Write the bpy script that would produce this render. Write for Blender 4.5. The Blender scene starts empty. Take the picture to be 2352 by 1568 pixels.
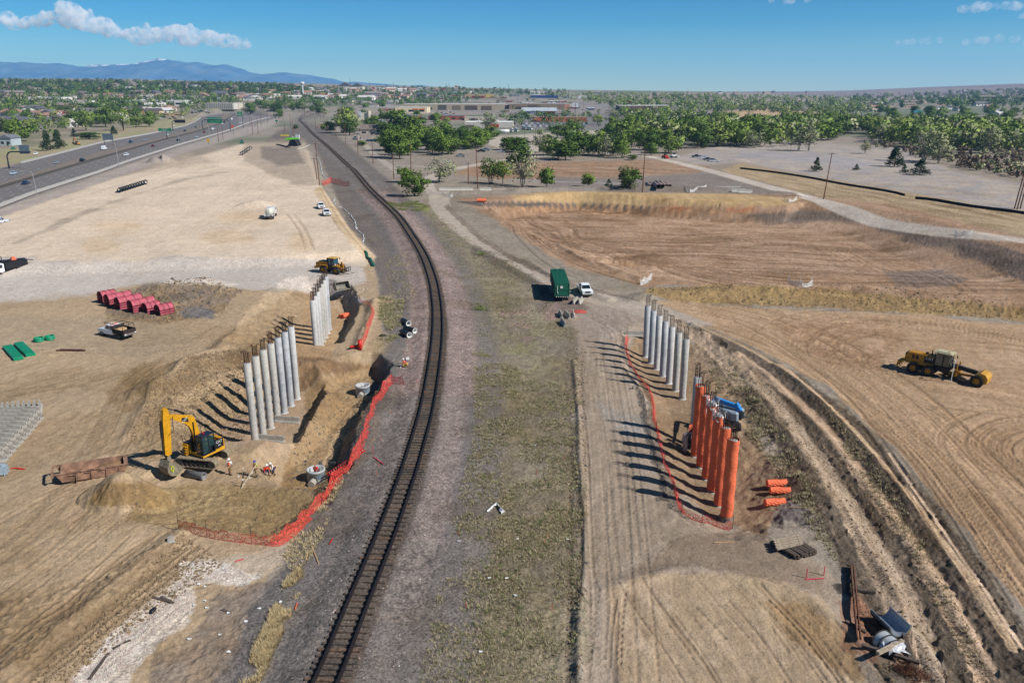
import bpy, math, random
import numpy as np
from mathutils import Vector, Matrix
R = math.radians
sc = bpy.context.scene
COL = sc.collection

# ---------------- camera, sky, sun, exposure ----------------
H, PIT, F = 36.0, R(17.4), 1828.0          # height (m), downward tilt, focal length in photo units (photo 2352 wide)
CP, SP = math.cos(PIT), math.sin(PIT)
cam_d = bpy.data.cameras.new('camera'); cam = bpy.data.objects.new('camera', cam_d); COL.objects.link(cam)
cam.location = (0, 0, H); cam.rotation_euler = (R(90) - PIT, 0, 0)
cam_d.sensor_width = 36; cam_d.lens = F / 2352 * 36; cam_d.clip_start = 0.5; cam_d.clip_end = 60000
sc.camera = cam
SUN_EL, SUN_DIR = R(40.5), Vector((math.cos(R(24.5)), -math.sin(R(24.5)), 0))   # direction towards the sun
world = bpy.data.worlds.new('World'); sc.world = world; world.use_nodes = True
wn = world.node_tree; bg = wn.nodes['Background']
sky = wn.nodes.new('ShaderNodeTexSky'); sky.sky_type = 'NISHITA'; sky.sun_disc = False
sky.sun_elevation = SUN_EL; sky.sun_rotation = math.atan2(SUN_DIR.x, SUN_DIR.y)
sky.altitude = 1500; sky.air_density = 1.0; sky.dust_density = 0.0; sky.ozone_density = 1.0
tint = wn.nodes.new('ShaderNodeMix'); tint.data_type = 'RGBA'; tint.blend_type = 'MULTIPLY'; tint.inputs[0].default_value = 1; tint.inputs[7].default_value = (1, 1, 1, 1)
tcw = wn.nodes.new('ShaderNodeTexCoord'); sx_ = wn.nodes.new('ShaderNodeSeparateXYZ'); wn.links.new(tcw.outputs['Generated'], sx_.inputs[0])
rw = wn.nodes.new('ShaderNodeValToRGB'); wn.links.new(sx_.outputs['Z'], rw.inputs[0]); re_ = rw.color_ramp.elements
re_[0].position = 0.0; re_[0].color = (.80, 1.03, 1.0, 1); re_[1].position = .35; re_[1].color = (.36, .62, .80, 1)
for ps, c_ in ((.03, (.58, .93, 1.04, 1)), (.075, (.22, .72, 1.04, 1)), (.12, (.13, .60, 1.02, 1))): e_ = re_.new(ps); e_.color = c_
wn.links.new(rw.outputs[0], tint.inputs[7])
wn.links.new(sky.outputs[0], tint.inputs[6]); wn.links.new(tint.outputs[2], bg.inputs[0]); bg.inputs[1].default_value = 0.068
sun_d = bpy.data.lights.new('sun', 'SUN'); sun = bpy.data.objects.new('sun', sun_d); COL.objects.link(sun)
sun_d.energy = 5.0; sun_d.angle = R(0.53); sun_d.color = (1.0, 0.965, 0.92)
sdir = Vector((SUN_DIR.x * math.cos(SUN_EL), SUN_DIR.y * math.cos(SUN_EL), math.sin(SUN_EL)))
sun.rotation_euler = sdir.to_track_quat('Z', 'Y').to_euler(); sun.location = (60, -30, 80)
sc.view_settings.view_transform = 'Standard'; sc.view_settings.look = 'None'
sc.view_settings.exposure = 0.36; sc.view_settings.gamma = 1.0
sc.cycles.max_bounces = 10; sc.cycles.diffuse_bounces = 2; sc.cycles.glossy_bounces = 2
sc.cycles.transmission_bounces = 4; sc.cycles.transparent_max_bounces = 12; sc.cycles.volume_bounces = 6
sc.cycles.use_denoising = True

# ---------------- mapping between photo units and the site ----------------
def P(u, v, z=0.0):
    a, b = (u - 1176) / F, (v - 784) / F
    dn = SP + b * CP
    return ((H - z) * a / dn, (H - z) * (CP - b * SP) / dn)
def mpp(v, z=0.0):                           # metres per photo unit at that ground row
    return (H - z) / (SP + (v - 784) / F * CP) / F
def proj(x, y, z):
    dep = y * CP + (H - z) * SP
    up = y * SP + (z - H) * CP
    return 1176 + F * x / dep, 784 - F * up / dep

# ---------------- noise ----------------
def vn(x, y, s=0):
    xi = np.floor(x).astype(np.int64); yi = np.floor(y).astype(np.int64)
    fx = x - xi; fy = y - yi
    fx = fx * fx * (3 - 2 * fx); fy = fy * fy * (3 - 2 * fy)
    def h(i, j):
        n = (i * 374761393 + j * 668265263 + s * 974711) & 0x7fffffff
        n = ((n ^ (n >> 13)) * 1274126177) & 0x7fffffff
        return ((n ^ (n >> 16)) & 0xffff) / 65535.0
    return (h(xi, yi) * (1 - fx) + h(xi + 1, yi) * fx) * (1 - fy) + (h(xi, yi + 1) * (1 - fx) + h(xi + 1, yi + 1) * fx) * fy
def fbm(x, y, sc_, o=4, s=0, g=0.5):
    t = 0; a = 1; n = 0
    for k in range(o):
        t = t + a * vn(x / sc_ * 2 ** k + 17.3 * k, y / sc_ * 2 ** k - 9.1 * k, s + k); n += a; a *= g
    return t / n
def sst(e0, e1, x):
    t = np.clip((x - e0) / (e1 - e0), 0, 1); return t * t * (3 - 2 * t)
def segdist(x, y, ax, ay, bx, by):
    dx, dy = bx - ax, by - ay; L = dx * dx + dy * dy + 1e-12
    t = np.clip(((x - ax) * dx + (y - ay) * dy) / L, 0, 1)
    return x - (ax + t * dx), y - (ay + t * dy), t
def polydist(x, y, pts):                     # signed distance (negative inside) + vector from nearest edge point
    best = np.full(x.shape, 1e18); vx = np.zeros(x.shape); ins = np.zeros(x.shape, bool)
    n = len(pts)
    for i in range(n):
        ax, ay = pts[i]; bx, by = pts[(i + 1) % n]
        ex, ey, _ = segdist(x, y, ax, ay, bx, by); d = ex * ex + ey * ey
        m = d < best; best = np.where(m, d, best); vx = np.where(m, ex, vx)
        c = ((ay > y) != (by > y)) & (x < (bx - ax) * (y - ay) / (by - ay + 1e-12) + ax); ins ^= c
    d = np.sqrt(best)
    return np.where(ins, -d, d), vx
def linedist(x, y, pts):
    best = np.full(x.shape, 1e18)
    for (ax, ay), (bx, by) in zip(pts[:-1], pts[1:]):
        ex, ey, _ = segdist(x, y, ax, ay, bx, by); best = np.minimum(best, ex * ex + ey * ey)
    return np.sqrt(best)
def W(pts, z=0.0): return [P(u, v, z) for u, v in pts]
def smooth_path(pts, n=8):                   # Catmull-Rom
    o = []; p = [pts[0]] + list(pts) + [pts[-1]]
    for i in range(1, len(p) - 2):
        for k in range(n):
            t = k / n; q = []
            for c in range(len(pts[0])):
                a, b, cc, d = p[i - 1][c], p[i][c], p[i + 1][c], p[i + 2][c]
                q.append(0.5 * (2 * b + (cc - a) * t + (2 * a - 5 * b + 4 * cc - d) * t * t + (3 * b - a - 3 * cc + d) * t ** 3))
            o.append(tuple(q))
    o.append(tuple(pts[-1])); return o

TRACK = smooth_path(W([(700, 1690), (759.5, 1568), (816, 1425), (872, 1286), (912, 1180), (950, 1066), (984, 938), (1003, 808), (1006, 738), (1002, 690), (993, 645), (973, 592), (942, 541), (913, 500), (871, 459), (846, 434), (802, 383), (743, 328), (720, 309), (704, 292), (692, 281), (689, 276), (694, 271), (712, 265), (740, 261)]), 10)

# ---------------- the land ----------------
PADTOP = W([(-900, 900), (0, 530), (150, 478), (300, 425), (450, 372), (560, 335), (690, 335), (722, 430), (770, 520), (812, 590), (700, 600), (-700, 650)])
PITS = [  # outline in photo units at floor depth, depth, slope on the west, slope on the east
    ([(555, 1040), (665, 1036), (705, 965), (735, 905), (690, 898), (640, 900), (575, 930), (525, 962), (505, 985), (520, 1012)], -3.0, 0.50, 1.15),
    ([(812, 925), (850, 905), (838, 950), (790, 1010), (770, 1085), (768, 1130), (735, 1150), (680, 1140), (640, 1112), (655, 1085), (712, 1050), (765, 985)], -2.8, 0.9, 1.5),
    ([(790, 880), (850, 862), (875, 885), (850, 925), (800, 930), (760, 905)], -2.8, 0.8, 1.6),
    ([(640, 818), (760, 820), (782, 790), (800, 735), (785, 692), (730, 676), (690, 715), (655, 765)], -3.0, 0.45, 1.3),
    ([(1662, 1212), (1705, 1190), (1650, 1010), (1600, 900), (1580, 800), (1500, 775), (1462, 790), (1480, 850), (1530, 925), (1572, 1040), (1602, 1130), (1640, 1195)], -1.2, 0.36, 0.22),
    ([(430, 1095), (500, 1085), (640, 1078), (690, 1110), (730, 1160), (620, 1225), (430, 1200), (360, 1170), (350, 1130)], -0.9, 0.3, 0.5),
]
PITW = [(W(p, z), z, a, b) for p, z, a, b in PITS]
BASIN = W([(1150, 500), (1330, 478), (1640, 505), (1800, 514), (1930, 535), (2060, 585), (2200, 628), (2352, 672), (2700, 745), (2700, 760), (2352, 700), (1900, 660), (1480, 640), (1330, 600), (1210, 545)], -5.0)
MOUNDS = [  # photo centre, radii across/away in metres, height
    (292, 1138, 4.4, 3.4, 2.9), (390, 668, 8.5, 5.0, 2.3), (430, 690, 7, 4, 1.5), (470, 655, 6, 4, 1.6), (500, 672, 5, 3, 1.2),
    (372, 372, 8.5, 8, 5.0), (590, 484, 7.0, 7, 2.0), (575, 290, 12, 10, 4), (640, 265, 22, 14, 6), (480, 490, 3, 3, 0.3),
    (1690, 372, 11, 5, 2.6), (1630, 900, 2, 2, 0.2), (1460, 405, 6, 3, 1.2), (470, 838, 5, 4, 1.2), (1835, 1110, 2.6, 2.2, 0.9),
    (1815, 1180, 2.4, 1.8, 0.7), (1060, 520, 2, 2, 0.1), (660, 297, 9, 8, 2), (350, 893, 3, 5, 0.9), (940, 455, 10, 6, 0.6), (1105, 1190, 2, 2, 0.1),
]
RIDGES = [  # polyline, height, half width (m)
    ([(1480, 690), (1700, 672), (1950, 668), (2352, 712), (2800, 800)], 1.3, 3.5),
    ([(1470, 640), (1330, 590), (1240, 535), (1170, 485), (1120, 462)], 0.45, 0.9),
    ([(1400, 690), (1300, 655), (1210, 600), (1130, 580)], 0.5, 1.0),
    ([(1318, 830), (1330, 950), (1332, 1060), (1345, 1200), (1345, 1300), (1330, 1420), (1330, 1600)], 0.30, 0.35),
    ([(1600, 765), (1720, 880), (1830, 1010), (1950, 1180), (2060, 1360), (2160, 1560), (2200, 1650)], 0.40, 0.8),
    ([(1590, 745), (1760, 860), (1900, 1000), (2040, 1180), (2170, 1370), (2290, 1560), (2340, 1650)], 0.35, 0.6),
    ([(1790, 840), (1960, 1000), (2110, 1180), (2260, 1390), (2370, 1560)], 0.45, 1.0),
    ([(1640, 790), (1700, 860), (1760, 960), (1850, 1100), (1900, 1200)], 0.7, 1.6),
    ([(300, 1000), (350, 905), (440, 822), (520, 800)], 0.5, 0.9), ([(700, 900), (735, 860), (790, 850)], 0.8, 1.3),
    ([(860, 690), (845, 740), (820, 800)], 0.5, 0.8), ([(590, 720), (560, 760), (500, 800)], 0.6, 1.2),
    ([(420, 1225), (330, 1290), (200, 1400), (60, 1500), (-80, 1640)], 0.5, 0.9), ([(480, 1210), (380, 1180), (340, 1160)], 0.3, 0.7),
    ([(1400, 1350), (1550, 1310), (1700, 1325), (1850, 1370), (1960, 1460), (2060, 1600)], 0.25, 0.8),
    ([(1190, 441), (1300, 437), (1450, 435), (1700, 440), (1830, 452)], 1.5, 3.0),
    ([(1060, 445), (1110, 443), (1170, 440)], 0.8, 1.5),
]
RIDGEW = [(W(p), h, w) for p, h, w in RIDGES]
VH = [(-800, 178), (0, 186), (300, 187), (600, 193), (800, 197), (1000, 202), (1200, 206), (1400, 209), (1600, 211), (1800, 211), (1950, 209), (2150, 202), (2352, 195), (2600, 190), (3200, 188)]
def height(x, y):
    """Ground height (m) at arrays x, y."""
    z = np.zeros(x.shape)
    # pad fill
    m = (y > 90) & (y < 520) & (x < 5)
    if m.any():
        d, _ = polydist(x[m], y[m], PADTOP); z[m] = np.maximum(0, 1.6 * sst(0, 1, 1 - np.maximum(d, 0) / 6.0))
    # basin
    m = (y > 95) & (y < 330) & (x > -10)
    if m.any():
        d, vx = polydist(x[m], y[m], BASIN); yy = y[m]
        fl = -1.2 - 4.3 * sst(130, 200, yy)
        back = yy > 175
        dd = np.maximum(d, 0)
        prof = np.where(back, np.where(dd < 2.6, dd * 1.15, np.where(dd < 4.6, 3.0 + (dd - 2.6) * 0.05, 3.1 + (dd - 4.6) * 0.95)), dd * 0.35); e = np.clip(vx / (dd + 1e-6) * 2 - .2, 0, 1) * sst(55, 100, x[m]); prof = prof * (1 - e) + dd * .24 * e
        z[m] = np.minimum(z[m], fl + prof)
    for pts, h, w in RIDGEW:
        xs = [p[0] for p in pts]; ys = [p[1] for p in pts]; q = w * 3
        m = (x > min(xs) - q) & (x < max(xs) + q) & (y > min(ys) - q) & (y < max(ys) + q)
        if m.any():
            d = linedist(x[m], y[m], pts)
            z[m] += h * np.exp(-(d / w) ** 2) * (1 if h == 1.5 else 0.6 + 0.8 * fbm(x[m], y[m], 3.0, 2, 5))
    m = (y < 400) & (np.abs(x) < 90)
    if m.any():
        d = linedist(x[m], y[m], TRACK[:190]); z[m] += 0.35 * sst(4.2, 1.7, d) + 0.25 * sst(9, 4, d)
    for pts, zf, sl, sr in PITW:
        xs = [p[0] for p in pts]; ys = [p[1] for p in pts]; q = 14
        m = (x > min(xs) - q) & (x < max(xs) + q) & (y > min(ys) - q) & (y < max(ys) + q)
        if m.any():
            d, vx = polydist(x[m], y[m], pts); dd = np.maximum(d, 0)
            s = sl + (sr - sl) * np.clip(0.5 + 0.5 * vx / (dd + 1e-6), 0, 1)
            wob = 1 + 0.5 * (fbm(x[m], y[m], 2.5, 3, 9) - 0.5)
            z[m] = np.minimum(z[m], zf + dd * s * wob + .35 * np.clip(dd, 0, 1) * (np.abs(fbm(x[m], y[m], 1.6, 3, 15) - .5) * 2 - .25))
    for u, v, rx, ry, h in MOUNDS:
        cx, cy = P(u, v); m = (np.abs(x - cx) < rx * 2) & (np.abs(y - cy) < ry * 2)
        if m.any():
            xx, yy = x[m], y[m]
            wob = 0.30 * (fbm(xx, yy, max(rx, 2) * 0.5, 4, 31) - 0.5)
            r = np.sqrt(((xx - cx) / rx) ** 2 + ((yy - cy) / ry) ** 2) + wob
            z[m] += h * np.clip(1 - r, 0, 1) ** 0.9
    m = y > 850                                # the far country rises to its skyline
    if m.any():
        xx, yy = x[m], y[m]; u = 1176 + F * xx / (yy * CP + H * SP)
        vh = np.interp(u, [a for a, b in VH], [b for a, b in VH])
        yc = 3600 + 2600 * sst(1500, 2100, u)
        e = (211 - vh) / F * 1.09; zc = H + e * yc
        z[m] += sst(0, 1, (yy - 850) / (yc - 850)) * zc + 10 * sst(1500, 4000, yy) * (fbm(xx, yy, 700, 3, 77) - 0.5)
    return z
# grid that is fine near the camera and coarse far away
us = np.concatenate([np.arange(-900, -120, 12.0), np.arange(-120, 2472, 2.0), np.arange(2472, 3252, 12.0)])
vs = np.concatenate([np.arange(2400, 1620, -14.0), np.arange(1620, 700, -1.9), np.arange(700, 330, -1.3), np.arange(330, 250, -1.0), np.arange(250, 226, -0.8), np.arange(226, 215.4, -0.35)])
GU, GV = np.meshgrid(us, vs)
_dn = SP + (GV - 784) / F * CP
GX = H * (GU - 1176) / F / _dn; GY = H * (CP - (GV - 784) / F * SP) / _dn
GZ = height(GX, GY)
PU, PV = proj(GX, GY, GZ)                     # where each ground point is seen, used to look up what lies there
NR, NC = GX.shape
def lin(c): 
    c = np.array(c, float) / 255.0
    return np.where(c <= 0.04045, c / 12.92, ((c + 0.055) / 1.055) ** 2.4)
KALB = 0.87                                   # photo tone of sunlit flat ground -> base colour
N1 = fbm(GX, GY, 5.0, 5, 1); N2 = fbm(GX, GY, 1.2, 4, 11); N3 = fbm(GX, GY, 26.0, 4, 21); N0 = fbm(GX, GY, 0.35, 3, 41); N4 = fbm(GX, GY, 120.0, 4, 51)
COLR = np.zeros((NR, NC, 3)); ROUGH = np.full((NR, NC), 0.3); GRAIN = np.full((NR, NC), 0.4)
COLR[:] = lin((143, 133, 118))
def paint(pts, c, soft=4, amt=1.0, jit=1.0, c2=None, rough=None, grain=None, ns=None):
    us_, vs_ = [p[0] for p in pts], [p[1] for p in pts]; q = soft * 2 + 25 * jit
    rows = np.where((vs < max(vs_) + q + 40) & (vs > min(vs_) - q - 40))[0]; cols = np.where((us > min(us_) - q - 40) & (us < max(us_) + q + 40))[0]
    if len(rows) == 0 or len(cols) == 0: return
    s = np.s_[rows[0]:rows[-1] + 1, cols[0]:cols[-1] + 1]
    pu, pv = PU[s], PV[s]
    d, _ = polydist(pu, pv, pts)
    sz = np.clip((pv - 200) / 800, 0.06, 1.2)
    d = d + jit * sz * (44 * (N1[s] - 0.5) + 14 * (N0[s] - 0.5))
    w = sst(soft, -soft, d) * amt
    cc = lin(c)[None, None]
    if c2 is not None:
        t = sst(0.35, 0.65, (N2[s] * 0.5 + N1[s] * 0.5) if ns is None else ns[s])[..., None]
        cc = cc * (1 - t) + lin(c2)[None, None] * t
    COLR[s] = COLR[s] * (1 - w[..., None]) + cc * w[..., None]
    if rough is not None: ROUGH[s] = ROUGH[s] * (1 - w) + rough * w
    if grain is not None: GRAIN[s] = GRAIN[s] * (1 - w) + grain * w
def stroke(wp, width, M, amt=1.0, tread=0.0):  # world polyline into a mask
    acc = 0.0
    for (ax, ay), (bx, by) in zip(wp[:-1], wp[1:]):
        L = math.hypot(bx - ax, by - ay)
        cu, cv = zip(*[proj(px, py, 0) for px, py in ((ax - width, ay - width), (ax + width, ay + width), (bx - width, by - width), (bx + width, by + width)) if py > 5] or [(9e9, 9e9)])
        r = np.where((vs < max(cv) + 3) & (vs > min(cv) - 3))[0]; c = np.where((us > min(cu) - 3) & (us < max(cu) + 3))[0]
        if len(r) and len(c) and len(r) * len(c) < 400000:
            s = np.s_[r[0]:r[-1] + 1, c[0]:c[-1] + 1]
            ex, ey, t = segdist(GX[s], GY[s], ax, ay, bx, by); d = np.sqrt(ex * ex + ey * ey)
            w = amt * np.clip(1.4 - 1.4 * d / width, 0, 1)
            if tread: w = w * (1 - tread + tread * (np.sin((acc + t * L) * 9.0) > 0))
            M[s] = np.maximum(M[s], w)
        acc += L
def offs(wp, o):
    q = []
    for i, p in enumerate(wp):
        a = wp[max(0, i - 1)]; b = wp[min(len(wp) - 1, i + 1)]; dx, dy = b[0] - a[0], b[1] - a[1]; l = math.hypot(dx, dy) + 1e-9
        q.append((p[0] - dy / l * o, p[1] + dx / l * o))
    return q
def blob(cx, cy, rx, ry, n=14, ph=0.0, w=0.18):
    return [(cx + rx * math.cos(a) * (1 + w * math.sin(3 * a + ph)), cy + ry * math.sin(a) * (1 + w * math.cos(2 * a + ph * 2))) for a in [2 * math.pi * k / n for k in range(n)]]

# ----- far country -----
paint([(-900, 330), (-900, 205), (3200, 205), (3200, 330), (2352, 330)], (146, 136, 124), 8, 1, 1, (112, 118, 96), ns=N4)
paint([(1700, 214), (1700, 180), (3200, 160), (3200, 232), (2352, 218), (1900, 222)], (128, 116, 118), 3, 1, 0.3, (142, 130, 122), ns=N4)
paint([(-900, 200), (800, 202), (800, 214), (-900, 214)], (120, 112, 116), 3, 0.7, 0.5)
paint([(1330, 216), (1700, 214), (1960, 226), (1700, 240), (1500, 236)], (152, 138, 124), 3, 1, .5)
paint([(-900, 330), (0, 335), (130, 345), (330, 305), (520, 250), (700, 245), (700, 210), (-900, 200)], (124, 122, 96), 6, 1, 1, (146, 134, 118), ns=N3)
paint([(-900, 420), (0, 388), (107, 360), (242, 326), (349, 307), (430, 288), (462, 268), (380, 275), (250, 300), (60, 340), (-900, 370)], (158, 143, 116), 4, 1, .6, (148, 146, 108), ns=N3)
paint([(1640, 258), (1760, 248), (1900, 262), (1990, 275), (1850, 282), (1700, 272)], (184, 158, 124), 3, 1, .6)
paint([(700, 290), (860, 290), (860, 300), (1150, 310), (1560, 330), (1560, 355), (1250, 350), (1000, 350), (900, 410), (790, 370)], (152, 142, 127), 4, 1, 1, (132, 124, 112), ns=N1)
# industrial yard and roads in the town
paint([(1080, 318), (1330, 300), (1420, 300), (1380, 345), (1300, 350), (1160, 345)], (178, 168, 152), 3, 1, .4)
paint([(1180, 262), (1500, 255), (1640, 262), (1600, 285), (1320, 300), (1180, 295)], (122, 118, 115), 3, .9, .4)
paint([(1000, 235), (1700, 238), (1740, 250), (1500, 262), (1000, 258)], (136, 130, 124), 3, .8, .6)
# ----- middle distance right -----
paint([(1540, 365), (1660, 330), (1830, 325), (2060, 340), (2200, 395), (2352, 425), (2700, 470), (2900, 600), (2352, 492), (2100, 445), (1900, 412), (1700, 372), (1600, 380)], (158, 151, 145), 5, 1, .8, (164, 153, 138), ns=N1)
paint([(1700, 345), (1830, 350), (1930, 355), (2040, 378), (1960, 386), (1820, 372), (1700, 362)], (152, 149, 150), 6, .6, 1)
paint([(1650, 392), (1700, 375), (1900, 412), (2100, 445), (2352, 492), (2900, 610), (2900, 700), (2352, 545), (2100, 495), (1900, 458), (1750, 420)], (172, 151, 118), 4, 1, .5, (152, 134, 106), rough=.4)
paint([(1100, 372), (1250, 372), (1540, 368), (1640, 385), (1600, 400), (1330, 412), (1150, 412), (1040, 400)], (158, 128, 100), 4, 1, .6, (140, 118, 96), rough=.4)
paint([(1250, 405), (1420, 410), (1640, 395), (1790, 430), (1800, 450), (1400, 440), (1250, 432)], (138, 128, 118), 5, 1, 1, (122, 114, 106), rough=.4)
# ----- basin -----
paint([(1050, 455), (1300, 442), (1850, 448), (2050, 470), (2352, 545), (2900, 640), (2900, 900), (2352, 720), (1900, 668), (1480, 655), (1300, 610), (1160, 520)], (172, 144, 117), 5, 1, .7, (146, 119, 94), rough=.45)
paint([(1170, 448), (1300, 440), (1700, 446), (1840, 458), (1790, 474), (1500, 472), (1200, 462)], (192, 164, 120), 1, 1, .03, (168, 142, 100), rough=.15, ns=.3 + .4 * fbm(GX, GY * .03, 1.6, 3, 71))
paint([(1040, 462), (1200, 464), (1500, 474), (1500, 478), (1250, 474), (1100, 474)], (92, 86, 80), 1, .95, .04, rough=.05)
paint([(1130, 474), (1330, 476), (1600, 476), (1740, 478), (1720, 492), (1560, 498), (1380, 494), (1200, 482)], (132, 106, 80), 1.2, 1, .1, (168, 134, 100), rough=.15)
paint([(1500, 478), (1560, 476), (1600, 480), (1540, 483)], (170, 104, 70), 3, .7, .6); paint([(1660, 480), (1730, 478), (1740, 484), (1680, 486)], (170, 104, 70), 3, .7, .6)
paint([(1850, 480), (1960, 495), (2150, 525), (2352, 580), (2600, 640), (2600, 700), (2352, 650), (2250, 600), (2100, 560), (1980, 515), (1760, 510), (1700, 495), (1780, 488)], (112, 99, 88), 6, .9, 1, (96, 87, 80), rough=.9)
paint([(2030, 625), (2150, 622), (2220, 640), (2180, 660), (2060, 652)], (104, 100, 98), 5, .6, 1)
paint([(2200, 560), (2352, 600), (2700, 680), (2700, 720), (2352, 625), (2190, 590)], (92, 82, 72), 5, .8, .6, rough=.9)
paint(blob(1900, 520, 60, 16), (180, 152, 124), 5, .6, 1); paint(blob(2080, 580, 120, 20), (158, 132, 108), 8, .6, 1)
# berm in front of the basin
paint([(1500, 662), (1640, 652), (1900, 662), (2352, 706), (2800, 790), (2800, 880), (2352, 740), (2100, 720), (1800, 706), (1560, 694), (1470, 672)], (158, 134, 92), 3, 1, .5, (134, 112, 78), rough=1.0)
# graded area far right
paint([(1500, 690), (1560, 696), (1800, 708), (2100, 722), (2352, 745), (2900, 860), (2900, 2400), (2700, 1650), (2352, 1400), (2230, 1230), (2050, 1020), (1890, 880), (1700, 780), (1600, 735)], (178, 151, 120), 4, 1, .5, (164, 138, 109), rough=.26)
paint([(1780, 740), (1900, 722), (2020, 735), (2080, 780), (2020, 840), (1900, 830), (1830, 790)], (146, 114, 84), 14, .6, 1, (170, 142, 114), rough=.4)
paint([(2180, 1000), (2300, 960), (2420, 980), (2500, 1100), (2380, 1120), (2240, 1070)], (150, 122, 92), 12, .5, 1)
# rough strips lower right
paint([(1590, 752), (1700, 790), (1880, 885), (2040, 1030), (2220, 1250), (2352, 1440), (2500, 1700), (2060, 1700), (2020, 1568), (1950, 1380), (1900, 1220), (1830, 1100), (1760, 1000), (1660, 870), (1600, 790)], (106, 94, 80), 6, 1, .6, (80, 72, 62), rough=.9, grain=.9)
STRIPS = [([(1610, 765), (1760, 900), (1860, 1030), (1960, 1180), (2060, 1370), (2140, 1580), (2170, 1700)], 1.3, (164, 144, 120)),
          ([(1700, 815), (1870, 955), (2000, 1120), (2130, 1300), (2240, 1500), (2300, 1640)], 0.85, (172, 148, 122)),
          ([(1740, 880), (1850, 1000), (1960, 1160), (2050, 1300), (2110, 1420), (2150, 1580)], 0.8, (158, 140, 118)),
          ([(1600, 745), (1740, 810), (1900, 930), (2080, 1130), (2200, 1300), (2330, 1500)], 0.4, (178, 154, 124)),
          ([(2045, 1040), (2120, 1150), (2230, 1310), (2352, 1500)], 0.25, (176, 154, 130)),
          ([(1555, 735), (1640, 800), (1700, 880)], 0.9, (168, 148, 124))]
# ----- middle dirt road right of the grass -----
paint([(1290, 700), (1330, 780), (1322, 900), (1330, 1040), (1345, 1200), (1340, 1360), (1335, 1800), (2100, 1800), (2030, 1568), (1960, 1420), (1900, 1290), (1720, 1220), (1640, 1205), (1560, 1140), (1520, 1040), (1495, 940), (1440, 800), (1460, 760), (1560, 760), (1600, 745), (1500, 690), (1400, 665)], (160, 145, 126), 5, 1, .6, (148, 134, 117), rough=.22)
paint([(1340, 700), (1480, 700), (1440, 770), (1380, 790), (1310, 760)], (152, 140, 128), 12, .7, 1)
paint([(1440, 800), (1470, 770), (1580, 780), (1640, 870), (1740, 1000), (1800, 1100), (1760, 1230), (1640, 1200), (1560, 1130), (1520, 1020)], (148, 126, 100), 5, 1, .6, (140, 118, 92), rough=.4)
paint([(1600, 780), (1660, 860), (1740, 970), (1700, 1010), (1640, 920), (1590, 830)], (168, 144, 116), 6, .8, .7)
paint([(1380, 930), (1440, 945), (1500, 985), (1440, 1000), (1380, 960)], (150, 148, 142), 10, .5, 1.5)
paint([(1400, 1355), (1480, 1318), (1640, 1308), (1800, 1330), (1900, 1375), (1960, 1470), (2040, 1800), (1440, 1800), (1415, 1450)], (178, 157, 130), 6, .9, .7, (160, 140, 112), rough=.2)
paint([(1730, 1370), (1850, 1372), (1930, 1430), (1980, 1560), (1880, 1500), (1780, 1440)], (140, 116, 84), 8, .7, 1, (160, 134, 100), rough=.4)
paint([(1560, 1230), (1700, 1225), (1900, 1300), (1890, 1370), (1760, 1320), (1580, 1305), (1440, 1320)], (132, 116, 98), 8, .8, 1)
paint([(1920, 1380), (1980, 1360), (2030, 1430), (2010, 1520), (1940, 1480)], (146, 104, 80), 8, .7, 1)
paint(blob(1780, 1100, 60, 50), (120, 100, 80), 10, .6, 1.5, (96, 84, 76), rough=1); paint(blob(1830, 1185, 45, 22), (110, 102, 100), 8, .8, 1, (84, 78, 76), rough=1)
# ----- grassy strip right of the railway -----
paint([(960, 470), (1010, 540), (1050, 620), (1075, 720), (1085, 850), (1090, 1000), (1050, 1180), (1030, 1300), (1000, 1450), (960, 1800), (1335, 1800), (1340, 1360), (1345, 1200), (1330, 1040), (1322, 900), (1330, 780), (1290, 700), (1330, 660), (1200, 600), (1110, 565), (1040, 510), (990, 450)], (144, 134, 112), 5, 1, 1.5, (120, 111, 96), rough=.5, grain=.9)
for c_, u_, v_, a_, b_ in [((144, 132, 104), 1150, 1010, 60, 160), ((144, 134, 106), 1130, 700, 50, 60), ((138, 128, 102), 1150, 1430, 110, 130), ((140, 128, 100), 1230, 1250, 80, 90),
                           ((152, 142, 112), 1010, 560, 28, 30), ((142, 132, 104), 1230, 900, 60, 90), ((134, 130, 96), 1190, 780, 60, 40), ((144, 132, 106), 1080, 1330, 30, 90)]:
    paint(blob(u_, v_, a_, b_, 16, u_ * .1, .3), c_, 16, .9, 2.2, (112, 103, 86), grain=1.0)
paint(blob(930, 474, 50, 11), (136, 142, 82), 3, .9, 1.2); paint(blob(1290, 690, 50, 40), (112, 98, 90), 10, .8, 1.5)
for u_, v_, a_, b_ in [(1180, 715, 30, 12), (1185, 745, 26, 12), (1190, 772, 30, 12), (1270, 720, 14, 14)]:
    paint(blob(u_, v_, a_, b_), (172, 144, 138), 6, .7, 2, (128, 104, 98), grain=1)
# dirt road curving from the trees to the trailer
paint([(985, 440), (1030, 440), (1035, 475), (1110, 545), (1210, 605), (1330, 655), (1480, 690), (1640, 745), (1540, 750), (1400, 705), (1270, 668), (1190, 620), (1080, 560), (1010, 505), (985, 465)], (176, 164, 148), 3, 1, .35, (166, 154, 138), rough=.12)
paint([(1030, 470), (1110, 545), (1210, 605), (1330, 655), (1470, 688), (1470, 694), (1330, 662), (1205, 612), (1100, 552), (1020, 475)], (110, 98, 84), 2, .7, .5, rough=.6)
paint([(1090, 562), (1190, 618), (1265, 660), (1250, 672), (1190, 640), (1080, 580)], (92, 84, 76), 4, .8, .8, rough=1)
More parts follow.
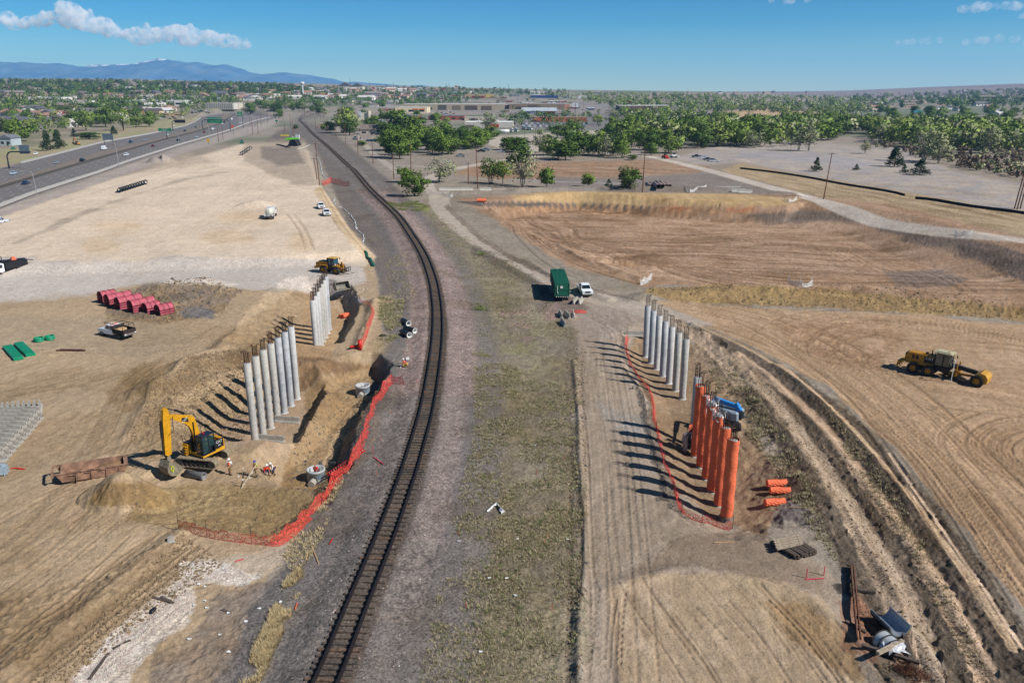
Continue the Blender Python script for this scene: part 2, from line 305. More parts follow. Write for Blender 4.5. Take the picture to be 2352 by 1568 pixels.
# farther roads
for pl, wd, c_ in [([(985, 442), (978, 425), (995, 405), (1060, 385), (1180, 365), (1290, 355)], 4.4, (178, 167, 152)), ([(1400, 352), (1480, 358), (1540, 370), (1640, 395), (1760, 428), (1900, 465), (2050, 500), (2200, 530), (2400, 560), (2800, 620)], 4.8, (186, 175, 160)),
                   ([(820, 310), (850, 345), (900, 385), (960, 425), (990, 445)], 2.6, (166, 156, 142)), ([(890, 380), (960, 382), (1050, 390)], 3, (160, 150, 136)),
                   ([(640, 322), (760, 322), (900, 320), (1060, 322)], 4, (148, 142, 135)), ([(1020, 436), (1200, 434), (1260, 432)], 3, (165, 155, 142)), ([(1180, 412), (1300, 418), (1440, 422)], 3, (150, 144, 138)),
                   ([(1480, 300), (1500, 285), (1440, 262), (1330, 250)], 8, (134, 130, 128)), ([(1380, 330), (1420, 300), (1450, 285), (1500, 282)], 8, (150, 142, 132)), ([(1130, 222), (1200, 212), (1300, 208)], 14, (150, 144, 138)), ([(850, 262), (960, 245), (1060, 228), (1180, 214)], 11, (146, 140, 134))]:
    M = np.zeros(GX.shape); stroke(smooth_path(W(pl), 4), wd, M, 1.0); w = sst(0.15, 0.5, M)[..., None]; COLR[:] = COLR * (1 - w) + lin(c_) * w
    ROUGH *= (1 - 0.7 * w[..., 0])
# ----- left of the railway -----
paint([(600, 330), (720, 330), (760, 420), (800, 520), (870, 640), (880, 760), (930, 800), (930, 1000), (880, 1200), (740, 1420), (640, 1700), (1020, 1700), (1100, 1000), (1080, 700), (1000, 520), (900, 420), (760, 300), (700, 280), (640, 300)], (120, 111, 101), 5, 1, .5, (104, 96, 90), rough=.35, grain=.8)
paint([(-900, 640), (0, 660), (480, 650), (640, 670), (860, 600), (880, 760), (850, 900), (850, 1010), (760, 1110), (680, 1230), (640, 1300), (560, 1400), (560, 1800), (-900, 1900)], (172, 151, 122), 4, 1, .5, (161, 141, 113), rough=.3)
paint([(-900, 470), (0, 475), (300, 400), (560, 330), (700, 328), (735, 425), (800, 520), (862, 590), (840, 612), (700, 612), (-900, 650)], (208, 190, 166), 4, 1, .3, (203, 185, 161), rough=.06, grain=.12)
paint([(735, 425), (800, 520), (862, 590), (852, 606), (790, 540), (720, 440)], (196, 172, 136), 3, .8, .4, rough=.5)
paint([(560, 325), (700, 320), (730, 400), (735, 425), (680, 425), (620, 400), (560, 370)], (160, 146, 126), 6, .7, 1, (150, 136, 118)); paint([(600, 338), (680, 335), (700, 375), (640, 380), (600, 360)], (122, 112, 102), 5, .8, 1)
paint([(-900, 560), (0, 592), (230, 600), (440, 590), (620, 590), (745, 598), (838, 612), (835, 640), (790, 665), (830, 690), (790, 680), (640, 668), (480, 655), (330, 652), (240, 670), (0, 692), (-900, 700)], (190, 181, 169), 6, 1, 1.0, (182, 173, 161), rough=.15, grain=.8)
paint([(60, 545), (150, 500), (300, 450), (440, 410), (520, 395), (400, 415), (250, 470), (120, 530), (30, 560)], (164, 150, 132), 4, .8, .5)
paint([(280, 400), (400, 385), (500, 372), (430, 350), (330, 362), (200, 410)], (168, 152, 132), 6, .7, 1)
paint([(-900, 520), (0, 480), (230, 402), (410, 340), (530, 302), (640, 270), (640, 285), (540, 318), (420, 352), (250, 415), (0, 500), (-900, 560)], (160, 150, 140), 3, .9, .4)
for u_, v_, a_, b_ in [(270, 520, 60, 14), (230, 560, 40, 18), (520, 545, 60, 16), (690, 560, 26, 30), (560, 500, 60, 20)]: paint(blob(u_, v_, a_, b_), (198, 170, 132), 12, .5, 1.5)
paint([(240, 700), (330, 652), (470, 650), (560, 668), (500, 720), (380, 740), (250, 730)], (150, 128, 98), 4, 1, .7, (118, 106, 92), rough=1.1)
paint(blob(450, 715, 34, 14), (112, 110, 108), 4, .9, 1.5, rough=1); paint(blob(420, 680, 40, 12), (104, 98, 90), 4, .7, 1.5)
paint([(-200, 720), (240, 735), (330, 745), (480, 760), (380, 800), (200, 815), (-200, 820)], (160, 143, 118), 8, .7, 1)
# slopes around the pits
paint([(300, 1010), (350, 905), (450, 818), (560, 800), (640, 815), (640, 905), (560, 940), (505, 985), (520, 1015), (430, 1060), (330, 1050)], (164, 143, 112), 4, 1, .6, (144, 122, 92), rough=.8)
paint([(640, 690), (560, 740), (470, 800), (640, 815), (690, 720), (720, 680), (680, 670)], (162, 140, 110), 5, 1, .6, (146, 126, 98), rough=.7)
paint([(500, 805), (640, 800), (760, 820), (860, 850), (850, 870), (740, 860), (690, 900), (640, 900), (560, 850)], (136, 110, 80), 5, 1, .8, (118, 98, 76), rough=.7)
paint([(505, 985), (575, 935), (640, 905), (735, 905), (700, 962), (655, 1022), (560, 1026), (520, 1012)], (170, 146, 118), 4, 1, .4, (164, 142, 118), rough=.25)
paint([(640, 818), (760, 820), (805, 740), (790, 685), (720, 675), (690, 720)], (178, 150, 114), 4, 1, .4, (168, 140, 106), rough=.25)
paint([(700, 900), (760, 860), (850, 850), (900, 870), (870, 1000), (780, 1130), (640, 1130), (650, 1070), (700, 980)], (160, 137, 104), 4, 1, .5, (146, 122, 90), rough=.55)
paint([(815, 928), (845, 930), (790, 1010), (760, 1070), (735, 1080), (760, 1020), (790, 960)], (184, 158, 122), 4, .9, .6)
paint([(860, 850), (905, 860), (890, 920), (860, 990), (800, 1080), (770, 1130), (740, 1200), (720, 1180), (760, 1090), (815, 1000), (850, 930)], (104, 96, 84), 5, .9, .8, (86, 80, 72), rough=.8)
paint([(270, 1200), (340, 1130), (430, 1110), (640, 1120), (740, 1140), (700, 1200), (640, 1240), (420, 1212)], (158, 138, 100), 5, .9, .5, (140, 120, 86), rough=.6)
paint(blob(300, 1135, 90, 42), (160, 134, 92), 5, .95, .6, (132, 110, 78), rough=1.1)
paint([(240, 900), (330, 840), (400, 830), (350, 905), (300, 935), (250, 930)], (142, 120, 88), 6, .7, 1, rough=.6); paint(blob(340, 880, 60, 28), (138, 118, 86), 8, .7, 1)
paint([(440, 1290), (560, 1270), (660, 1250), (690, 1290), (600, 1330), (480, 1310)], (176, 162, 142), 8, .8, 1)
paint([(-100, 1400), (200, 1330), (420, 1230), (400, 1300), (260, 1400), (60, 1568), (-60, 1640)], (156, 134, 104), 12, .7, 1.5, (140, 122, 96), rough=.9)
paint([(130, 1620), (215, 1500), (280, 1425), (340, 1370), (415, 1325), (410, 1288), (500, 1286), (570, 1306), (620, 1318), (560, 1348), (455, 1350), (462, 1395), (435, 1440), (365, 1470), (335, 1510), (300, 1570), (240, 1620)], (210, 202, 190), 4, .95, .8, (186, 174, 158), rough=.4, grain=1.0)
paint([(470, 1360), (540, 1345), (640, 1330), (700, 1290), (700, 1420), (620, 1500), (570, 1600), (310, 1640), (345, 1520), (445, 1450)], (146, 128, 108), 8, .8, 1.2, (118, 108, 98), rough=.7)
paint([(560, 1400), (640, 1310), (720, 1250), (760, 1160), (800, 1110), (860, 1060), (900, 1130), (820, 1300), (720, 1480), (640, 1650), (480, 1680), (540, 1500)], (112, 106, 102), 8, .9, 1, (98, 93, 90), rough=.35, grain=1)
for u_, v_, a_, b_ in [(665, 1400, 14, 50), (600, 1510, 26, 50), (720, 1260, 16, 40), (745, 1180, 14, 30), (900, 740, 22, 14), (890, 700, 16, 20), (880, 790, 24, 18)]: paint(blob(u_, v_, a_, b_), (168, 148, 112), 8, .8, 1.5, (130, 118, 92), grain=1)
# ballast
_d = linedist(GX, GY, TRACK) if False else None
def band(i0, i1, o0, o1, c, c2, amt, soft, grain=1.2):
    seg = TRACK[i0:i1]; pl = [proj(x, y, 0) for x, y in offs(seg, -o0)] + [proj(x, y, 0) for x, y in offs(seg, -o1)][::-1]
    paint(pl, c, soft, amt, .25, c2, rough=.35, grain=grain, ns=N0)
band(0, 236, -7.5, 9.0, (120, 114, 108), (102, 97, 93), .8, 14)
band(20, 236, -4.2, 4.6, (130, 121, 113), (102, 96, 90), 1, 8)
band(62, 150, -4.8, 5.8, (158, 138, 128), (124, 109, 102), .8, 9)
band(34, 66, 1.5, 4.6, (144, 131, 123), (122, 110, 104), .7, 14)
band(0, 236, -1.5, 1.5, (104, 94, 84), (88, 80, 74), 1, 4)
band(0, 40, -3.6, -1.6, (92, 88, 84), (112, 106, 100), .8, 6)
for pl, wd, c_ in STRIPS:
    M = np.zeros(GX.shape); stroke(smooth_path(W(pl), 5), wd * 1.5, M, 1.0)
    w = sst(0.2, 0.75, M + 0.5 * (N2 - 0.5))[..., None]; COLR[:] = COLR * (1 - w) + lin(c_) * w; ROUGH *= 1 - 0.75 * w[..., 0]; GZ -= 0.14 * w[..., 0]
# ----- wheel marks -----
rnd = random.Random(4)
MD = np.zeros(GX.shape); ML = np.zeros(GX.shape)
def family(pl, n, spread, width=0.28, amt=.7, light=.3, tread=.5, sub=8, cut=True):
    base = smooth_path(W(pl), sub)
    for k in range(n):
        o = rnd.uniform(-spread, spread); i0 = int(rnd.uniform(0, .45) * len(base)) if cut else 0; i1 = len(base) - (int(rnd.uniform(0, .45) * len(base)) if cut else 0)
        if i1 - i0 < 3: continue
        tilt = rnd.uniform(-.25, .25) * spread * .5
        wp = offs(base, o)[i0:i1]
        wp = [(x + tilt * j / len(wp), y) for j, (x, y) in enumerate(wp)]
        for g in ((-1, 1) if rnd.random() < .6 else (0,)):
            stroke(offs(wp, g * 1.0), width * rnd.uniform(.7, 1.3), ML if rnd.random() < light else MD, amt * rnd.uniform(.4, 1), tread if rnd.random() < .6 else 0)
family([(1790, 790), (1830, 750), (1900, 730), (2010, 730), (2120, 745), (2352, 790)], 15, 5)
family([(2300, 850), (2150, 845), (2000, 838), (1880, 815), (1800, 775)], 12, 4)
family([(2150, 770), (2050, 745), (1940, 760), (1880, 790), (1900, 830), (2000, 850), (2120, 870)], 12, 3)
family([(1540, 720), (1700, 760), (1850, 820), (1990, 900), (2150, 1010), (2352, 1200)], 18, 5)
family([(1990, 900), (2080, 1000), (2200, 1170), (2352, 1400), (2420, 1520)], 18, 5, tread=.7)
family([(2420, 960), (2300, 960), (2220, 1000), (2240, 1060), (2340, 1110), (2450, 1150)], 16, 4)
family([(2500, 1000), (2350, 985), (2290, 1020), (2330, 1070), (2450, 1100)], 9, 2)
family([(1800, 720), (2100, 740), (2352, 780), (2600, 830)], 10, 4); family([(2100, 900), (2352, 930), (2600, 960)], 10, 5)
family([(1150, 490), (1230, 500), (1260, 540), (1340, 600), (1440, 640)], 12, 9, .35)
family([(1300, 515), (1500, 560), (1640, 620), (1800, 645), (1900, 650)], 34, 12, .7, .9)
family([(1180, 500), (1400, 525), (1640, 540), (1900, 560)], 30, 14, .7, .8); family([(1560, 600), (1750, 590), (1950, 600), (2120, 640)], 26, 9, .6, .9); family([(2352, 640), (2150, 620), (1990, 560), (1900, 515)], 14, 8, .7, .8); family([(1240, 520), (1280, 560), (1380, 610), (1500, 645)], 14, 5, .5, .9)
family([(100, 1640), (300, 1480), (420, 1380), (560, 1330)], 10, 2.5, .25, .5); family([(-60, 1250), (150, 1130), (330, 1040), (420, 1000)], 18, 5, .25, .6); family([(-60, 1640), (100, 1500), (300, 1340), (430, 1240)], 16, 2.5, .28, .9, .1); family([(1330, 860), (1350, 1000), (1360, 1200), (1370, 1400), (1370, 1640)], 10, 1.2, .2, .6); family([(1560, 700), (1750, 740), (1980, 880), (2180, 1100), (2352, 1330)], 22, 6, .3, .8)
family([(2020, 960), (2120, 1040), (2240, 1200), (2400, 1450)], 16, 2, .25, 1, 0, .8); family([(1200, 455), (1500, 458), (1840, 462)], 8, 3, .5, .8)
family([(1480, 540), (1640, 560), (1900, 600), (2050, 600)], 16, 14, .4); family([(1500, 500), (1750, 520), (1980, 545), (2120, 590), (2060, 625), (1850, 630), (1600, 600)], 18, 9, .4)
family([(1960, 545), (1890, 590), (1800, 600), (1700, 585), (1600, 560)], 16, 8, .4)
family([(1880, 500), (2000, 560), (2080, 620), (2180, 690)], 12, 6, .4); family([(1200, 505), (1330, 520), (1600, 520), (1850, 530)], 12, 7, .4)
family([(1400, 720), (1390, 800), (1400, 900), (1420, 1050), (1430, 1200), (1440, 1400), (1450, 1600)], 16, 2.6, .2, .45, .45, .5)
family([(1300, 690), (1400, 740), (1440, 780), (1400, 850)], 8, 2, .22, .5)
family([(1500, 1320), (1560, 1400), (1640, 1500), (1720, 1620)], 9, 2.4, .16, .5, .4); family([(1700, 1320), (1800, 1420), (1880, 1520), (1960, 1640)], 12, 2.2, .16, .6, .3)
family([(1420, 1350), (1410, 1450), (1405, 1600)], 5, .6, .22, .7, 0, .8)
family([(1100, 380), (1250, 400), (1450, 400), (1600, 392)], 10, 14, .6, .5); family([(1700, 400), (1900, 440), (2150, 490), (2352, 530)], 12, 6, .5, .5)
family([(0, 905), (200, 870), (380, 820), (520, 790), (700, 700), (760, 670)], 16, 3.5, .3, .45, .5); family([(-50, 1320), (120, 1180), (240, 1000), (300, 880), (420, 800), (560, 720)], 18, 4, .3, .45, .5)
family([(-100, 1480), (100, 1330), (260, 1200), (350, 1150)], 12, 2.5, .25, .5, .5); family([(-100, 1560), (150, 1420), (300, 1280), (420, 1210)], 10, 1.6, .25, .7, .2)
family([(340, 1210), (480, 1160), (640, 1180), (720, 1150)], 14, 3, .2, .5, .3); family([(0, 800), (250, 805), (480, 790)], 6, 1.5, .3, .5)
family([(300, 600), (500, 500), (620, 400), (690, 330)], 10, 9, .3, .28, .4); family([(60, 640), (400, 560), (700, 560), (820, 590)], 8, 8, .3, .22, .4)
family([(730, 420), (790, 520), (850, 590)], 8, 2.6, .3, .7, .1, .3); family([(670, 500), (700, 540), (720, 590)], 4, 1, .35, .6, .1, .3); family([(560, 380), (640, 400), (700, 440)], 8, 8, .4, .4)
family([(500, 808), (640, 800), (800, 830), (900, 850)], 9, 1.6, .3, .6, .2)
family([(1040, 470), (1200, 600), (1400, 700), (1600, 750)], 6, 1.4, .3, .3, .5, 0)
M2 = (MD * (0.55 + 0.7 * N0))[..., None]
COLR *= 1 - 0.5 * np.clip(M2, 0, 1) * np.array([.92, 1, 1.08]); COLR[:] = COLR + (COLR * 1.22 - COLR) * ML[..., None]
near = sst(600, 150, GY)
def streaks(pts, d0, d1, across, stretch, amp, soft=12, seed=5):    # grading marks drawn out along one direction
    a, b = P(*d0), P(*d1); dx, dy = b[0] - a[0], b[1] - a[1]; L = math.hypot(dx, dy); dx /= L; dy /= L
    d, _ = polydist(PU, PV, pts); w = sst(soft, -soft, d); m = w > 0; X, Y = GX[m], GY[m]; wob = 14 * (fbm(X, Y, 26, 2, seed + 7) - .5)
    s = fbm((X * dx + Y * dy) / stretch, (-X * dy + Y * dx) + wob, across, 4, seed, .65); r = 1 - 2 * np.abs(fbm((X * dx + Y * dy) / stretch / 2, (-X * dy + Y * dx) + wob, across * 2.2, 3, seed + 4) - .5)
    k = amp * w[m] * ((s - .5) * 1.6 + (sst(.86, .98, r) - .15) * -.35)
    COLR[m] *= np.clip(1 + k, .4, 1.5)[:, None] ** np.array([.9, 1, 1.15]); GZ[m] += .10 * k * near[m]
streaks([(1150, 490), (1300, 478), (1700, 496), (1850, 500), (2050, 560), (2352, 640), (2352, 700), (1900, 655), (1500, 640), (1330, 600)], (1300, 560), (1900, 572), 2.2, 12, .65)
streaks([(1190, 495), (1300, 500), (1500, 640), (1330, 600), (1200, 540)], (1200, 500), (1450, 640), 1.1, 14, .8, seed=15)
streaks([(1500, 690), (1850, 712), (2400, 760), (2900, 900), (2900, 1700), (2330, 1380), (2100, 1050), (1850, 850), (1620, 750)], (1900, 860), (2352, 1330), 1.3, 12, .18, seed=25)
streaks([(1800, 712), (2400, 760), (2700, 860), (2700, 1000), (2100, 880), (1700, 740)], (1800, 730), (2352, 790), 1.4, 12, .32, seed=35)
streaks([(-300, 830), (300, 830), (560, 800), (330, 990), (200, 1200), (400, 1220), (200, 1400), (-60, 1640), (-400, 1640)], (0, 1470), (420, 1215), .9, 9, .24, seed=45)
streaks([(1330, 700), (1480, 720), (1450, 800), (1540, 1130), (1600, 1300), (1450, 1640), (1340, 1640), (1340, 1000)], (1400, 1500), (1400, 800), .6, 12, .26, seed=55)
streaks([(1430, 1360), (1640, 1310), (1850, 1350), (1960, 1460), (2030, 1640), (1440, 1640)], (1560, 1340), (1760, 1600), .6, 10, .28, seed=65)
streaks([(1080, 372), (1540, 370), (1620, 395), (1330, 410), (1100, 410)], (1100, 380), (1500, 400), 3, 10, .8, seed=75)
streaks([(1650, 392), (1900, 412), (2352, 492), (2600, 560), (2352, 540), (1900, 455)], (1700, 390), (2300, 500), 1.6, 14, .7, seed=85)
streaks([(1590, 752), (1880, 885), (2220, 1250), (2400, 1500), (2500, 1700), (2060, 1700), (1900, 1220), (1660, 870)], (1700, 860), (2150, 1480), .5, 8, .6, seed=95)
streaks([(-700, 640), (0, 470), (560, 335), (700, 335), (850, 600), (0, 690)], (200, 600), (690, 350), 2.2, 9, .10, seed=105)
ROUGH = np.clip(ROUGH, 0, 1.2)
_hw, _ = polydist(PU, PV, [(-900, 760), (-420, 655), (0, 481), (83, 448), (231, 399), (411, 337), (532, 301), (632, 268), (560, 250), (510, 250), (466, 262), (430, 287), (349, 306), (242, 325), (107, 360), (0, 387), (-420, 498), (-900, 600)])
_hf = sst(-1.0, 3.0, _hw); ROUGH *= _hf; COLR[:] = COLR * _hf[..., None] + lin((128, 122, 120)) * (1 - _hf[..., None])
GZ = GZ - 0.15 * MD * near - 0.04 * ML * near
GZ = GZ + near * ROUGH * (0.42 * (N2 - 0.5) + 0.25 * (N0 - 0.5)) * sst(60, 25, GY * 0 + 30 - 0) + near * 0.12 * (N1 - 0.5) * np.minimum(1, ROUGH * 2)
clod = np.clip(fbm(GX, GY, 0.8, 2, 61) - 0.62, 0, 1) * 4 * np.clip(ROUGH - .35, 0, 1)
GZ += near * clod * 0.35
GZ = np.where(_hw < 3, np.minimum(GZ, 0.2 * sst(0, 3, _hw) + (GZ - 0) * sst(0, 3, _hw)), GZ)
tone = 0.84 + 0.32 * N1 + 0.14 * (N3 - 0.5) + np.clip(.25 + 1.6 * ROUGH, 0, 1.2) * near * (0.46 * (N0 - 0.5) + 0.40 * (N2 - 0.5)) + 0.14 * (np.random.default_rng(1).random(GX.shape) - .5)
_w = sst(.54, .66, fbm(GX, GY, 9.0, 4, 88)) * sst(400, 300, GY) * np.clip(ROUGH * 4 - .5, 0, 1); COLR *= (1 - .16 * _w)[..., None] * (1 - _w[..., None] * np.array([0, .03, .09]))
COLR *= tone[..., None]
vert = np.stack([GX, GY, GZ], -1).reshape(-1, 3)
me = bpy.data.meshes.new('ground')
nv = NR * NC; nf = (NR - 1) * (NC - 1)
me.vertices.add(nv); me.vertices.foreach_set('co', vert.astype(np.float32).ravel())
idx = np.arange(nv).reshape(NR, NC)
fa = np.stack([idx[:-1, :-1], idx[:-1, 1:], idx[1:, 1:], idx[1:, :-1]], -1).reshape(-1, 4).astype(np.int32)
me.loops.add(nf * 4); me.loops.foreach_set('vertex_index', fa.ravel())
me.polygons.add(nf); me.polygons.foreach_set('loop_start', np.arange(0, nf * 4, 4, dtype=np.int32))
try: me.polygons.foreach_set('loop_total', np.full(nf, 4, np.int32))
except Exception: pass
me.polygons.foreach_set('use_smooth', np.ones(nf, bool))
me.update(calc_edges=True)
att = me.color_attributes.new('earth', 'FLOAT_COLOR', 'POINT')
att.data.foreach_set('color', np.concatenate([np.clip(COLR * KALB * np.array([1.0, 0.98, 0.995]), 0, 0.8), np.clip(GRAIN, 0, 2)[..., None]], -1).astype(np.float32).ravel())
ground = bpy.data.objects.new('ground', me); COL.objects.link(ground); ground['kind'] = 'structure'
_vr = vs[::-1]
def hz(x, y):                                 # height of the finished ground
    dn_y = (H * CP * CP + 0) ; b_ = None
    t = y / H                                 # (cp - b sp)/(sp + b cp) = t
    b_ = (CP - t * SP) / (SP + t * CP)
    v = 784 + b_ * F; u = 1176 + F * x * (SP + b_ * CP) / H
    fi = np.interp(v, _vr, np.arange(NR)[::-1]); fj = np.interp(u, us, np.arange(NC))
    i, j = int(min(fi, NR - 2)), int(min(fj, NC - 2)); a, b = fi - i, fj - j
    return float((GZ[i, j] * (1 - b) + GZ[i, j + 1] * b) * (1 - a) + (GZ[i + 1, j] * (1 - b) + GZ[i + 1, j + 1] * b) * a)
def G(u, v, dz=0.0):                          # ground point seen at photo position
    z = 0.0
    if v < 275:
        b = (v - 784) / F; k = (SP + b * CP) / (CP - b * SP); kx = (u - 1176) / F / (CP - b * SP); y0 = 500.0; y = y0
        while y < 9000:
            y1 = y * 1.03
            if H - y1 * k < hz(y1 * kx, y1): break
            y = y1
        a_, b_ = y, y * 1.03
        for _ in range(10):
            c_ = (a_ + b_) / 2
            if H - c_ * k < hz(c_ * kx, c_): b_ = c_
            else: a_ = c_
        return Vector((b_ * kx, b_, hz(b_ * kx, b_) + dz))
    for _ in range(12):
        x, y = P(u, max(v, 216), z); z2 = hz(x, y)
        if abs(z2 - z) < 0.01: break
        z = z + (z2 - z) * 0.7
    x, y = P(u, max(v, 216), z)
    return Vector((x, y, z + dz))
def D2(x, y, z=0): return proj(x, y, z)
# ---------------- materials ----------------
MATS = {}
def S(c): return tuple(float(v) for v in lin(c)) + (1.0,)
def mat(name, c, rough=0.7, metal=0.0, var=0.12, scale=3.0, bump=0.0, spec=0.3, c2=None, alpha=1.0):
    if name in MATS: return MATS[name]
    m = bpy.data.materials.new(name); m.use_nodes = True; nt = m.node_tree; b = nt.nodes['Principled BSDF']
    b.inputs['Roughness'].default_value = rough; b.inputs['Metallic'].default_value = metal
    b.inputs['Specular IOR Level'].default_value = spec
    col = c if len(c) == 4 else (*c, 1)
    n = nt.nodes.new('ShaderNodeTexNoise'); n.inputs['Scale'].default_value = scale; n.inputs['Detail'].default_value = 5
    tc = nt.nodes.new('ShaderNodeTexCoord'); nt.links.new(tc.outputs['Object'], n.inputs['Vector'])
    r = nt.nodes.new('ShaderNodeValToRGB'); nt.links.new(n.outputs['Fac'], r.inputs[0])
    d = c2 if c2 else tuple(x * (1 - var) for x in col[:3])
    l = tuple(min(1, x * (1 + var)) for x in col[:3]) if not c2 else col[:3]
    r.color_ramp.elements[0].position = .35; r.color_ramp.elements[1].position = .65
    r.color_ramp.elements[0].color = (*d[:3], 1); r.color_ramp.elements[1].color = (*l, 1)
    nt.links.new(r.outputs[0], b.inputs['Base Color'])
    if bump:
        bp = nt.nodes.new('ShaderNodeBump'); bp.inputs['Strength'].default_value = bump; bp.inputs['Distance'].default_value = 0.05
        nt.links.new(n.outputs['Fac'], bp.inputs['Height']); nt.links.new(bp.outputs[0], b.inputs['Normal'])
    if alpha < 1: b.inputs['Alpha'].default_value = alpha
    MATS[name] = m; return m
def ground_mat():
    m = bpy.data.materials.new('earth'); m.use_nodes = True; nt = m.node_tree; b = nt.nodes['Principled BSDF']
    b.inputs['Roughness'].default_value = 0.95; b.inputs['Specular IOR Level'].default_value = 0.1
    at = nt.nodes.new('ShaderNodeAttribute'); at.attribute_name = 'earth'
    ge = nt.nodes.new('ShaderNodeNewGeometry')
    def noise(s, d=4, r=.6):
        n = nt.nodes.new('ShaderNodeTexNoise'); n.inputs['Scale'].default_value = s; n.inputs['Detail'].default_value = d; n.inputs['Roughness'].default_value = r
        nt.links.new(ge.outputs['Position'], n.inputs['Vector']); return n
    def math_(op, a, b_):
        n = nt.nodes.new('ShaderNodeMath'); n.operation = op
        for i, x in enumerate((a, b_)):
            if isinstance(x, (int, float)): n.inputs[i].default_value = x
            else: nt.links.new(x, n.inputs[i])
        return n.outputs[0]
    n1 = noise(5.0, 3, .7); n2 = noise(0.8, 5, .65); n3 = noise(0.06, 4)
    # tone = 1 + grain*(n1-.5)*k + (n2-.5)*.4 + (n3-.5)*.25
    g = math_('MULTIPLY', math_('MULTIPLY', math_('SUBTRACT', n1.outputs['Fac'], .5), 2.6), at.outputs['Alpha'])
    h = math_('MULTIPLY', math_('SUBTRACT', n2.outputs['Fac'], .5), .75)
    k = math_('MULTIPLY', math_('SUBTRACT', n3.outputs['Fac'], .5), .35)
    t = math_('MAXIMUM', math_('ADD', 1.0, math_('ADD', g, math_('ADD', h, k))), .25)
    mx = nt.nodes.new('ShaderNodeVectorMath'); mx.operation = 'SCALE'; nt.links.new(at.outputs['Color'], mx.inputs[0]); nt.links.new(t, mx.inputs['Scale'])
    nt.links.new(mx.outputs[0], b.inputs['Base Color'])
    bp = nt.nodes.new('ShaderNodeBump'); bp.inputs['Strength'].default_value = .55; bp.inputs['Distance'].default_value = .12
    nt.links.new(math_('ADD', n1.outputs['Fac'], math_('MULTIPLY', n2.outputs['Fac'], 2.0)), bp.inputs['Height']); nt.links.new(bp.outputs[0], b.inputs['Normal'])
    return m
ground.data.materials.append(ground_mat())
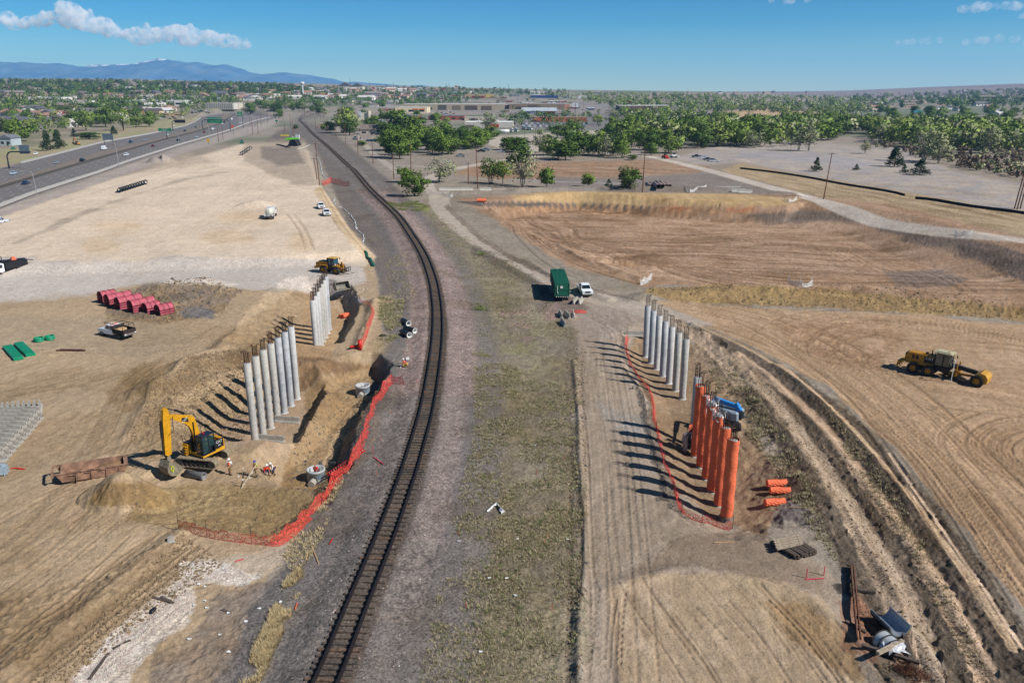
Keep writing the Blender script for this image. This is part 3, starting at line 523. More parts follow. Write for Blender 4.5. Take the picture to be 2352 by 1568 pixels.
# ---------------- mesh builder and tagging ----------------
def ordn(n):
    if n < 15: return ORD[n]
    n += 1; t = ['', '', 'twenty', 'thirty', 'forty', 'fifty', 'sixty', 'seventy', 'eighty', 'ninety'][n // 10]
    if n < 20: return ['sixteenth', 'seventeenth', 'eighteenth', 'nineteenth'][n - 16]
    return t[:-1] + 'ieth' if n % 10 == 0 else t + ' ' + ORD[n % 10 - 1]
ORD = ['first', 'second', 'third', 'fourth', 'fifth', 'sixth', 'seventh', 'eighth', 'ninth', 'tenth', 'eleventh', 'twelfth', 'thirteenth', 'fourteenth', 'fifteenth']
class MB:
    def __init__(s): s.v = []; s.f = []; s.m = []; s.s = []; s.cur = 0; s.M = None
    def add(s, vs_, fs_, smooth=False):
        o = len(s.v)
        if s.M is not None: vs_ = [tuple(s.M @ Vector(p)) for p in vs_]
        s.v += [tuple(p) for p in vs_]
        for f in fs_: s.f.append([o + i for i in f]); s.m.append(s.cur); s.s.append(smooth)
        return s
    def hexa(s, p): return s.add(p, [(0, 3, 2, 1), (4, 5, 6, 7), (0, 1, 5, 4), (1, 2, 6, 5), (2, 3, 7, 6), (3, 0, 4, 7)])
    def box(s, x, y, z, sx, sy, sz, rz=0, t=1.0, ry=0):    # centre, sizes, top taper
        a, b, c = sx / 2, sy / 2, sz / 2
        p = [(-a, -b, -c), (a, -b, -c), (a, b, -c), (-a, b, -c), (-a * t, -b * t, c), (a * t, -b * t, c), (a * t, b * t, c), (-a * t, b * t, c)]
        Mx = Matrix.Translation((x, y, z)) @ Matrix.Rotation(rz, 4, 'Z') @ Matrix.Rotation(ry, 4, 'Y')
        return s.hexa([tuple(Mx @ Vector(q)) for q in p])
    def beam(s, a, b, w, h, up=(0, 0, 1)):
        a, b = Vector(a), Vector(b); d = (b - a).normalized(); u = Vector(up)
        if abs(d.dot(u)) > .98: u = Vector((1, 0, 0))
        y = u.cross(d).normalized() * w / 2; z = d.cross(y).normalized() * h / 2
        return s.hexa([a - y - z, a + y - z, a + y + z, a - y + z, b - y - z, b + y - z, b + y + z, b - y + z])
    def cyl(s, p0, p1, r0, r1=None, n=10, caps=True, smooth=True):
        p0, p1 = Vector(p0), Vector(p1); r1 = r0 if r1 is None else r1
        d = (p1 - p0).normalized(); u = d.orthogonal().normalized(); w = d.cross(u)
        A = [2 * math.pi * k / n for k in range(n)]
        c0 = [p0 + (u * math.cos(a) + w * math.sin(a)) * r0 for a in A]; c1 = [p1 + (u * math.cos(a) + w * math.sin(a)) * r1 for a in A]
        s.add(c0 + c1, [(k, (k + 1) % n, n + (k + 1) % n, n + k) for k in range(n)], smooth)
        if caps: s.add(c0 + c1, [tuple(range(n))[::-1], tuple(range(n, 2 * n))])
        return s
    def tube(s, pts, r, n=5, r1=None):
        for i, (a, b) in enumerate(zip(pts[:-1], pts[1:])):
            ra = r if r1 is None else r + (r1 - r) * i / (len(pts) - 1); rb = r if r1 is None else r + (r1 - r) * (i + 1) / (len(pts) - 1)
            if (Vector(a) - Vector(b)).length > 1e-6: s.cyl(a, b, ra, rb, n, caps=(i in (0, len(pts) - 2)))
        return s
    def prism(s, prof, y0, y1, axis='y', smooth=False, caps=True):    # profile (x,z) swept along y
        n = len(prof)
        if axis == 'y': A = [(x, y0, z) for x, z in prof]; B = [(x, y1, z) for x, z in prof]
        elif axis == 'x': A = [(y0, x, z) for x, z in prof]; B = [(y1, x, z) for x, z in prof]
        else: A = [(x, z, y0) for x, z in prof]; B = [(x, z, y1) for x, z in prof]
        s.add(A + B, [(k, (k + 1) % n, n + (k + 1) % n, n + k) for k in range(n)], smooth)
        if caps: s.add(A + B, [tuple(range(n))[::-1], tuple(range(n, 2 * n))])
        return s
    def lathe(s, prof, c=(0, 0, 0), n=16, axis=None, smooth=True):    # profile (r,z)
        Q = Matrix.Translation(c) @ (Vector(axis).to_track_quat('Z', 'Y').to_matrix().to_4x4() if axis else Matrix())
        vs_ = []
        for r, z in prof:
            for k in range(n):
                a = 2 * math.pi * k / n; vs_.append(tuple(Q @ Vector((r * math.cos(a), r * math.sin(a), z))))
        return s.add(vs_, [(i * n + k, i * n + (k + 1) % n, (i + 1) * n + (k + 1) % n, (i + 1) * n + k) for i in range(len(prof) - 1) for k in range(n)], smooth)
    def arc(s, c, r0, r1, a0, a1, y0, y1, n=14):                     # curved shell in xz swept along y
        vs_ = []
        for k in range(n + 1):
            a = a0 + (a1 - a0) * k / n
            for r in (r0, r1):
                for y in (y0, y1): vs_.append((c[0] + r * math.cos(a), y, c[1] + r * math.sin(a)))
        fs_ = []
        for k in range(n):
            o = k * 4; fs_ += [(o, o + 4, o + 5, o + 1), (o + 2, o + 3, o + 7, o + 6), (o, o + 2, o + 6, o + 4), (o + 1, o + 5, o + 7, o + 3)]
        fs_ += [(0, 1, 3, 2), (n * 4, n * 4 + 2, n * 4 + 3, n * 4 + 1)]
        return s.add(vs_, fs_, False)
    def sheet(s, rows, smooth=True):
        n = len(rows[0]); return s.add([p for r in rows for p in r], [(i * n + k, i * n + k + 1, (i + 1) * n + k + 1, (i + 1) * n + k) for i in range(len(rows) - 1) for k in range(n - 1)], smooth)
    def ball(s, c, r, n=8, m=5, sq=(1, 1, 1)):
        prof = [(max(1e-4, r * math.sin(math.pi * i / m)), -r * math.cos(math.pi * i / m)) for i in range(m + 1)]
        o = len(s.v); s.lathe(prof, (0, 0, 0), n)
        M0 = s.M or Matrix()
        for i in range(o, len(s.v)):
            q = (M0.inverted() @ Vector(s.v[i])) if s.M else Vector(s.v[i])
            q = Vector((q.x * sq[0] + c[0], q.y * sq[1] + c[1], q.z * sq[2] + c[2])); s.v[i] = tuple(M0 @ q)
        return s
    def build(s, name, mats, parent=None, loc=None, rz=0):
        me = bpy.data.meshes.new(name); me.from_pydata(s.v, [], s.f); me.update()
        if not isinstance(mats, (list, tuple)): mats = [mats]
        for m_ in mats: me.materials.append(m_)
        me.polygons.foreach_set('material_index', s.m); me.polygons.foreach_set('use_smooth', s.s)
        o = bpy.data.objects.new(name, me); COL.objects.link(o)
        if parent: o.parent = parent
        if loc is not None: o.location = loc
        if rz: o.rotation_euler = (0, 0, rz)
        return o
def tag(o, label, cat=None, group=None, kind=None):
    if label: o['label'] = label
    if cat: o['category'] = cat
    if group: o['group'] = group
    if kind: o['kind'] = kind
    return o
def thing(name, label, cat, loc=(0, 0, 0), rz=0, group=None, tilt=(0, 0)):
    o = bpy.data.objects.new(name, None); COL.objects.link(o); o.empty_display_size = .2
    o.location = loc; o.rotation_euler = (tilt[0], tilt[1], rz); return tag(o, label, cat, group)
def copy_tree(o, parent=None):
    c = o.copy(); COL.objects.link(c)
    if parent: c.parent = parent
    for ch in list(o.children): copy_tree(ch, c)
    return c
def place(proto, used, loc, rz=0, label=None, scale=None):
    """First call moves the prototype itself, later calls copy it."""
    o = proto if not used.get(proto.name) else copy_tree(proto)
    used[proto.name] = True; o.location = loc; o.rotation_euler[2] = rz
    if label: o['label'] = label
    if scale: o.scale = (scale,) * 3 if isinstance(scale, (int, float)) else scale
    return o
def words(txt, name, m, parent, loc, rot, size, depth=0.004, sx=1.0):
    cu = bpy.data.curves.new(name, 'FONT'); cu.body = txt; cu.size = size; cu.align_x = 'CENTER'; cu.align_y = 'CENTER'; cu.extrude = depth; cu.resolution_u = 2
    t = bpy.data.objects.new(name, cu); COL.objects.link(t); bpy.context.view_layer.update()
    me = bpy.data.meshes.new_from_object(t.evaluated_get(bpy.context.evaluated_depsgraph_get())); bpy.data.objects.remove(t)
    me.materials.clear(); me.materials.append(m)
    o = bpy.data.objects.new(name, me); COL.objects.link(o); o.location = loc; o.rotation_euler = rot; o.scale = (sx, 1, 1)
    if parent: o.parent = parent
    return o
# shared materials
M_ = {}
def cm(key, rgb, **k):
    if key not in M_: M_[key] = mat(key, tuple(lin(rgb) * 0.66), **k)
    return M_[key]
CONC = cm('concrete', (196, 192, 184), rough=.85, var=.13, scale=2.2, bump=.25)
CONCD = cm('old_concrete', (182, 176, 165), rough=.9, var=.2, scale=3, bump=.4)
YEL = cm('machine_yellow', (222, 160, 30), rough=.42, var=.14, scale=2.5, spec=.4); YELD = cm('worn_yellow', (196, 140, 44), rough=.6, var=.25, scale=3)
BLK = cm('black_paint', (38, 38, 42), rough=.5, var=.3, scale=4); RUB = cm('rubber', (58, 55, 54), rough=.9, var=.35, scale=6, bump=.5)
STL = cm('worn_steel', (140, 134, 126), rough=.55, metal=.3, var=.25, scale=5); DST = cm('dark_steel', (70, 66, 62), rough=.7, var=.3, scale=5)
RUST = cm('rusty_steel', (150, 96, 72), rough=.85, var=.4, scale=2.5, bump=.4); RBR = cm('rebar', (92, 58, 44), rough=.8, var=.4, scale=6)
WHT = cm('white_paint', (238, 240, 242), rough=.3, var=.03, spec=.5); GLS = cm('dark_glass', (34, 44, 52), rough=.08, var=.3, scale=2, spec=.8)
GRNC = cm('green_sheet', (34, 106, 84), rough=.5, var=.15, scale=2); ORG = cm('orange_blanket', (255, 126, 84), rough=.8, var=.1, scale=5, bump=.8)
WOOD = cm('weathered_wood', (178, 160, 138), rough=.9, var=.3, scale=6, bump=.5); WOODD = cm('creosoted_wood', (92, 80, 72), rough=.9, var=.4, scale=5, bump=.5)
WOODY = cm('new_wood', (214, 178, 132), rough=.8, var=.15, scale=5); POLE = cm('pole_wood', (122, 82, 62), rough=.9, var=.3, scale=3)
SKIN = cm('skin', (190, 138, 110), rough=.6, var=.08); HIV = cm('orange_vest', (250, 92, 54), rough=.7, var=.1); LIME = cm('lime_shirt', (214, 224, 40), rough=.7, var=.1)
DENIM = cm('denim', (58, 70, 96), rough=.9, var=.2, scale=8); KHAKI = cm('khaki_cloth', (160, 138, 108), rough=.9, var=.2, scale=8); GREYC = cm('grey_cloth', (120, 116, 108), rough=.9, var=.2)
HATW = cm('white_plastic', (244, 244, 240), rough=.35, var=.03); BLUEP = cm('blue_plastic', (40, 84, 170), rough=.4); REDP = cm('red_plastic', (220, 46, 36), rough=.5); CLEARP = cm('pale_plastic_sheet', (228, 228, 232), rough=.25, var=.15, scale=4, spec=.7)
BLUL = cm('lift_blue', (52, 146, 222), rough=.4); GRYL = cm('lift_grey', (150, 166, 178), rough=.4, var=.05); RED = cm('red_paint', (196, 32, 38), rough=.4); PINK = cm('pink_paint', (240, 70, 100), rough=.6)
REDF = cm('faded_red_form', (194, 92, 106), rough=.6, var=.22, scale=1.2); TEAL = cm('green_pipe', (34, 168, 122), rough=.45, var=.15, scale=4)
BLKP = cm('black_pipe_wall', (46, 48, 54), rough=.5, var=.25, scale=3); CARD = cm('brown_box', (170, 132, 96), rough=.8)

# ---------------- railway ----------------
def zc(p): return hz(p[0], p[1])
tr = []
acc = 0
for a, b in zip(TRACK[:-1], TRACK[1:]):
    L = math.hypot(b[0] - a[0], b[1] - a[1]); n = max(1, int(L / .5))
    for k in range(n): tr.append((a[0] + (b[0] - a[0]) * k / n, a[1] + (b[1] - a[1]) * k / n, math.atan2(b[1] - a[1], b[0] - a[0])))
zs = np.array([max([hz(x + dx * math.sin(h), y - dx * math.cos(h)) for dx in (-1.2, -.6, 0, .6, 1.2)]) for x, y, h in tr[::4]])
k9 = np.ones(9) / 9; zs = np.convolve(np.pad(zs, 4, mode='edge'), k9, 'valid'); zt_ = np.interp(np.arange(len(tr)), np.arange(len(zs)) * 4, zs) + 0.03
railway = thing('railway_track', 'single railway track curving through the site on dark wooden ties', 'railway track')
for s_, lb in ((1, 'rail'), (-1, 'rail')):
    m = MB(); prof = [(-.07, 0), (.07, 0), (.07, .02), (.018, .04), (.018, .13), (.042, .14), (.042, .18), (-.042, .18), (-.042, .14), (-.018, .13), (-.018, .04), (-.07, .02)]
    prof = [(x * 1.6, z * 1.3) for x, z in prof]; rows = []
    for i in range(0, len(tr), 3):
        x, y, h = tr[i]; nx, ny = -math.sin(h), math.cos(h); o = s_ * .755
        rows.append([(x + nx * (o + px), y + ny * (o + px), zt_[i] + .09 + pz) for px, pz in prof + prof[:1]])
    m.sheet(rows, False); m.build('rail', cm('rail_steel_and_shadow', (48, 41, 40), rough=.55, metal=.2, var=.25, scale=3), railway)  # dark colour and extra width also stand in for each rail's shadow
tiem = [cm('tie_a', (104, 91, 80), rough=.95, var=.4, scale=5, bump=.6), cm('tie_b', (116, 94, 78), rough=.95, var=.45, scale=4, bump=.6), cm('tie_c', (90, 81, 74), rough=.95, var=.4, scale=5, bump=.6)]
def tie(m, i, rr):
    x, y, h = tr[i]; m.M = Matrix.Translation((x, y, zt_[i])) @ Matrix.Rotation(h, 4, 'Z') @ Matrix.Rotation(rr.uniform(-.012, .012), 4, 'X')
    L = 2.7 + rr.uniform(-.12, .16); m.box(0, rr.uniform(-.06, .06), .0, .24, L, .17, rr.uniform(-.03, .03)); m.cur = 0
rr = random.Random(2); first = next(i for i, t in enumerate(tr) if t[1] > 38)
for i in range(first, first + 100):
    m = MB(); tie(m, i, rr); m.build('tie', tiem[rr.choice([0, 0, 1, 2])], railway)
m = MB()
for i in list(range(first)) + list(range(first + 100, min(len(tr), 1700))):
    c = rr.choice([0, 0, 1, 2]); n0 = len(m.m); tie(m, i, rr); m.m[n0:] = [c] * (len(m.m) - n0)
o = m.build('remaining_ties', tiem, railway); o['kind'] = 'stuff'

# ---------------- columns ----------------
def cage(h, hook, seed, r=.27, n=9):
    m = MB(); q = random.Random(seed)
    for k in range(n):
        a = 2 * math.pi * k / n + .1; x, y = r * math.cos(a), r * math.sin(a); hh = h * q.uniform(.9, 1.06)
        pts = [(x, y, -.05), (x, y, hh)]
        if hook == 'hook':
            d = Vector((math.cos(a * .5 + q.uniform(-.4, .4) + seed), math.sin(a * .5 + seed), 0)) * .16
            pts += [(x + d.x * .5, y + d.y * .5, hh + .14), (x + d.x * 1.6, y + d.y * 1.6, hh + .12), (x + d.x * 2.1, y + d.y * 2.1, hh - .04)]
        elif hook == 'bend':
            pts += [(x + .10, y + .0, hh + .3), (x + .32 + q.uniform(-.05, .05), y - .05, hh + .42)]
        m.tube(pts, .024, 4)
    for z in (.25, .65, 1.0): m.tube([(r * 1.04 * math.cos(t), r * 1.04 * math.sin(t), z) for t in [2 * math.pi * j / 12 for j in range(13)]], .014, 4)
    return m
def column(base, ztop, label, group, kind, seed, hook='hook', cagem=None):
    zb = hz(base[0], base[1]); zb2 = min(zb, base[2]) - .15
    t = thing('bridge_column', label, 'column', (base[0], base[1], zb2), seed * .7, group); t['kind'] = 'thing'; hh = ztop - zb2; q = random.Random(seed)
    r = .42; tone = q.choice([0, 1, 2]) if kind != 'wrap' else 0
    prof = [(r, 0)]
    prof += [(r, hh - .02), (r - .03, hh), (.001, hh)]; prof = [(r, 0), (r, hh * .5)] + prof[-3:]
    m = MB(); m.lathe(prof, n=24); m.lathe([(r + .12, 0), (r + .10, .22 + (.1 if kind == 'wrap' else 0)), (r, .26)], n=20)
    cmats = [CONC, cm('pale_concrete', (208, 206, 202), rough=.85, var=.09, scale=1.6, bump=.2), cm('cool_concrete', (190, 192, 194), rough=.85, var=.16, scale=1.3, bump=.2)]
    m.cur = 1
    for f in (.27, .45, .62, .78): m.lathe([(r + .003, hh * f - .009), (r + .003, hh * f + .009)], n=24)
    m.build('shaft', [cmats[tone], cm('seam', (140, 136, 130))], t)
    cg = cage(1.25, hook, seed).build('rebar_cage', RBR if hook == 'hook' and seed % 3 else cm('dark_rebar', (66, 54, 48), rough=.7, var=.3), t, (0, 0, hh))
    if kind == 'wrap':
        w = MB(); rows = []; z0 = q.uniform(.3, .42); N = 40
        for i in range(N + 1):
            z = z0 + (hh + .12 - z0) * i / N; row = []
            for k in range(33):
                a = 2 * math.pi * k / 32
                rr_ = .53 + .018 * math.sin(z * 14 + 3 * math.sin(a * 2 + seed)) * (1 if q.random() < .9 else 2) + .02 * math.sin(z * 3.1 + a + seed) + (.07 * max(0, math.cos(a - 5.2 - seed * .05)) ** 18)
                if i < 2: rr_ *= .95
                row.append((rr_ * math.cos(a), rr_ * math.sin(a), z + (.05 * math.sin(a * 2 + seed) if i in (0, N) else 0)))
            row[-1] = row[0]; rows.append(row)
        w.sheet(rows); w.sheet([[(p[0] * .97, p[1] * .97, p[2]) for p in rows[-1]], rows[-1]])
        b_ = w.build('curing_blanket', [ORG], t)
        if seed % 2:
            f = MB(); f.sheet([[(.50 * math.cos(a), .50 * math.sin(a), z) for a in (5.0, 5.2, 5.35)] for z in (.5, 1, 1.6, 2.4)]); f.sheet([[(.53 * math.cos(5.1) , .53 * math.sin(5.1), z), (.62 * math.cos(5.2), .62 * math.sin(5.2), z - .1)] for z in (.4, .9, 1.4, 1.9)]); f.build('loose_flap', ORG, b_)
    return t
def row(n, d0, d1, zb, zt0, zt1, lab, group, kind='bare', hook='hook', s0=0):
    a = Vector((*P(*d0, zb), zb)); b = Vector((*P(*d1, zb), zb))
    return [column(a.lerp(b, i / (n - 1)), zt0 + (zt1 - zt0) * i / (n - 1), lab(i), group, kind, s0 + i, hook) for i in range(n)]
LNc = row(7, (587, 1021), (682.5, 915.5), -3, 7.0, 7.0, lambda i: f'{ORD[i]} bare concrete column from the camera in the row beside the excavator', 'columns in the row by the excavator', s0=1)
LFc = row(7, (727, 814), (756.5, 756.5), -3, 5.7, 6.3, lambda i: f'{ORD[i]} bare concrete column from the camera in the row below the wheel loader', 'columns in the far left pit', s0=11)
RFc = row(7, (1567, 915.5), (1482, 818.5), -1.2, 6.7, 6.5, lambda i: f'{ORD[i]} bare concrete column from the camera in the row before the white pickup', 'bare columns on the right', hook='bend', s0=21)
RNc = row(6, (1668, 1193), (1597.5, 1046), -1.2, 6.7, 6.7, lambda i: f'{ORD[i]} column from the camera end wrapped in an orange curing blanket', 'columns wrapped in orange blankets', 'wrap', 'bend', 31)
_b = P(1591, 1020, -1.2); column(Vector((*_b, -1.2)), 6.7, 'bare concrete column at the far end of the orange wrapped row, with tall rebar', None, 'bare', 41, 'bend')
q = RNc[0]; m = MB()
for k in range(5): m.lathe([(.6 + .03 * (k % 2), 0), (.63 + .03 * (k % 2), .035), (.6 + .03 * (k % 2), .07)], (.04 * math.sin(k), .03 * math.cos(k * 2), .3 + k * .075), 20)
m.build('coiled_cable', STL, q)
# plastic sheet caught on the wrapped columns
for col_, z_, lb in ((RNc[2], 6.75, 0), (RNc[3], 6.9, 1)):
    m = MB(); rows = []
    for i in range(7):
        rows.append([((.56 + .12 * math.sin(i * 1.7 + k * 2.1) + .05 * i / 6) * math.cos(2 * math.pi * k / 18), (.56 + .12 * math.sin(i * 1.3 + k * 1.7)) * math.sin(2 * math.pi * k / 18), i * .16 - .35 + .08 * math.sin(k * 1.9)) for k in range(19)])
        rows[-1][-1] = rows[-1][0]
    m.sheet(rows, False); o = m.build('plastic_sheet', cm('clear_plastic', (206, 210, 212), rough=.2, var=.2, scale=5, spec=.8, alpha=.55), None, (col_.location.x, col_.location.y, z_)); tag(o, ('crumpled clear plastic sheet round the top of the third orange column' if lb == 0 else 'crumpled clear plastic sheet round the rebar of the fourth orange column, beside the blue boom'), 'plastic sheet')
m = MB(); m.sheet([[(.0 + .05 * i, -.02 * i, 2.2 - z), (.12 + .16 * i / 6, 0, 2.2 - z)] for i, z in enumerate([0, .35, .7, 1.05, 1.4, 1.75, 2.1])], True)
o = m.build('plastic_strip', CLEARP, None, (RNc[4].location.x - .1, RNc[4].location.y - .62, 3.3)); tag(o, 'pale plastic strip hanging down between the two farthest orange columns', 'plastic sheet')

# ---------------- jersey barriers ----------------
JP = [(-.3, 0), (.3, 0), (.3, .08), (.14, .33), (.09, .82), (-.09, .82), (-.14, .33), (-.3, .08)]
def jersey(L=3.05, mt=CONCD):
    m = MB(); m.prism(JP, -L / 2, L / 2)
    m.cur = 1
    for k in (-.6, .6): m.box(.0, k, .825, .06, .1, .02)
    for s in (-1, 1): m.box(0, s * (L / 2 + .005), .5, .05, .04, .3)
    return m
jme = jersey().build('concrete_barrier', [CONCD, DST]); jme['category'] = 'barrier'
jw = jersey(3.6, CONC).build('concrete_barrier', [cm('white_concrete', (226, 220, 208), rough=.8, var=.1), DST])
U = {}
def jb(u, v, rz, label, proto=jme, dz=0, group=None, sc_=None, z=None):
    p = G(u, v) if z is None else Vector((*P(u, v, z), z)); o = place(proto, U, (p.x, p.y, (p.z if z is None else z) + dz), rz, label, sc_); tag(o, label, 'concrete barrier', group); return o
for (u, v, a, l) in [(1321, 695, -20, 'left of the two leaning concrete barriers beside the white pickup'), (1333, 695, -16, 'right of the two concrete barriers in front of the white pickup'),
    (1288, 726, 4, 'left end barrier of the three barriers behind the green trailer'), (1303, 727, 12, 'middle barrier of the three barriers by the red netting heap'), (1317, 726, -3, 'right end barrier of the three barriers by the red netting heap'),
    (1294, 745, 8, 'single grey concrete barrier nearest the camera below the group of three')]:
    jb(u, v, R(a), l)
jb(624, 1014, R(80), 'long concrete barrier beside the nearest left column', z=-3, sc_=(1, 1.05, 1))
jb(660, 970, R(80), 'long concrete barrier reaching right from the fourth left column', z=-3, sc_=(1, 1.05, 1))
jb(1460, 772, R(86), 'concrete barrier behind orange netting at the foot of the far right columns', sc_=(1, 1.1, 1))
for i, (u, v, a) in enumerate([(1046, 437, 88), (1340 / 2352 * 0 + 1028, 437, 88), (1070, 437, 88), (1095, 438, 88), (1108, 438, 88)]):
    pass
for i, u in enumerate([1022, 1036, 1050, 1073, 1115]): jb(u, 437.5, R(88), f'{ORD[i]} white barrier from the left on the road edge below the round leafy tree', jw, sc_=1.25)
for i, (u, v) in enumerate([(1661, 435), (1685, 434.5), (1696, 441), (1712, 443)]): jb(u, v, R(82), f'{ORD[i]} white barrier from the left beside the pale dirt road right of the rusty pipes', jw, sc_=1.4)
jb(1023, 693 / 2352 * 0 + 373, R(75), 'single white barrier lying by the bushes left of the grey pickup', jw, sc_=1.3)
for i, u in enumerate([849, 862, 873]): jb(u, 324, R(88), f'{ORD[i]} white barrier from the left on the crossing beside the railway', jw, sc_=1.5)
# stacked barriers at the left edge
base = Vector((*P(14, 1062, 0), 0)); far = Vector((*P(98, 965, 0), 0)); dirn = (far - base)
n = 11
for lay in (0, 1):
    for i in range(n):
        p = base + dirn * (i / (n - 1)); L = 4.3; p = p + Vector((-2.4 - .28 * lay, 0.2, 0))
        z = hz(p.x, p.y); o = place(jme, U, (p.x, p.y, z + .84 * lay), R(90 + 3), None, (1.25, 1.5, 1.0))
        tag(o, f'{ORD[i]} barrier from the camera, {"upper" if lay else "lower"} layer of the left edge stack', 'concrete barrier', 'barriers stacked at the left edge')
for i in range(8):
    p = G(12 + i * 12.5, 962 - i * .8); o = place(jme, U, (p.x - 1.2, p.y + 1.5, p.z + .25), R(28), None, (1, 1.0, .9)); tag(o, f'{ORD[i]} pale barrier from the left in the row behind the barrier stack', 'concrete barrier', 'barriers behind the stack')

# ---------------- netting fences ----------------
def netmat(key, rgb, cell=9.0, hold=.39):
    m = bpy.data.materials.new(key); m.use_nodes = True; nt = m.node_tree; b = nt.nodes['Principled BSDF']; b.inputs['Base Color'].default_value = (*tuple(lin(rgb) * .9), 1); b.inputs['Roughness'].default_value = .6
    tc = nt.nodes.new('ShaderNodeTexCoord'); n = nt.nodes.new('ShaderNodeTexNoise'); n.inputs['Scale'].default_value = cell; n.inputs['Detail'].default_value = 3
    nt.links.new(tc.outputs['Object'], n.inputs['Vector']); r = nt.nodes.new('ShaderNodeValToRGB'); nt.links.new(n.outputs['Fac'], r.inputs[0])
    r.color_ramp.elements[0].position = hold; r.color_ramp.elements[1].position = hold + .25; r.color_ramp.elements[0].color = (.06, .06, .06, 1)
    nt.links.new(r.outputs[0], b.inputs['Alpha']); return m
NETR = netmat('red_netting', (222, 72, 58)); NETW = netmat('white_netting', (226, 226, 222)); NETD = netmat('dark_netting', (60, 56, 52))
def netfence(pts, h, label, mt, posts=3, sag=.25, lean=.2, post_m=None, hs=None, name='netting_fence', cat='safety fence', step=1):
    t = thing(name, label, cat); g = [G(u, v) for u, v in pts]; path = smooth_path([(p.x, p.y) for p in g], 5); rows = []
    q = random.Random(int(pts[0][0])); m = MB(); top = []
    for i, (x, y) in enumerate(path):
        z = hz(x, y); f = i / len(path); hh = h * ((hs[0] + (hs[1] - hs[0]) * f) if hs else 1) * (1 - sag * abs(math.sin(i * .63)) - q.uniform(0, .12)); ox = q.uniform(-lean, lean * .3)
        c = []
        for k in range(5): c.append((x + ox * k / 4 + .07 * math.sin(i + k * 2), y - lean * k / 4 * .5, z + .02 + hh * k / 4))
        c.insert(0, (x + .35, y - .15, z + .03)); rows.append(c)
    m.sheet(rows, False); m.build('netting', mt, t)
    for i in range(0, len(path), posts * 5 // 2):
        x, y = path[i]; z = hz(x, y); pm = MB(); pm.cyl((0, 0, -.1), (q.uniform(-.08, .08), q.uniform(-.05, .05), h * 1.25), .025, n=6); pm.build('post', post_m or DST, t, (x, y, z))
    return t
netfence([(410, 1214), (450, 1228), (520, 1242), (590, 1250), (632, 1252), (665, 1232), (700, 1200), (740, 1160), (770, 1110), (815, 1055), (835, 1010), (845, 975), (860, 935), (885, 895), (900, 880), (928, 884)], 1.3, 'long red orange safety netting curving round the left excavation beside the ballast', NETR, 3, hs=(1.0, 1.1))
netfence([(826, 690), (845, 700), (856, 715), (848, 745), (838, 775), (828, 800)], .9, 'short red safety netting along the right edge of the far left pit', NETR, 3)
netfence([(1440, 775), (1436, 800), (1444, 830), (1462, 862), (1488, 895), (1498, 930), (1500, 965), (1508, 990), (1520, 1050), (1536, 1090), (1552, 1140), (1562, 1170), (1590, 1193), (1630, 1203), (1682, 1214)], 1.0, 'long red orange netting fence along the slope left of the right hand columns', NETR, 3)
netfence([(1432, 845), (1450, 870), (1470, 900), (1480, 950), (1492, 1010), (1505, 1060), (1520, 1100), (1525, 1150)], .25, 'dark drooping net lying beside the red fence on the right dirt road', NETD, 20, lean=.5, name='fallen_net', cat='net')
netfence([(741, 426), (760, 419), (780, 424), (803, 428)], 2.4, 'red orange netting round a dirt heap below the tall rail side pole', NETR, 2)
for pts, l in [([(1471, 655), (1480, 651), (1496, 641)], 'white sagging net on posts beside the dirt road right of the white pickup'), ([(1810, 654), (1836, 659), (1866, 656)], 'white V shaped sagging net on the berm below the big dirt basin'),
               ([(1568, 432), (1585, 436), (1622, 432)], 'white sagging net hung by the single pole right of the round green tree'), ([(1800, 460), (1812, 465), (1830, 459)], 'white net scrap at the basin rim beside the pale road'),
               ([(2192, 538), (2212, 542), (2234, 538)], 'white net sagging at the edge of the pale road far right'), ([(1015, 446), (1030, 452), (1040, 452)], 'grey net scrap below the white road barriers')]:
    netfence(pts, 1.5, l, NETW, 2, sag=.5, post_m=WHT, name='white_net', cat='net')
for pts, l, h in [([(1700, 388), (1770, 396), (1850, 408), (1940, 425), (2040, 441), (2078, 450)], 'long black silt fence across the grey field on the right', .8), ([(2102, 457), (2150, 462), (2230, 476), (2352, 492), (2500, 515)], 'black silt fence section at the far right of the grey field', .9)]:
    t = thing('silt_fence', l, 'silt fence'); path = smooth_path([tuple(G(u, v))[:2] for u, v in pts], 6); m = MB()
    m.sheet([[(x, y, hz(x, y) - .2), (x, y, hz(x, y) + h)] for x, y in path]); m.sheet([[(x, y + .1, hz(x, y) - .2), (x, y + .1, hz(x, y) + h)] for x, y in path]); m.build('fabric', cm('black_fabric', (34, 33, 36), rough=.9), t)
    m = MB()
    for x, y in path[::2]: m.cyl((x, y - .05, hz(x, y)), (x, y - .05, hz(x, y) + h + .15), .04, n=4)
    m.build('stake_row', WOODD, t)
# white and green silt socks along the pad
for pts, l, c_, r in [([(722, 345), (735, 375), (740, 400), (748, 410)], 'white fabric silt sock snaking down beside the tall poles', HATW, .16), ([(770, 455), (768, 470), (785, 478), (800, 490), (812, 505), (816, 520), (822, 530), (836, 545), (833, 560)], 'crumpled white silt sock along the foot of the pale fill slope', HATW, .13),
                      ([(664, 345), (690, 341), (712, 333)], 'straight white hose lying left of the railway crossing', HATW, .18), ([(840, 580), (850, 600), (858, 612)], 'dark green silt sock at the corner of the pale pad', GRNC, .35)]:
    m = MB(); path = smooth_path([tuple(G(u, v))[:2] for u, v in pts], 6); q = random.Random(3)
    m.tube([(x + q.uniform(-.3, .3), y + q.uniform(-.3, .3), hz(x, y) + r * .6) for x, y in path], r, 6); o = m.build('silt_sock', c_); tag(o, l, 'silt sock')
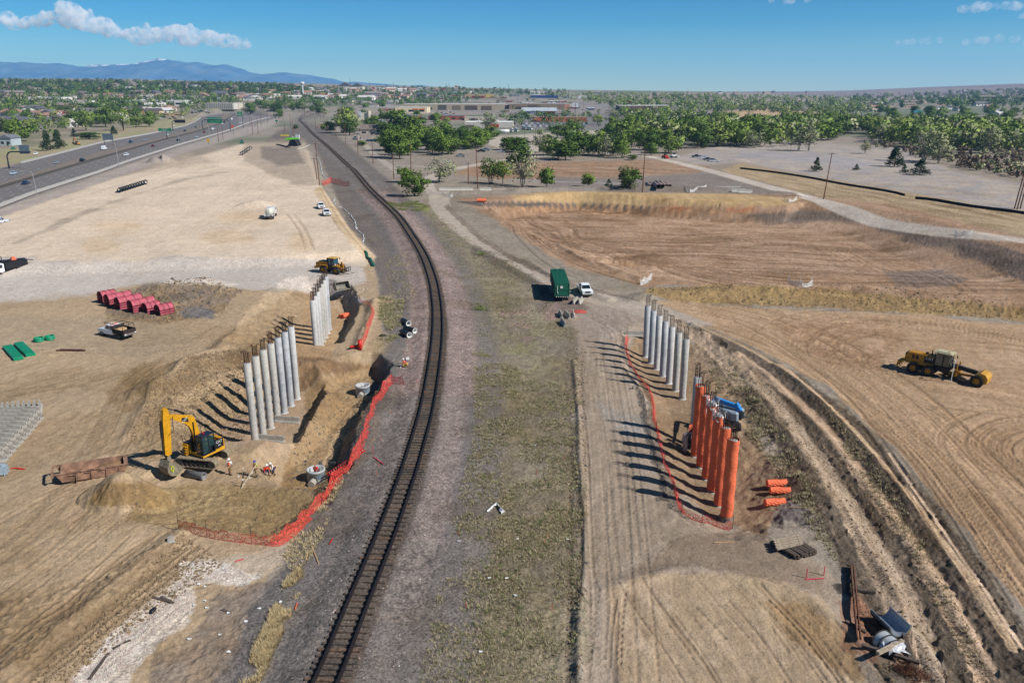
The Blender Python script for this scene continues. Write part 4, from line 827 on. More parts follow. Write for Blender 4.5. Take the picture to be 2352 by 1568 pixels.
# ---------------- wheels and vehicles ----------------
def wheel(parent, x, y, r, w, side, rim_m=STL, lugs=0, name='wheel', tyre_m=None):
    t = MB(); t.lathe([(r * .55, -w / 2), (r * .93, -w / 2), (r, -w * .36), (r, w * .36), (r * .93, w / 2), (r * .55, w / 2)], (0, 0, 0), 20, (0, 1, 0))
    if lugs:
        for k in range(lugs):
            a = 2 * math.pi * k / lugs; t.M = Matrix.Rotation(a, 4, 'Y'); t.box(0, w * .2, r * 1.01, r * .14, w * .5, r * .07, .35); t.box(0, -w * .2, r * 1.01, r * .14, w * .5, r * .07, -.35)
        t.M = None
    o = t.build(name, tyre_m or RUB, parent, (x, y, r))
    h = MB(); s = side
    h.lathe([(.001, s * w * .30), (r * .2, s * w * .34), (r * .22, s * w * .2), (r * .5, s * w * .18), (r * .57, s * w * .47), (r * .57, -s * w * .4), (.001, -s * w * .4)], (0, 0, 0), 14, (0, 1, 0))
    h.build('rim', rim_m, o); return o
PAINT = {}
def pm(rgb):
    if rgb not in PAINT: PAINT[rgb] = mat('car_paint_%d_%d_%d' % rgb, tuple(lin(rgb) * .85), rough=.25, var=.04, spec=.6)
    return PAINT[rgb]
LAMP = cm('lamp_glass', (226, 228, 226), rough=.1, spec=.8); TAIL = cm('tail_glass', (150, 20, 22), rough=.2, spec=.7)
def car(kind, rgb, simple=False):
    """kinds: sedan, suv, pickup, van. x forward, origin on the ground in the middle."""
    L, Wd, Hh = {'sedan': (4.7, 1.82, 1.45), 'suv': (4.8, 1.92, 1.75), 'pickup': (5.7, 2.0, 1.85), 'van': (6.2, 2.1, 2.6)}[kind]
    t = thing({'sedan': 'sedan_car', 'suv': 'suv_car', 'pickup': 'pickup_truck', 'van': 'cargo_van'}[kind], None, {'sedan': 'car', 'suv': 'car', 'pickup': 'pickup truck', 'van': 'van'}[kind])
    h = L / 2; w = Wd / 2; b = MB()
    belt = {'sedan': .88, 'suv': 1.02, 'pickup': 1.12, 'van': 1.15}[kind]
    prof = {'sedan': [(-h, .35), (h, .35), (h + .02, .62), (h - .12, .76), (h - 1.1, belt), (-h + .9, belt + .02), (-h + .05, belt - .02), (-h - .02, .6)],
            'suv': [(-h, .4), (h, .4), (h + .02, .75), (h - .12, .9), (h - 1.15, belt), (-h + .05, belt), (-h - .02, .7)],
            'pickup': [(-h, .5), (h, .45), (h + .04, .85), (h - .08, 1.06), (h - 1.4, belt + .02), (-h, belt), (-h - .02, .8)],
            'van': [(-h, .4), (h, .4), (h, .85), (h - .15, 1.0), (h - .75, belt), (-h, belt)]}[kind]
    b.prism(prof, -w + .07, w - .07); b.prism([(x * .985, z * .97 + .02) for x, z in prof], -w, w)
    cab = {'sedan': (-h + .75, h - 1.35, -h + 1.3, h - 2.05), 'suv': (-h + .1, h - 1.2, -h + .35, h - 1.9), 'pickup': (-h + 1.95, h - 1.45, -h + 2.1, h - 2.15), 'van': (-h, h - .7, -h + .02, h - 1.45)}[kind]
    x0, x1, x2, x3 = cab; zt = Hh; ww = w - .1; wt = w - .26
    b.hexa([(x0, -ww, belt - .02), (x1, -ww, belt - .02), (x1, ww, belt - .02), (x0, ww, belt - .02), (x2, -wt, zt), (x3, -wt, zt), (x3, wt, zt), (x2, wt, zt)])
    if kind == 'pickup':
        b.cur = 1; b.box((-h + x0) / 2, 0, belt + .01, x0 + h - .25, Wd - .35, .03); b.cur = 0
    b.build('body', [pm(rgb), BLK], t)
    g = MB(); zb = belt + .06; e = .012
    def sp(f, z, yo, xo=0):                      # point on cabin surface
        k = (z - belt) / (zt - belt); return (x0 + (x2 - x0) * k + xo if f == 0 else x1 + (x3 - x1) * k + xo, yo * (ww + (wt - ww) * k))
    z1 = zt - .1
    a, c = sp(1, zb, 1), sp(1, z1, 1); g.add([(a[0] + e, -a[1] + .08, zb), (a[0] + e, a[1] - .08, zb), (c[0] + e, c[1] - .06, z1), (c[0] + e, -c[1] + .06, z1)], [(0, 1, 2, 3)])
    if kind != 'van':
        a, c = sp(0, zb, 1), sp(0, z1, 1); g.add([(a[0] - e, -a[1] + .08, zb), (a[0] - e, a[1] - .08, zb), (c[0] - e, c[1] - .06, z1), (c[0] - e, -c[1] + .06, z1)], [(3, 2, 1, 0)])
    for s in (-1, 1):
        n = {'sedan': 2, 'suv': 3, 'pickup': 2, 'van': 1}[kind]
        for i in range(n):
            lo = (.06 if kind != 'van' else .72) + (.9 if kind != 'van' else .26) / n * i; hi = lo + ((.9 / n - .03) if kind != 'van' else .24); q = []
            for f, z in ((lo, zb), (hi, zb), (hi, z1), (lo, z1)):
                A, B = sp(0, z, s), sp(1, z, s); q.append((A[0] + (B[0] - A[0]) * f, A[1] + s * e, z))
            g.add(q, [(0, 1, 2, 3)])
    g.build('windows', GLS, t)
    wr = {'sedan': .33, 'suv': .37, 'pickup': .41, 'van': .38}[kind]
    for sx in (h - .95, -h + (1.0 if kind != 'pickup' else 1.25)):
        for s in (-1, 1): wheel(t, sx, s * (w - .1), wr, .24, s)
    if not simple:
        for s in (-1, 1):
            MB().box(h - .04, s * (w - .3), {'pickup': .93}.get(kind, .7), .14, .36, .16).build('headlight', LAMP, t)
            MB().box(-h + .01, s * (w - .13), belt - .18, .08, .16, .3).build('taillight', TAIL, t)
            MB().box(x1 - .1, s * (w + .1), belt + .12, .12, .2, .16).build('mirror', BLK, t)
        MB().box(h + .03, 0, {'pickup': .88}.get(kind, .62), .06, Wd * .5, .3).build('grille', BLK, t); MB().box(h + .05, 0, .45, .14, Wd * .94, .18).build('bumper', STL if kind == 'pickup' else BLK, t)
    return t
protos = {}
def carat(kind, rgb, u, v, rz, label, simple=True, sc_=None, z=None, group=None):
    k = (kind, rgb, simple); p = G(u, v)
    if z is not None: p.z = z
    if k in protos: o = copy_tree(protos[k])
    else: o = protos[k] = car(kind, rgb, simple)
    o.location = p; o.rotation_euler[2] = rz; o.scale = (sc_ or 1,) * 3; tag(o, label, {'sedan': 'car', 'suv': 'car', 'pickup': 'pickup truck', 'van': 'van'}[kind], group); return o
W1, W2, SIL, DBL, BKC, MAR = (240, 242, 244), (226, 228, 230), (150, 158, 166), (44, 62, 92), (34, 36, 42), (110, 28, 34)
carat('pickup', W1, 1343, 673, R(-84), 'white pickup truck parked facing the camera beside the green trailer', False)
carat('pickup', (238, 240, 243), 737, 478, R(-70), 'white pickup with a camper shell, the one farther from the camera on the pad', False)
carat('pickup', (236, 239, 242), 750, 494, R(-72), 'white pickup nearer the camera of the two parked on the pale pad', False)
carat('pickup', (232, 236, 240), -3, 514, R(20), 'white pickup cut off by the left edge on the pale pad', False)

# flatbed crew pickup with rack
t = thing('flatbed_truck', 'white crew pickup with a black stake bed and ladder rack', 'truck', G(268, 772), R(152)); t.location.z += .0
b = MB(); b.prism([(-.6, .55), (2.9, .5), (2.95, .95), (2.75, 1.15), (1.55, 1.25), (-.6, 1.25)], -1.0, 1.0); b.hexa([(-.6, -.95, 1.2), (1.6, -.95, 1.2), (1.6, .95, 1.2), (-.6, .95, 1.2), (-.5, -.78, 1.95), (.95, -.78, 1.95), (.95, .78, 1.95), (-.5, .78, 1.95)]); b.build('cab', pm(W1), t)
g = MB()
for s in (-1, 1):
    for a_, b_ in ((-.45, .15), (.22, .95)): g.add([(a_, s * .93, 1.3), (b_ + .3 * (b_ > .5), s * .93, 1.3), (b_ - .02, s * .82, 1.85), (a_ + .02, s * .82, 1.85)], [(0, 1, 2, 3)])
g.add([(1.5, -.85, 1.28), (1.5, .85, 1.28), (1.03, .7, 1.88), (1.03, -.7, 1.88)], [(0, 1, 2, 3)]); g.build('windows', GLS, t)
m = MB(); m.box(-1.95, 0, .95, 2.6, 2.2, .14)
for s in (-1, 1): m.box(-1.95, s * 1.07, 1.3, 2.6, .06, .55)
m.box(-3.22, 0, 1.3, .06, 2.2, .55); m.box(-.68, 0, 1.5, .06, 2.2, 1.0); m.build('stake_bed', cm('rusty_black', (58, 46, 44), rough=.8, var=.3), t)
m = MB()
for s in (-1, 1):
    m.tube([(1.1, s * .85, 1.97), (1.1, s * .95, 2.3), (-3.1, s * 1.02, 2.3), (-3.1, s * 1.02, 1.5)], .045); m.cyl((-1.8, s * 1.0, 1.4), (-1.8, s * 1.0, 2.3), .04)
for x in (1.1, -.6, -1.8, -3.1): m.cyl((x, -.98, 2.3), (x, .98, 2.3), .04)
m.build('ladder_rack', DST, t)
MB().box(-1.3, .1, 1.25, 1.0, 1.5, .5).build('plywood_box', WOODY, t); MB().box(.2, 0, 2.02, .25, 1.1, .1).build('light_bar', ORG, t)
MB().box(-3.3, 0, .85, .15, 2.1, .3).build('rear_bumper', STL, t)
for s in (-1, 1):
    wheel(t, 2.0, s * .9, .42, .26, s); wheel(t, -2.0, s * .9, .42, .34, s); MB().box(-3.38, s * .85, .95, .05, .25, .16).build('taillight', WHT, t); MB().box(2.9, s * .75, .95, .1, .35, .18).build('headlight', LAMP, t)

# dump truck and lowboy at the left edge
t = thing('stake_truck', 'white cab truck with a black stake body cut off by the left edge', 'truck', G(10, 628), R(-118))
b = MB(); b.prism([(.4, .6), (3.3, .55), (3.4, 1.1), (2.5, 1.4), (1.9, 2.2), (.4, 2.25)], -1.05, 1.05); b.build('cab', pm(W1), t)
g = MB(); g.add([(2.5, -.9, 1.42), (2.5, .9, 1.42), (1.95, .8, 2.15), (1.95, -.8, 2.15)], [(0, 1, 2, 3)])
for s in (-1, 1): g.add([(.7, s * 1.06, 1.4), (2.3, s * 1.06, 1.4), (1.9, s * 1.06, 2.1), (.7, s * 1.06, 2.1)], [(0, 1, 2, 3)])
g.build('windows', GLS, t); m = MB(); m.box(-2.2, 0, 1.1, 4.6, 2.3, .2)
for s in (-1, 1): m.box(-2.2, s * 1.12, 1.75, 4.6, .08, 1.2)
m.box(.1, 0, 1.8, .08, 2.3, 1.4); m.build('stake_body', BLK, t)
for x in (2.4, -2.4, -3.6):
    for s in (-1, 1): wheel(t, x, s * .98, .5, .32, s)
t = thing('equipment_trailer', 'dark equipment trailer with an orange load behind the truck at the left edge', 'trailer', G(29, 608), R(35))
m = MB(); m.box(0, 0, .95, 5, 2.3, .18); m.beam((2.5, 0, .9), (3.8, 0, .6), .15, .15); m.box(-1.8, 0, 1.4, .1, 2.2, .9); m.build('deck', BLK, t)
MB().box(.3, .2, 1.3, 1.0, .9, .55, .3, .6).build('orange_load', ORG, t)
for x in (-.5, -1.5):
    for s in (-1, 1): wheel(t, x, s * 1.0, .4, .24, s)

# ---------------- water truck ----------------
t = thing('water_truck', 'white water tank truck seen from behind beside a sand heap on the pad', 'water truck', G(622, 500), R(98))
m = MB(); m.lathe([(.001, -2.5), (.9, -2.42), (1.05, -2.2), (1.05, 2.2), (.9, 2.42), (.001, 2.5)], (-.9, 0, 2.0), 18, (1, 0, 0)); m.build('tank', cm('cream_paint', (232, 228, 214), rough=.45, var=.08), t)
m = MB(); m.box(-.4, 0, .8, 8, 1.0, .3); m.box(-3.9, 0, .75, .3, 2.4, .5); m.build('frame', DST, t)
m = MB(); m.box(2.7, 0, 1.9, 1.6, 2.4, 1.9, 0, .92); m.box(3.9, 0, 1.3, 1.2, 2.0, 1.0); m.build('cab', pm(W2), t)
m = MB()
for y in (-.22, .22): m.cyl((-3.48, y, 1.0), (-3.45, y, 3.0), .03, n=5)
for k in range(6): m.cyl((-3.47, -.22, 1.1 + k * .33), (-3.47, .22, 1.1 + k * .33), .025, n=5)
m.box(-3.5, 0, 1.0, .3, 1.6, .12); m.build('ladder', WHT, t); m = MB(); m.box(3.53, 0, 2.25, .02, 2.0, .8)
for s in (-1, 1): m.box(2.8, s * 1.18, 2.3, 1.0, .03, .7)
m.build('windows', GLS, t)
for x in (3.3, -1.9, -3.0):
    for s in (-1, 1): wheel(t, x, s * 1.0, .52, .4, s)
for s in (-1, 1): MB().box(-3.6, s * 1.05, 1.2, .5, .35, .6).build('spray_box', WHT, t)

# ---------------- crawler excavator ----------------
EX = Vector((-31.76, 74.46, 0)); EX.z = hz(EX.x, EX.y) + .03
t = thing('excavator', 'yellow crawler excavator with raised boom and its bucket on the dirt', 'excavator', EX, R(-120)); TH = R(109)
for s in (-1, 1):
    m = MB(); TM = Matrix.Rotation(TH, 4, 'Z') @ Matrix.Translation((0, s * 1.2, 0)); m.M = TM
    L, r, w = 1.85, .46, .32; loop = [(-L + r * math.cos(a), r + r * math.sin(a)) for a in [math.pi / 2 + math.pi * k / 8 for k in range(9)]] + [(L + r * math.cos(a), r + r * math.sin(a)) for a in [-math.pi / 2 + math.pi * k / 8 for k in range(9)]]
    inner = [(x * .96, .46 + (z - .46) * .82) for x, z in loop]; n = len(loop)
    for k in range(n):
        a, b_, c, d = loop[k], loop[(k + 1) % n], inner[(k + 1) % n], inner[k]
        m.hexa([(a[0], -w, a[1]), (b_[0], -w, b_[1]), (b_[0], w, b_[1]), (a[0], w, a[1]), (d[0], -w, d[1]), (c[0], -w, c[1]), (c[0], w, c[1]), (d[0], w, d[1])])
    for k in range(24):
        for z in (.945, -.02): m.box(-L + 2 * L * k / 23, 0, z, .09, w * 2.02, .05)
    tk = m.build('track', cm('dusty_track', (150, 136, 112), rough=.9, var=.3, scale=4), t)
    m = MB(); m.M = TM; m.box(0, 0, .46, 3.4, .4, .34)
    for k in range(7): m.cyl((-1.5 + k * .5, -.3, .18), (-1.5 + k * .5, .3, .18), .13, n=8)
    for k in (-1.8, 1.8): m.cyl((k, -.3, .46), (k, .3, .46), .34, n=14)
    m.build('roller_frame', DST, tk)
m = MB(); m.M = Matrix.Rotation(TH, 4, 'Z'); m.box(0, 0, .6, 1.6, 2.0, .35); m.cyl((0, 0, .7), (0, 0, 1.05), .7, n=18); m.build('undercarriage', DST, t)
m = MB(); m.box(-.35, 0, 1.2, 2.5, 2.7, .28); m.box(-.9, -.35, 1.8, 1.2, 1.9, .9); m.prism([(-1.75, 1.1), (-1.2, 1.1), (-1.2, 2.45), (-1.5, 2.5), (-1.75, 2.2)], -1.36, 1.36); m.box(.75, -.95, 1.65, .9, .7, 1.1)
for k in range(4): m.box(1.28, -.95, 1.12 + .28 * k, .22, .62, .06)
m.build('house', YEL, t)
m = MB(); m.box(-.75, -.35, 2.3, 1.3, 1.8, .16); m.cyl((-1.0, -.5, 2.3), (-1.0, -.5, 2.8), .08, n=8); m.box(.6, -.95, 2.26, 1.0, .7, .1); m.box(.3, -.35, 1.7, .8, .5, .9); m.tube([(1.1, -1.25, 2.2), (1.2, -1.3, 3.0), (1.2, -1.55, 3.0)], .03); m.tube([(.7, -.5, 2.3), (.8, -.55, 3.2), (1.1, -.8, 3.1)], .025); m.build('engine_hood', BLK, t)
m = MB(); m.box(.2, .93, 1.36, 1.55, .98, .12); m.box(.18, .93, 3.32, 1.55, 1.0, .1, 0, .92)
for x, y in ((-.53, .49), (-.53, 1.37), (.2, 1.38), (.92, .49), (.92, 1.37)): m.box(x, y, 2.35, .09, .09, 1.9)
m.box(-.55, .93, 2.0, .06, .9, 1.2); cabo = m.build('cab', cm('cab_black', (30, 34, 48), rough=.35, var=.1, spec=.5), t)
m = MB(); m.box(.96, .93, 2.35, .02, .82, 1.75); m.box(-.17, 1.4, 2.6, .62, .02, 1.15); m.box(.56, 1.4, 2.35, .6, .02, 1.75); m.build('cab_glass', cm('green_tint_glass', (60, 92, 92), rough=.06, alpha=.4, spec=.8), cabo)
m = MB(); m.box(-.1, .93, 1.65, .5, .5, .35); m.box(-.38, .93, 2.05, .14, .45, .8); m.build('seat', BLK, cabo); MB().cyl((.2, .8, 3.38), (.2, .8, 3.5), .1, n=10).build('beacon', REDP, cabo)
m = MB(); m.box(-1.1, 1.37, 1.95, 1.05, .05, .95); m.build('side_panel', BLK, t); MB().box(-.35, 1.38, 1.22, 2.7, .04, .26).build('side_skirt', cm('bright_yellow', (236, 176, 40), rough=.45), t)
m = MB(); m.prism([(-.15, 1.5), (-.05, 3.3), (.28, 4.85), (.42, 5.15), (.68, 5.36), (1.1, 5.52), (2.85, 6.22), (3.05, 6.1), (3.02, 5.85), (1.95, 5.05), (1.35, 4.62), (1.0, 4.2), (.84, 3.8), (.6, 2.8), (.45, 1.5)], -.42, -.08); boom = m.build('boom', YEL, t)
m = MB(); m.cyl((1.35, -.25, 5.75), (2.3, -.25, 6.45), .12, n=10); m.cyl((2.3, -.25, 6.45), (3.3, -.25, 6.95), .055, n=8)
for y in (-.5, 0): m.cyl((.75, y, 1.5), (.62, y, 3.0), .11, n=10); m.cyl((.62, y, 3.0), (.62, y, 4.6), .055, n=8)
m.tube([(-.3, -.05, 2.8), (-.1, -.05, 4.6), (.5, -.1, 5.5), (1.3, -.2, 5.7)], .03); m.tube([(2.8, -.05, 6.0), (3.0, .15, 5.3), (3.0, .1, 4.6), (3.5, -.1, 4.2)], .03); m.build('hydraulic_ram', BLK, boom)
m = MB(); m.prism([(3.05, 6.2), (3.15, 6.85), (3.38, 7.1), (3.66, 6.9), (3.86, 5.9), (4.1, 2.4), (3.8, 2.15), (3.4, 2.2), (3.2, 4.0), (3.05, 5.6)], -.44, -.10); stick = m.build('stick', YEL, t)
m = MB(); m.cyl((4.02, -.27, 5.9), (4.12, -.27, 4.2), .11, n=10); m.cyl((4.12, -.27, 4.2), (4.2, -.27, 2.7), .055, n=8); m.beam((4.2, -.27, 2.7), (3.7, -.27, 2.4), .28, .09); m.beam((4.2, -.27, 2.7), (3.75, -.27, 1.6), .28, .1); m.build('bucket_ram', BLK, stick)
pr = [(4.1, 1.75), (4.42, 1.2), (4.4, .7), (4.15, .25), (3.6, .05), (3.05, .15), (2.7, .42)]; pin = [(x * .985 + .02, z + .07) for x, z in pr]; m = MB(); m.prism(pr + pin[::-1], -.95, .40)
for y in (-.95, .36): m.prism(pr + [(3.2, 1.2), (3.6, 1.65)], y, y + .05)
for k in range(5): m.beam((2.74, -.85 + k * .29, .40), (2.48, -.85 + k * .29, .58), .11, .06)
m.box(3.75, -.27, 1.85, .5, .4, .5, 0, .7); m.build('bucket', cm('worn_bucket', (150, 138, 116), rough=.6, var=.3, metal=.2), t)
MB().tube([(3.9, .42, 1.3), (4.1, .45, .9), (3.9, .45, .6), (3.75, .43, 1.0), (3.9, .42, 1.3)], .045).build('lifting_sling', LIME, t)
CATW = cm('badge_white', (244, 244, 240), rough=.4)
m = MB(); m.prism([(1.05, 4.75), (1.1, 5.2), (1.75, 5.48), (1.9, 5.15)], -.075, -.065); bd = m.build('badge', BLK, boom); words('CAT', 'badge_lettering', CATW, bd, (1.45, -.06, 5.13), (R(90), R(-24), R(180)), .34)
words('CAT', 'lettering', CATW, t, (-1.08, 1.41, 2.12), (R(90), 0, R(180)), .40); words('320', 'number_lettering', CATW, t, (-1.08, 1.41, 1.76), (R(90), 0, R(180)), .22)

# ---------------- rusty steel bed ----------------
c = Vector((*P(213, 1078, 0.6), .0)); c.z = hz(c.x, c.y)
t = thing('steel_dump_bed', 'rusty brown steel dump bed with ribbed sides holding some dirt', 'dump bed', c, R(28))
m = MB(); L = 3.4; w = 1.15; h = 1.35
def bp(x, s, z): return (x, s * (w if z > .5 else w * .86), z)
def lift(x): return .38 * max(0, (-x - 1.6) / 1.8) ** 1.3
for s in (-1, 1):
    m.hexa([bp(-L + .5, s, .45), bp(L - .6, s, 0), (L - .6, s * (w * .86 - .06), 0), (-L + .5, s * (w * .86 - .06), .45), bp(-L, s, h + .25), bp(L, s, h - .1), (L, s * (w - .07), h - .1), (-L, s * (w - .07), h + .25)])
    m.beam((-L - .25, s * w, h + .3), (L, s * w, h - .06), .16, .13)
    for x in (-1.6, -.2, 1.2, 2.4): m.beam((x, s * (w * .86 + .03), .05), (x + .1, s * (w + .04), h), .12, .09, (1, 0, 0)); 
    for x in (-1.6, -.2, 1.2): m.beam((x, s * (w + .05), h - .15), (x - .5, s * (w + .05), h - .1), .08, .1)
    m.cyl((-L - .25, s * (w - .1), h + .1), (-L - .25, s * (w + .12), h + .1), .16, n=10)
m.hexa([(-L + .5, -w * .86, .4), (L - .6, -w * .86, 0), (L - .6, w * .86, 0), (-L + .5, w * .86, .4), (-L + .5, -w * .86, .5), (L - .6, -w * .86, .1), (L - .6, w * .86, .1), (-L + .5, w * .86, .5)])
m.hexa([(-L + .5, -w * .86, .4), (-L + .58, -w * .86, .4), (-L + .58, w * .86, .4), (-L + .5, w * .86, .4), (-L + .45, -w, h + .2), (-L + .55, -w, h + .2), (-L + .55, w, h + .2), (-L + .45, w, h + .2)])
m.hexa([(L - .6, -w * .86, 0), (L - .52, -w * .86, 0), (L - .52, w * .86, 0), (L - .6, w * .86, 0), (L - .1, -w, h - .1), (L, -w, h - .1), (L, w, h - .1), (L - .1, w, h - .1)])
m.beam((-L - .25, -w, h + .3), (-L - .25, w, h + .3), .2, .16); m.beam((-L + .6, -w, h + .2), (-L + .6, w, h + .2), .22, .18); m.beam((L - .25, -w, h - .05), (L - .25, w, h - .05), .3, .16); m.build('bed_shell', cm('brown_rust', (158, 122, 100), rough=.85, var=.4, scale=1.6, bump=.3), t); t.scale = (.93, .95, .8)
m = MB(); q = random.Random(5); m.sheet([[(x, y, .15 + 1.0 * max(0, 1 - ((x - 1.9) / 2.2) ** 2) * (1 - (y / 1.3) ** 2 * .4) + q.uniform(0, .06)) for y in (-.95, -.6, -.2, .2, .6, .95)] for x in [-2.2 + .38 * k for k in range(14)]]); m.build('dirt_load', cm('damp_dirt', (156, 122, 88), rough=.95, var=.25, scale=4, bump=.5), t)

# ---------------- concrete pipes and manholes ----------------
def pipe(name, lab, cat, a, b, r, th, mt, parent=None, bell=.0, mt2=None, group=None):
    a, b = Vector(a), Vector(b); L = (b - a).length; m = MB(); e = [(r - th, 0), (r, 0), (r, L - .35), (r + bell, L - .25), (r + bell, L)]
    m.lathe(e, (0, 0, 0), 22, (0, 0, 1)); m.cur = 1 if mt2 else 0; m.lathe([(r + bell, L), (r - th, L), (r - th, 0)], (0, 0, 0), 22); m.cur = 0
    o = m.build(name, [mt, mt2] if mt2 else mt); o.location = a; o.rotation_mode = 'QUATERNION'; o.rotation_quaternion = (b - a).to_track_quat('Z', 'Y'); return tag(o, lab, cat, group)
a, b = G(428, 1093), G(470, 1101); pipe('concrete_pipe', 'grey concrete pipe lying in front of the excavator tracks', 'pipe', a + Vector((0, 0, .34)), b + Vector((0, 0, .36)), .36, .09, cm('dark_concrete', (138, 138, 140), rough=.8, var=.2), None, .06)
for i, (a, b, l) in enumerate([((925, 741), (942, 750), 'farthest concrete pipe, wall coloured dark for shade, lying left of the ballast'), ((930, 759), (951, 765), 'middle concrete pipe, wall coloured dark for shade, lying left of the ballast'), ((924, 767), (942, 776), 'nearest concrete pipe, wall coloured dark for shade, lying left of the ballast')]):
    A, B = G(*a), G(*b); d = (B - A).normalized() * 2.5; B = A + d; pipe('concrete_pipe', l, 'pipe', A + Vector((0, 0, .42)), B + Vector((0, 0, .42)), .42, .10, BLKP, None, .04, HATW)  # the black wall colour imitates concrete lying in shade
MH = []
def manhole(u, v, z, r, h, label, txt, pipes):
    g = G(u, v); x, y, z = g.x, g.y + r * .6, hz(g.x, g.y + r * .6) - .05; MH.append((x, y, z)); t = thing('manhole_section', label, 'manhole', (x, y, z)); m = MB(); m.lathe([(r, -.3), (r, h - .25), (r + .06, h - .22), (r + .06, h - .02), (r - .02, h), (r - .16, h), (r - .16, .1), (.01, .1)], n=30); m.build('riser', cm('manhole_concrete', (192, 194, 194), rough=.8, var=.07, scale=2), t)
    for (dx, dy, L) in pipes:
        d = Vector((dx, dy, 0)).normalized(); m = MB(); m.cyl(d * (r - .05) + Vector((0, 0, .35)), d * (r + .03) + Vector((0, 0, .35)), .46, n=20); m.build('rubber_boot', BLK, t)
        m = MB(); m.cyl(d * r + Vector((0, 0, .35)), d * (r + L) + Vector((0, 0, .3)), .38, n=20); m.build('pipe_stub', CONCD, t)
    if txt: o = words('STM MH\nB2 62', 'painted_marking', cm('marker_blue', (40, 150, 190)), t, (r * .72 + .03, -r * .70 - .03, h * .55), (R(90), 0, R(45)), .24)
    return t
manhole(832, 908, -2.5, .95, 1.35, 'grey concrete manhole section farther along the pipe trench', True, [(-.05, -1, .7)])
manhole(724, 1108, -2.1, .92, 1.35, 'large grey concrete manhole section nearest the camera with a worker inside', True, [(-.1, -1, .7)])
MB().box(0, 0, .2, .45, .4, .35).build('cardboard_box', CARD, None, G(866, 905)); tag(bpy.data.objects['cardboard_box'], 'small brown box on the trench edge beside the far manhole', 'box')
# ladder out of the trench
a = Vector((*P(752, 1090, -1.6), -1.6)); b = G(838, 1037, .25)
t = thing('orange_ladder', 'orange ladder leaning out of the trench next to the near manhole', 'ladder', a); d = b - a; sd = d.cross(Vector((0, 0, 1))).normalized() * .24
m = MB(); m.beam(sd, d + sd, .06, .12); m.beam(-sd, d - sd, .06, .12); m.build('rail_pair', REDP, t); m = MB()
for k in range(1, 17): m.cyl(d * (k / 17) + sd, d * (k / 17) - sd, .03, n=6)
m.build('rung_set', WHT, t)
# tampers
for i, (u, v) in enumerate([(734, 1048), (768, 1052)]):
    x, y = P(u, v, -1.3); t = thing('jumping_jack_tamper', ('left' if i == 0 else 'right') + ' one of two orange footed tampers standing in the trench', 'tamper', (x, y, hz(x, y)), i)
    MB().box(0, 0, .05, .3, .35, .1, 0, .8).build('foot', ORG, t); m = MB(); m.cyl((0, 0, .1), (.02, 0, .55), .11, n=8); m.build('bellows', ORG, t)
    m = MB(); m.box(.04, 0, .78, .35, .35, .4, 0, .85); m.tube([(.1, -.25, .8), (-.35, -.25, 1.05), (-.4, .25, 1.05), (.1, .25, .8)], .03); m.build('engine', GREYC, t)

# ---------------- wheel loader ----------------
t = thing('wheel_loader', 'yellow wheel loader with pallet forks on the grey gravel', 'wheel loader', G(766, 627), R(-27))
for x in (1.6, -1.75):
    for s in (-1, 1): wheel(t, x, s * 1.05, .82, .62, s, YELD, 16)
m = MB(); m.prism([(-3.7, 1.1), (-.7, 1.1), (-.7, 2.35), (-1.5, 2.45), (-3.6, 2.2), (-3.75, 1.8)], -.95, .95); m.box(-3.85, 0, 1.1, .5, 2.2, .45)
for s in (-1, 1): m.box(-1.75, s * 1.15, 1.78, 1.9, .5, .08)
m.build('rear_body', YELD, t); m = MB(); m.box(-3.76, 0, 1.7, .06, 1.6, .9); m.box(-2.9, .97, 1.75, .3, .03, .5); m.box(-2.9, -.97, 1.75, .3, .03, .5); m.cyl((-1.1, -.4, 2.3), (-1.1, -.4, 3.15), .11, n=8); m.box(-2.3, 0, 2.42, 1.6, 1.5, .08); m.build('grille', BLK, t)
m = MB()
for x, y in ((-.65, -.7), (-.65, .7), (.75, -.72), (.75, .72), (.1, -.76), (.1, .76)): m.box(x, y, 2.35, .1, .1, 1.7)
m.box(.05, 0, 1.6, 1.6, 1.7, .35); m.box(.0, 0, 1.2, 1.5, 1.2, .6); cabo = m.build('cab', BLK, t); m = MB(); m.box(.08, 0, 2.4, 1.42, 1.4, 1.45); m.build('cab_glass', cm('blue_tint_glass', (46, 92, 112), rough=.06, spec=.9), cabo); MB().box(.1, 0, 3.26, 1.9, 1.8, .14).build('roof', cm('sunlit_yellow', (226, 176, 92), rough=.6), cabo)
m = MB()
for s in (-1, 1): m.beam((.9, s * .55, 2.0), (2.7, s * .5, 1.0), .14, .4); m.beam((2.7, s * .5, 1.0), (3.3, s * .5, .55), .14, .35); m.box(1.6, s * 1.1, 1.78, 1.5, .45, .08)
m.box(1.3, 0, 1.35, 1.6, 1.0, 1.0, 0, .7); m.prism([(1.9, 1.9), (2.35, 2.6), (2.6, 2.4), (2.7, 1.2), (2.4, 1.1)], -.12, .12); m.build('lift_arm', YELD, t)
m = MB(); m.box(3.45, 0, .75, .12, 2.6, .12); m.box(3.45, 0, 1.35, .12, 2.6, .12)
for k in (-1.25, -.6, 0, .6, 1.25): m.box(3.45, k, 1.1, .12, .12, 1.0)
for k in (-.7, .7): m.beam((3.45, k, .42), (4.9, k, .36), .16, .07)
m.build('pallet_fork', DST, t)
for s in (-1, 1): m = MB(); m.box(1.2, s * .75, 2.0, .15, .3, .2); m.build('headlight', LAMP, t); m = MB(); m.box(.9, s * 1.2, 2.9, .06, .25, .4); m.build('mirror', BLK, t)
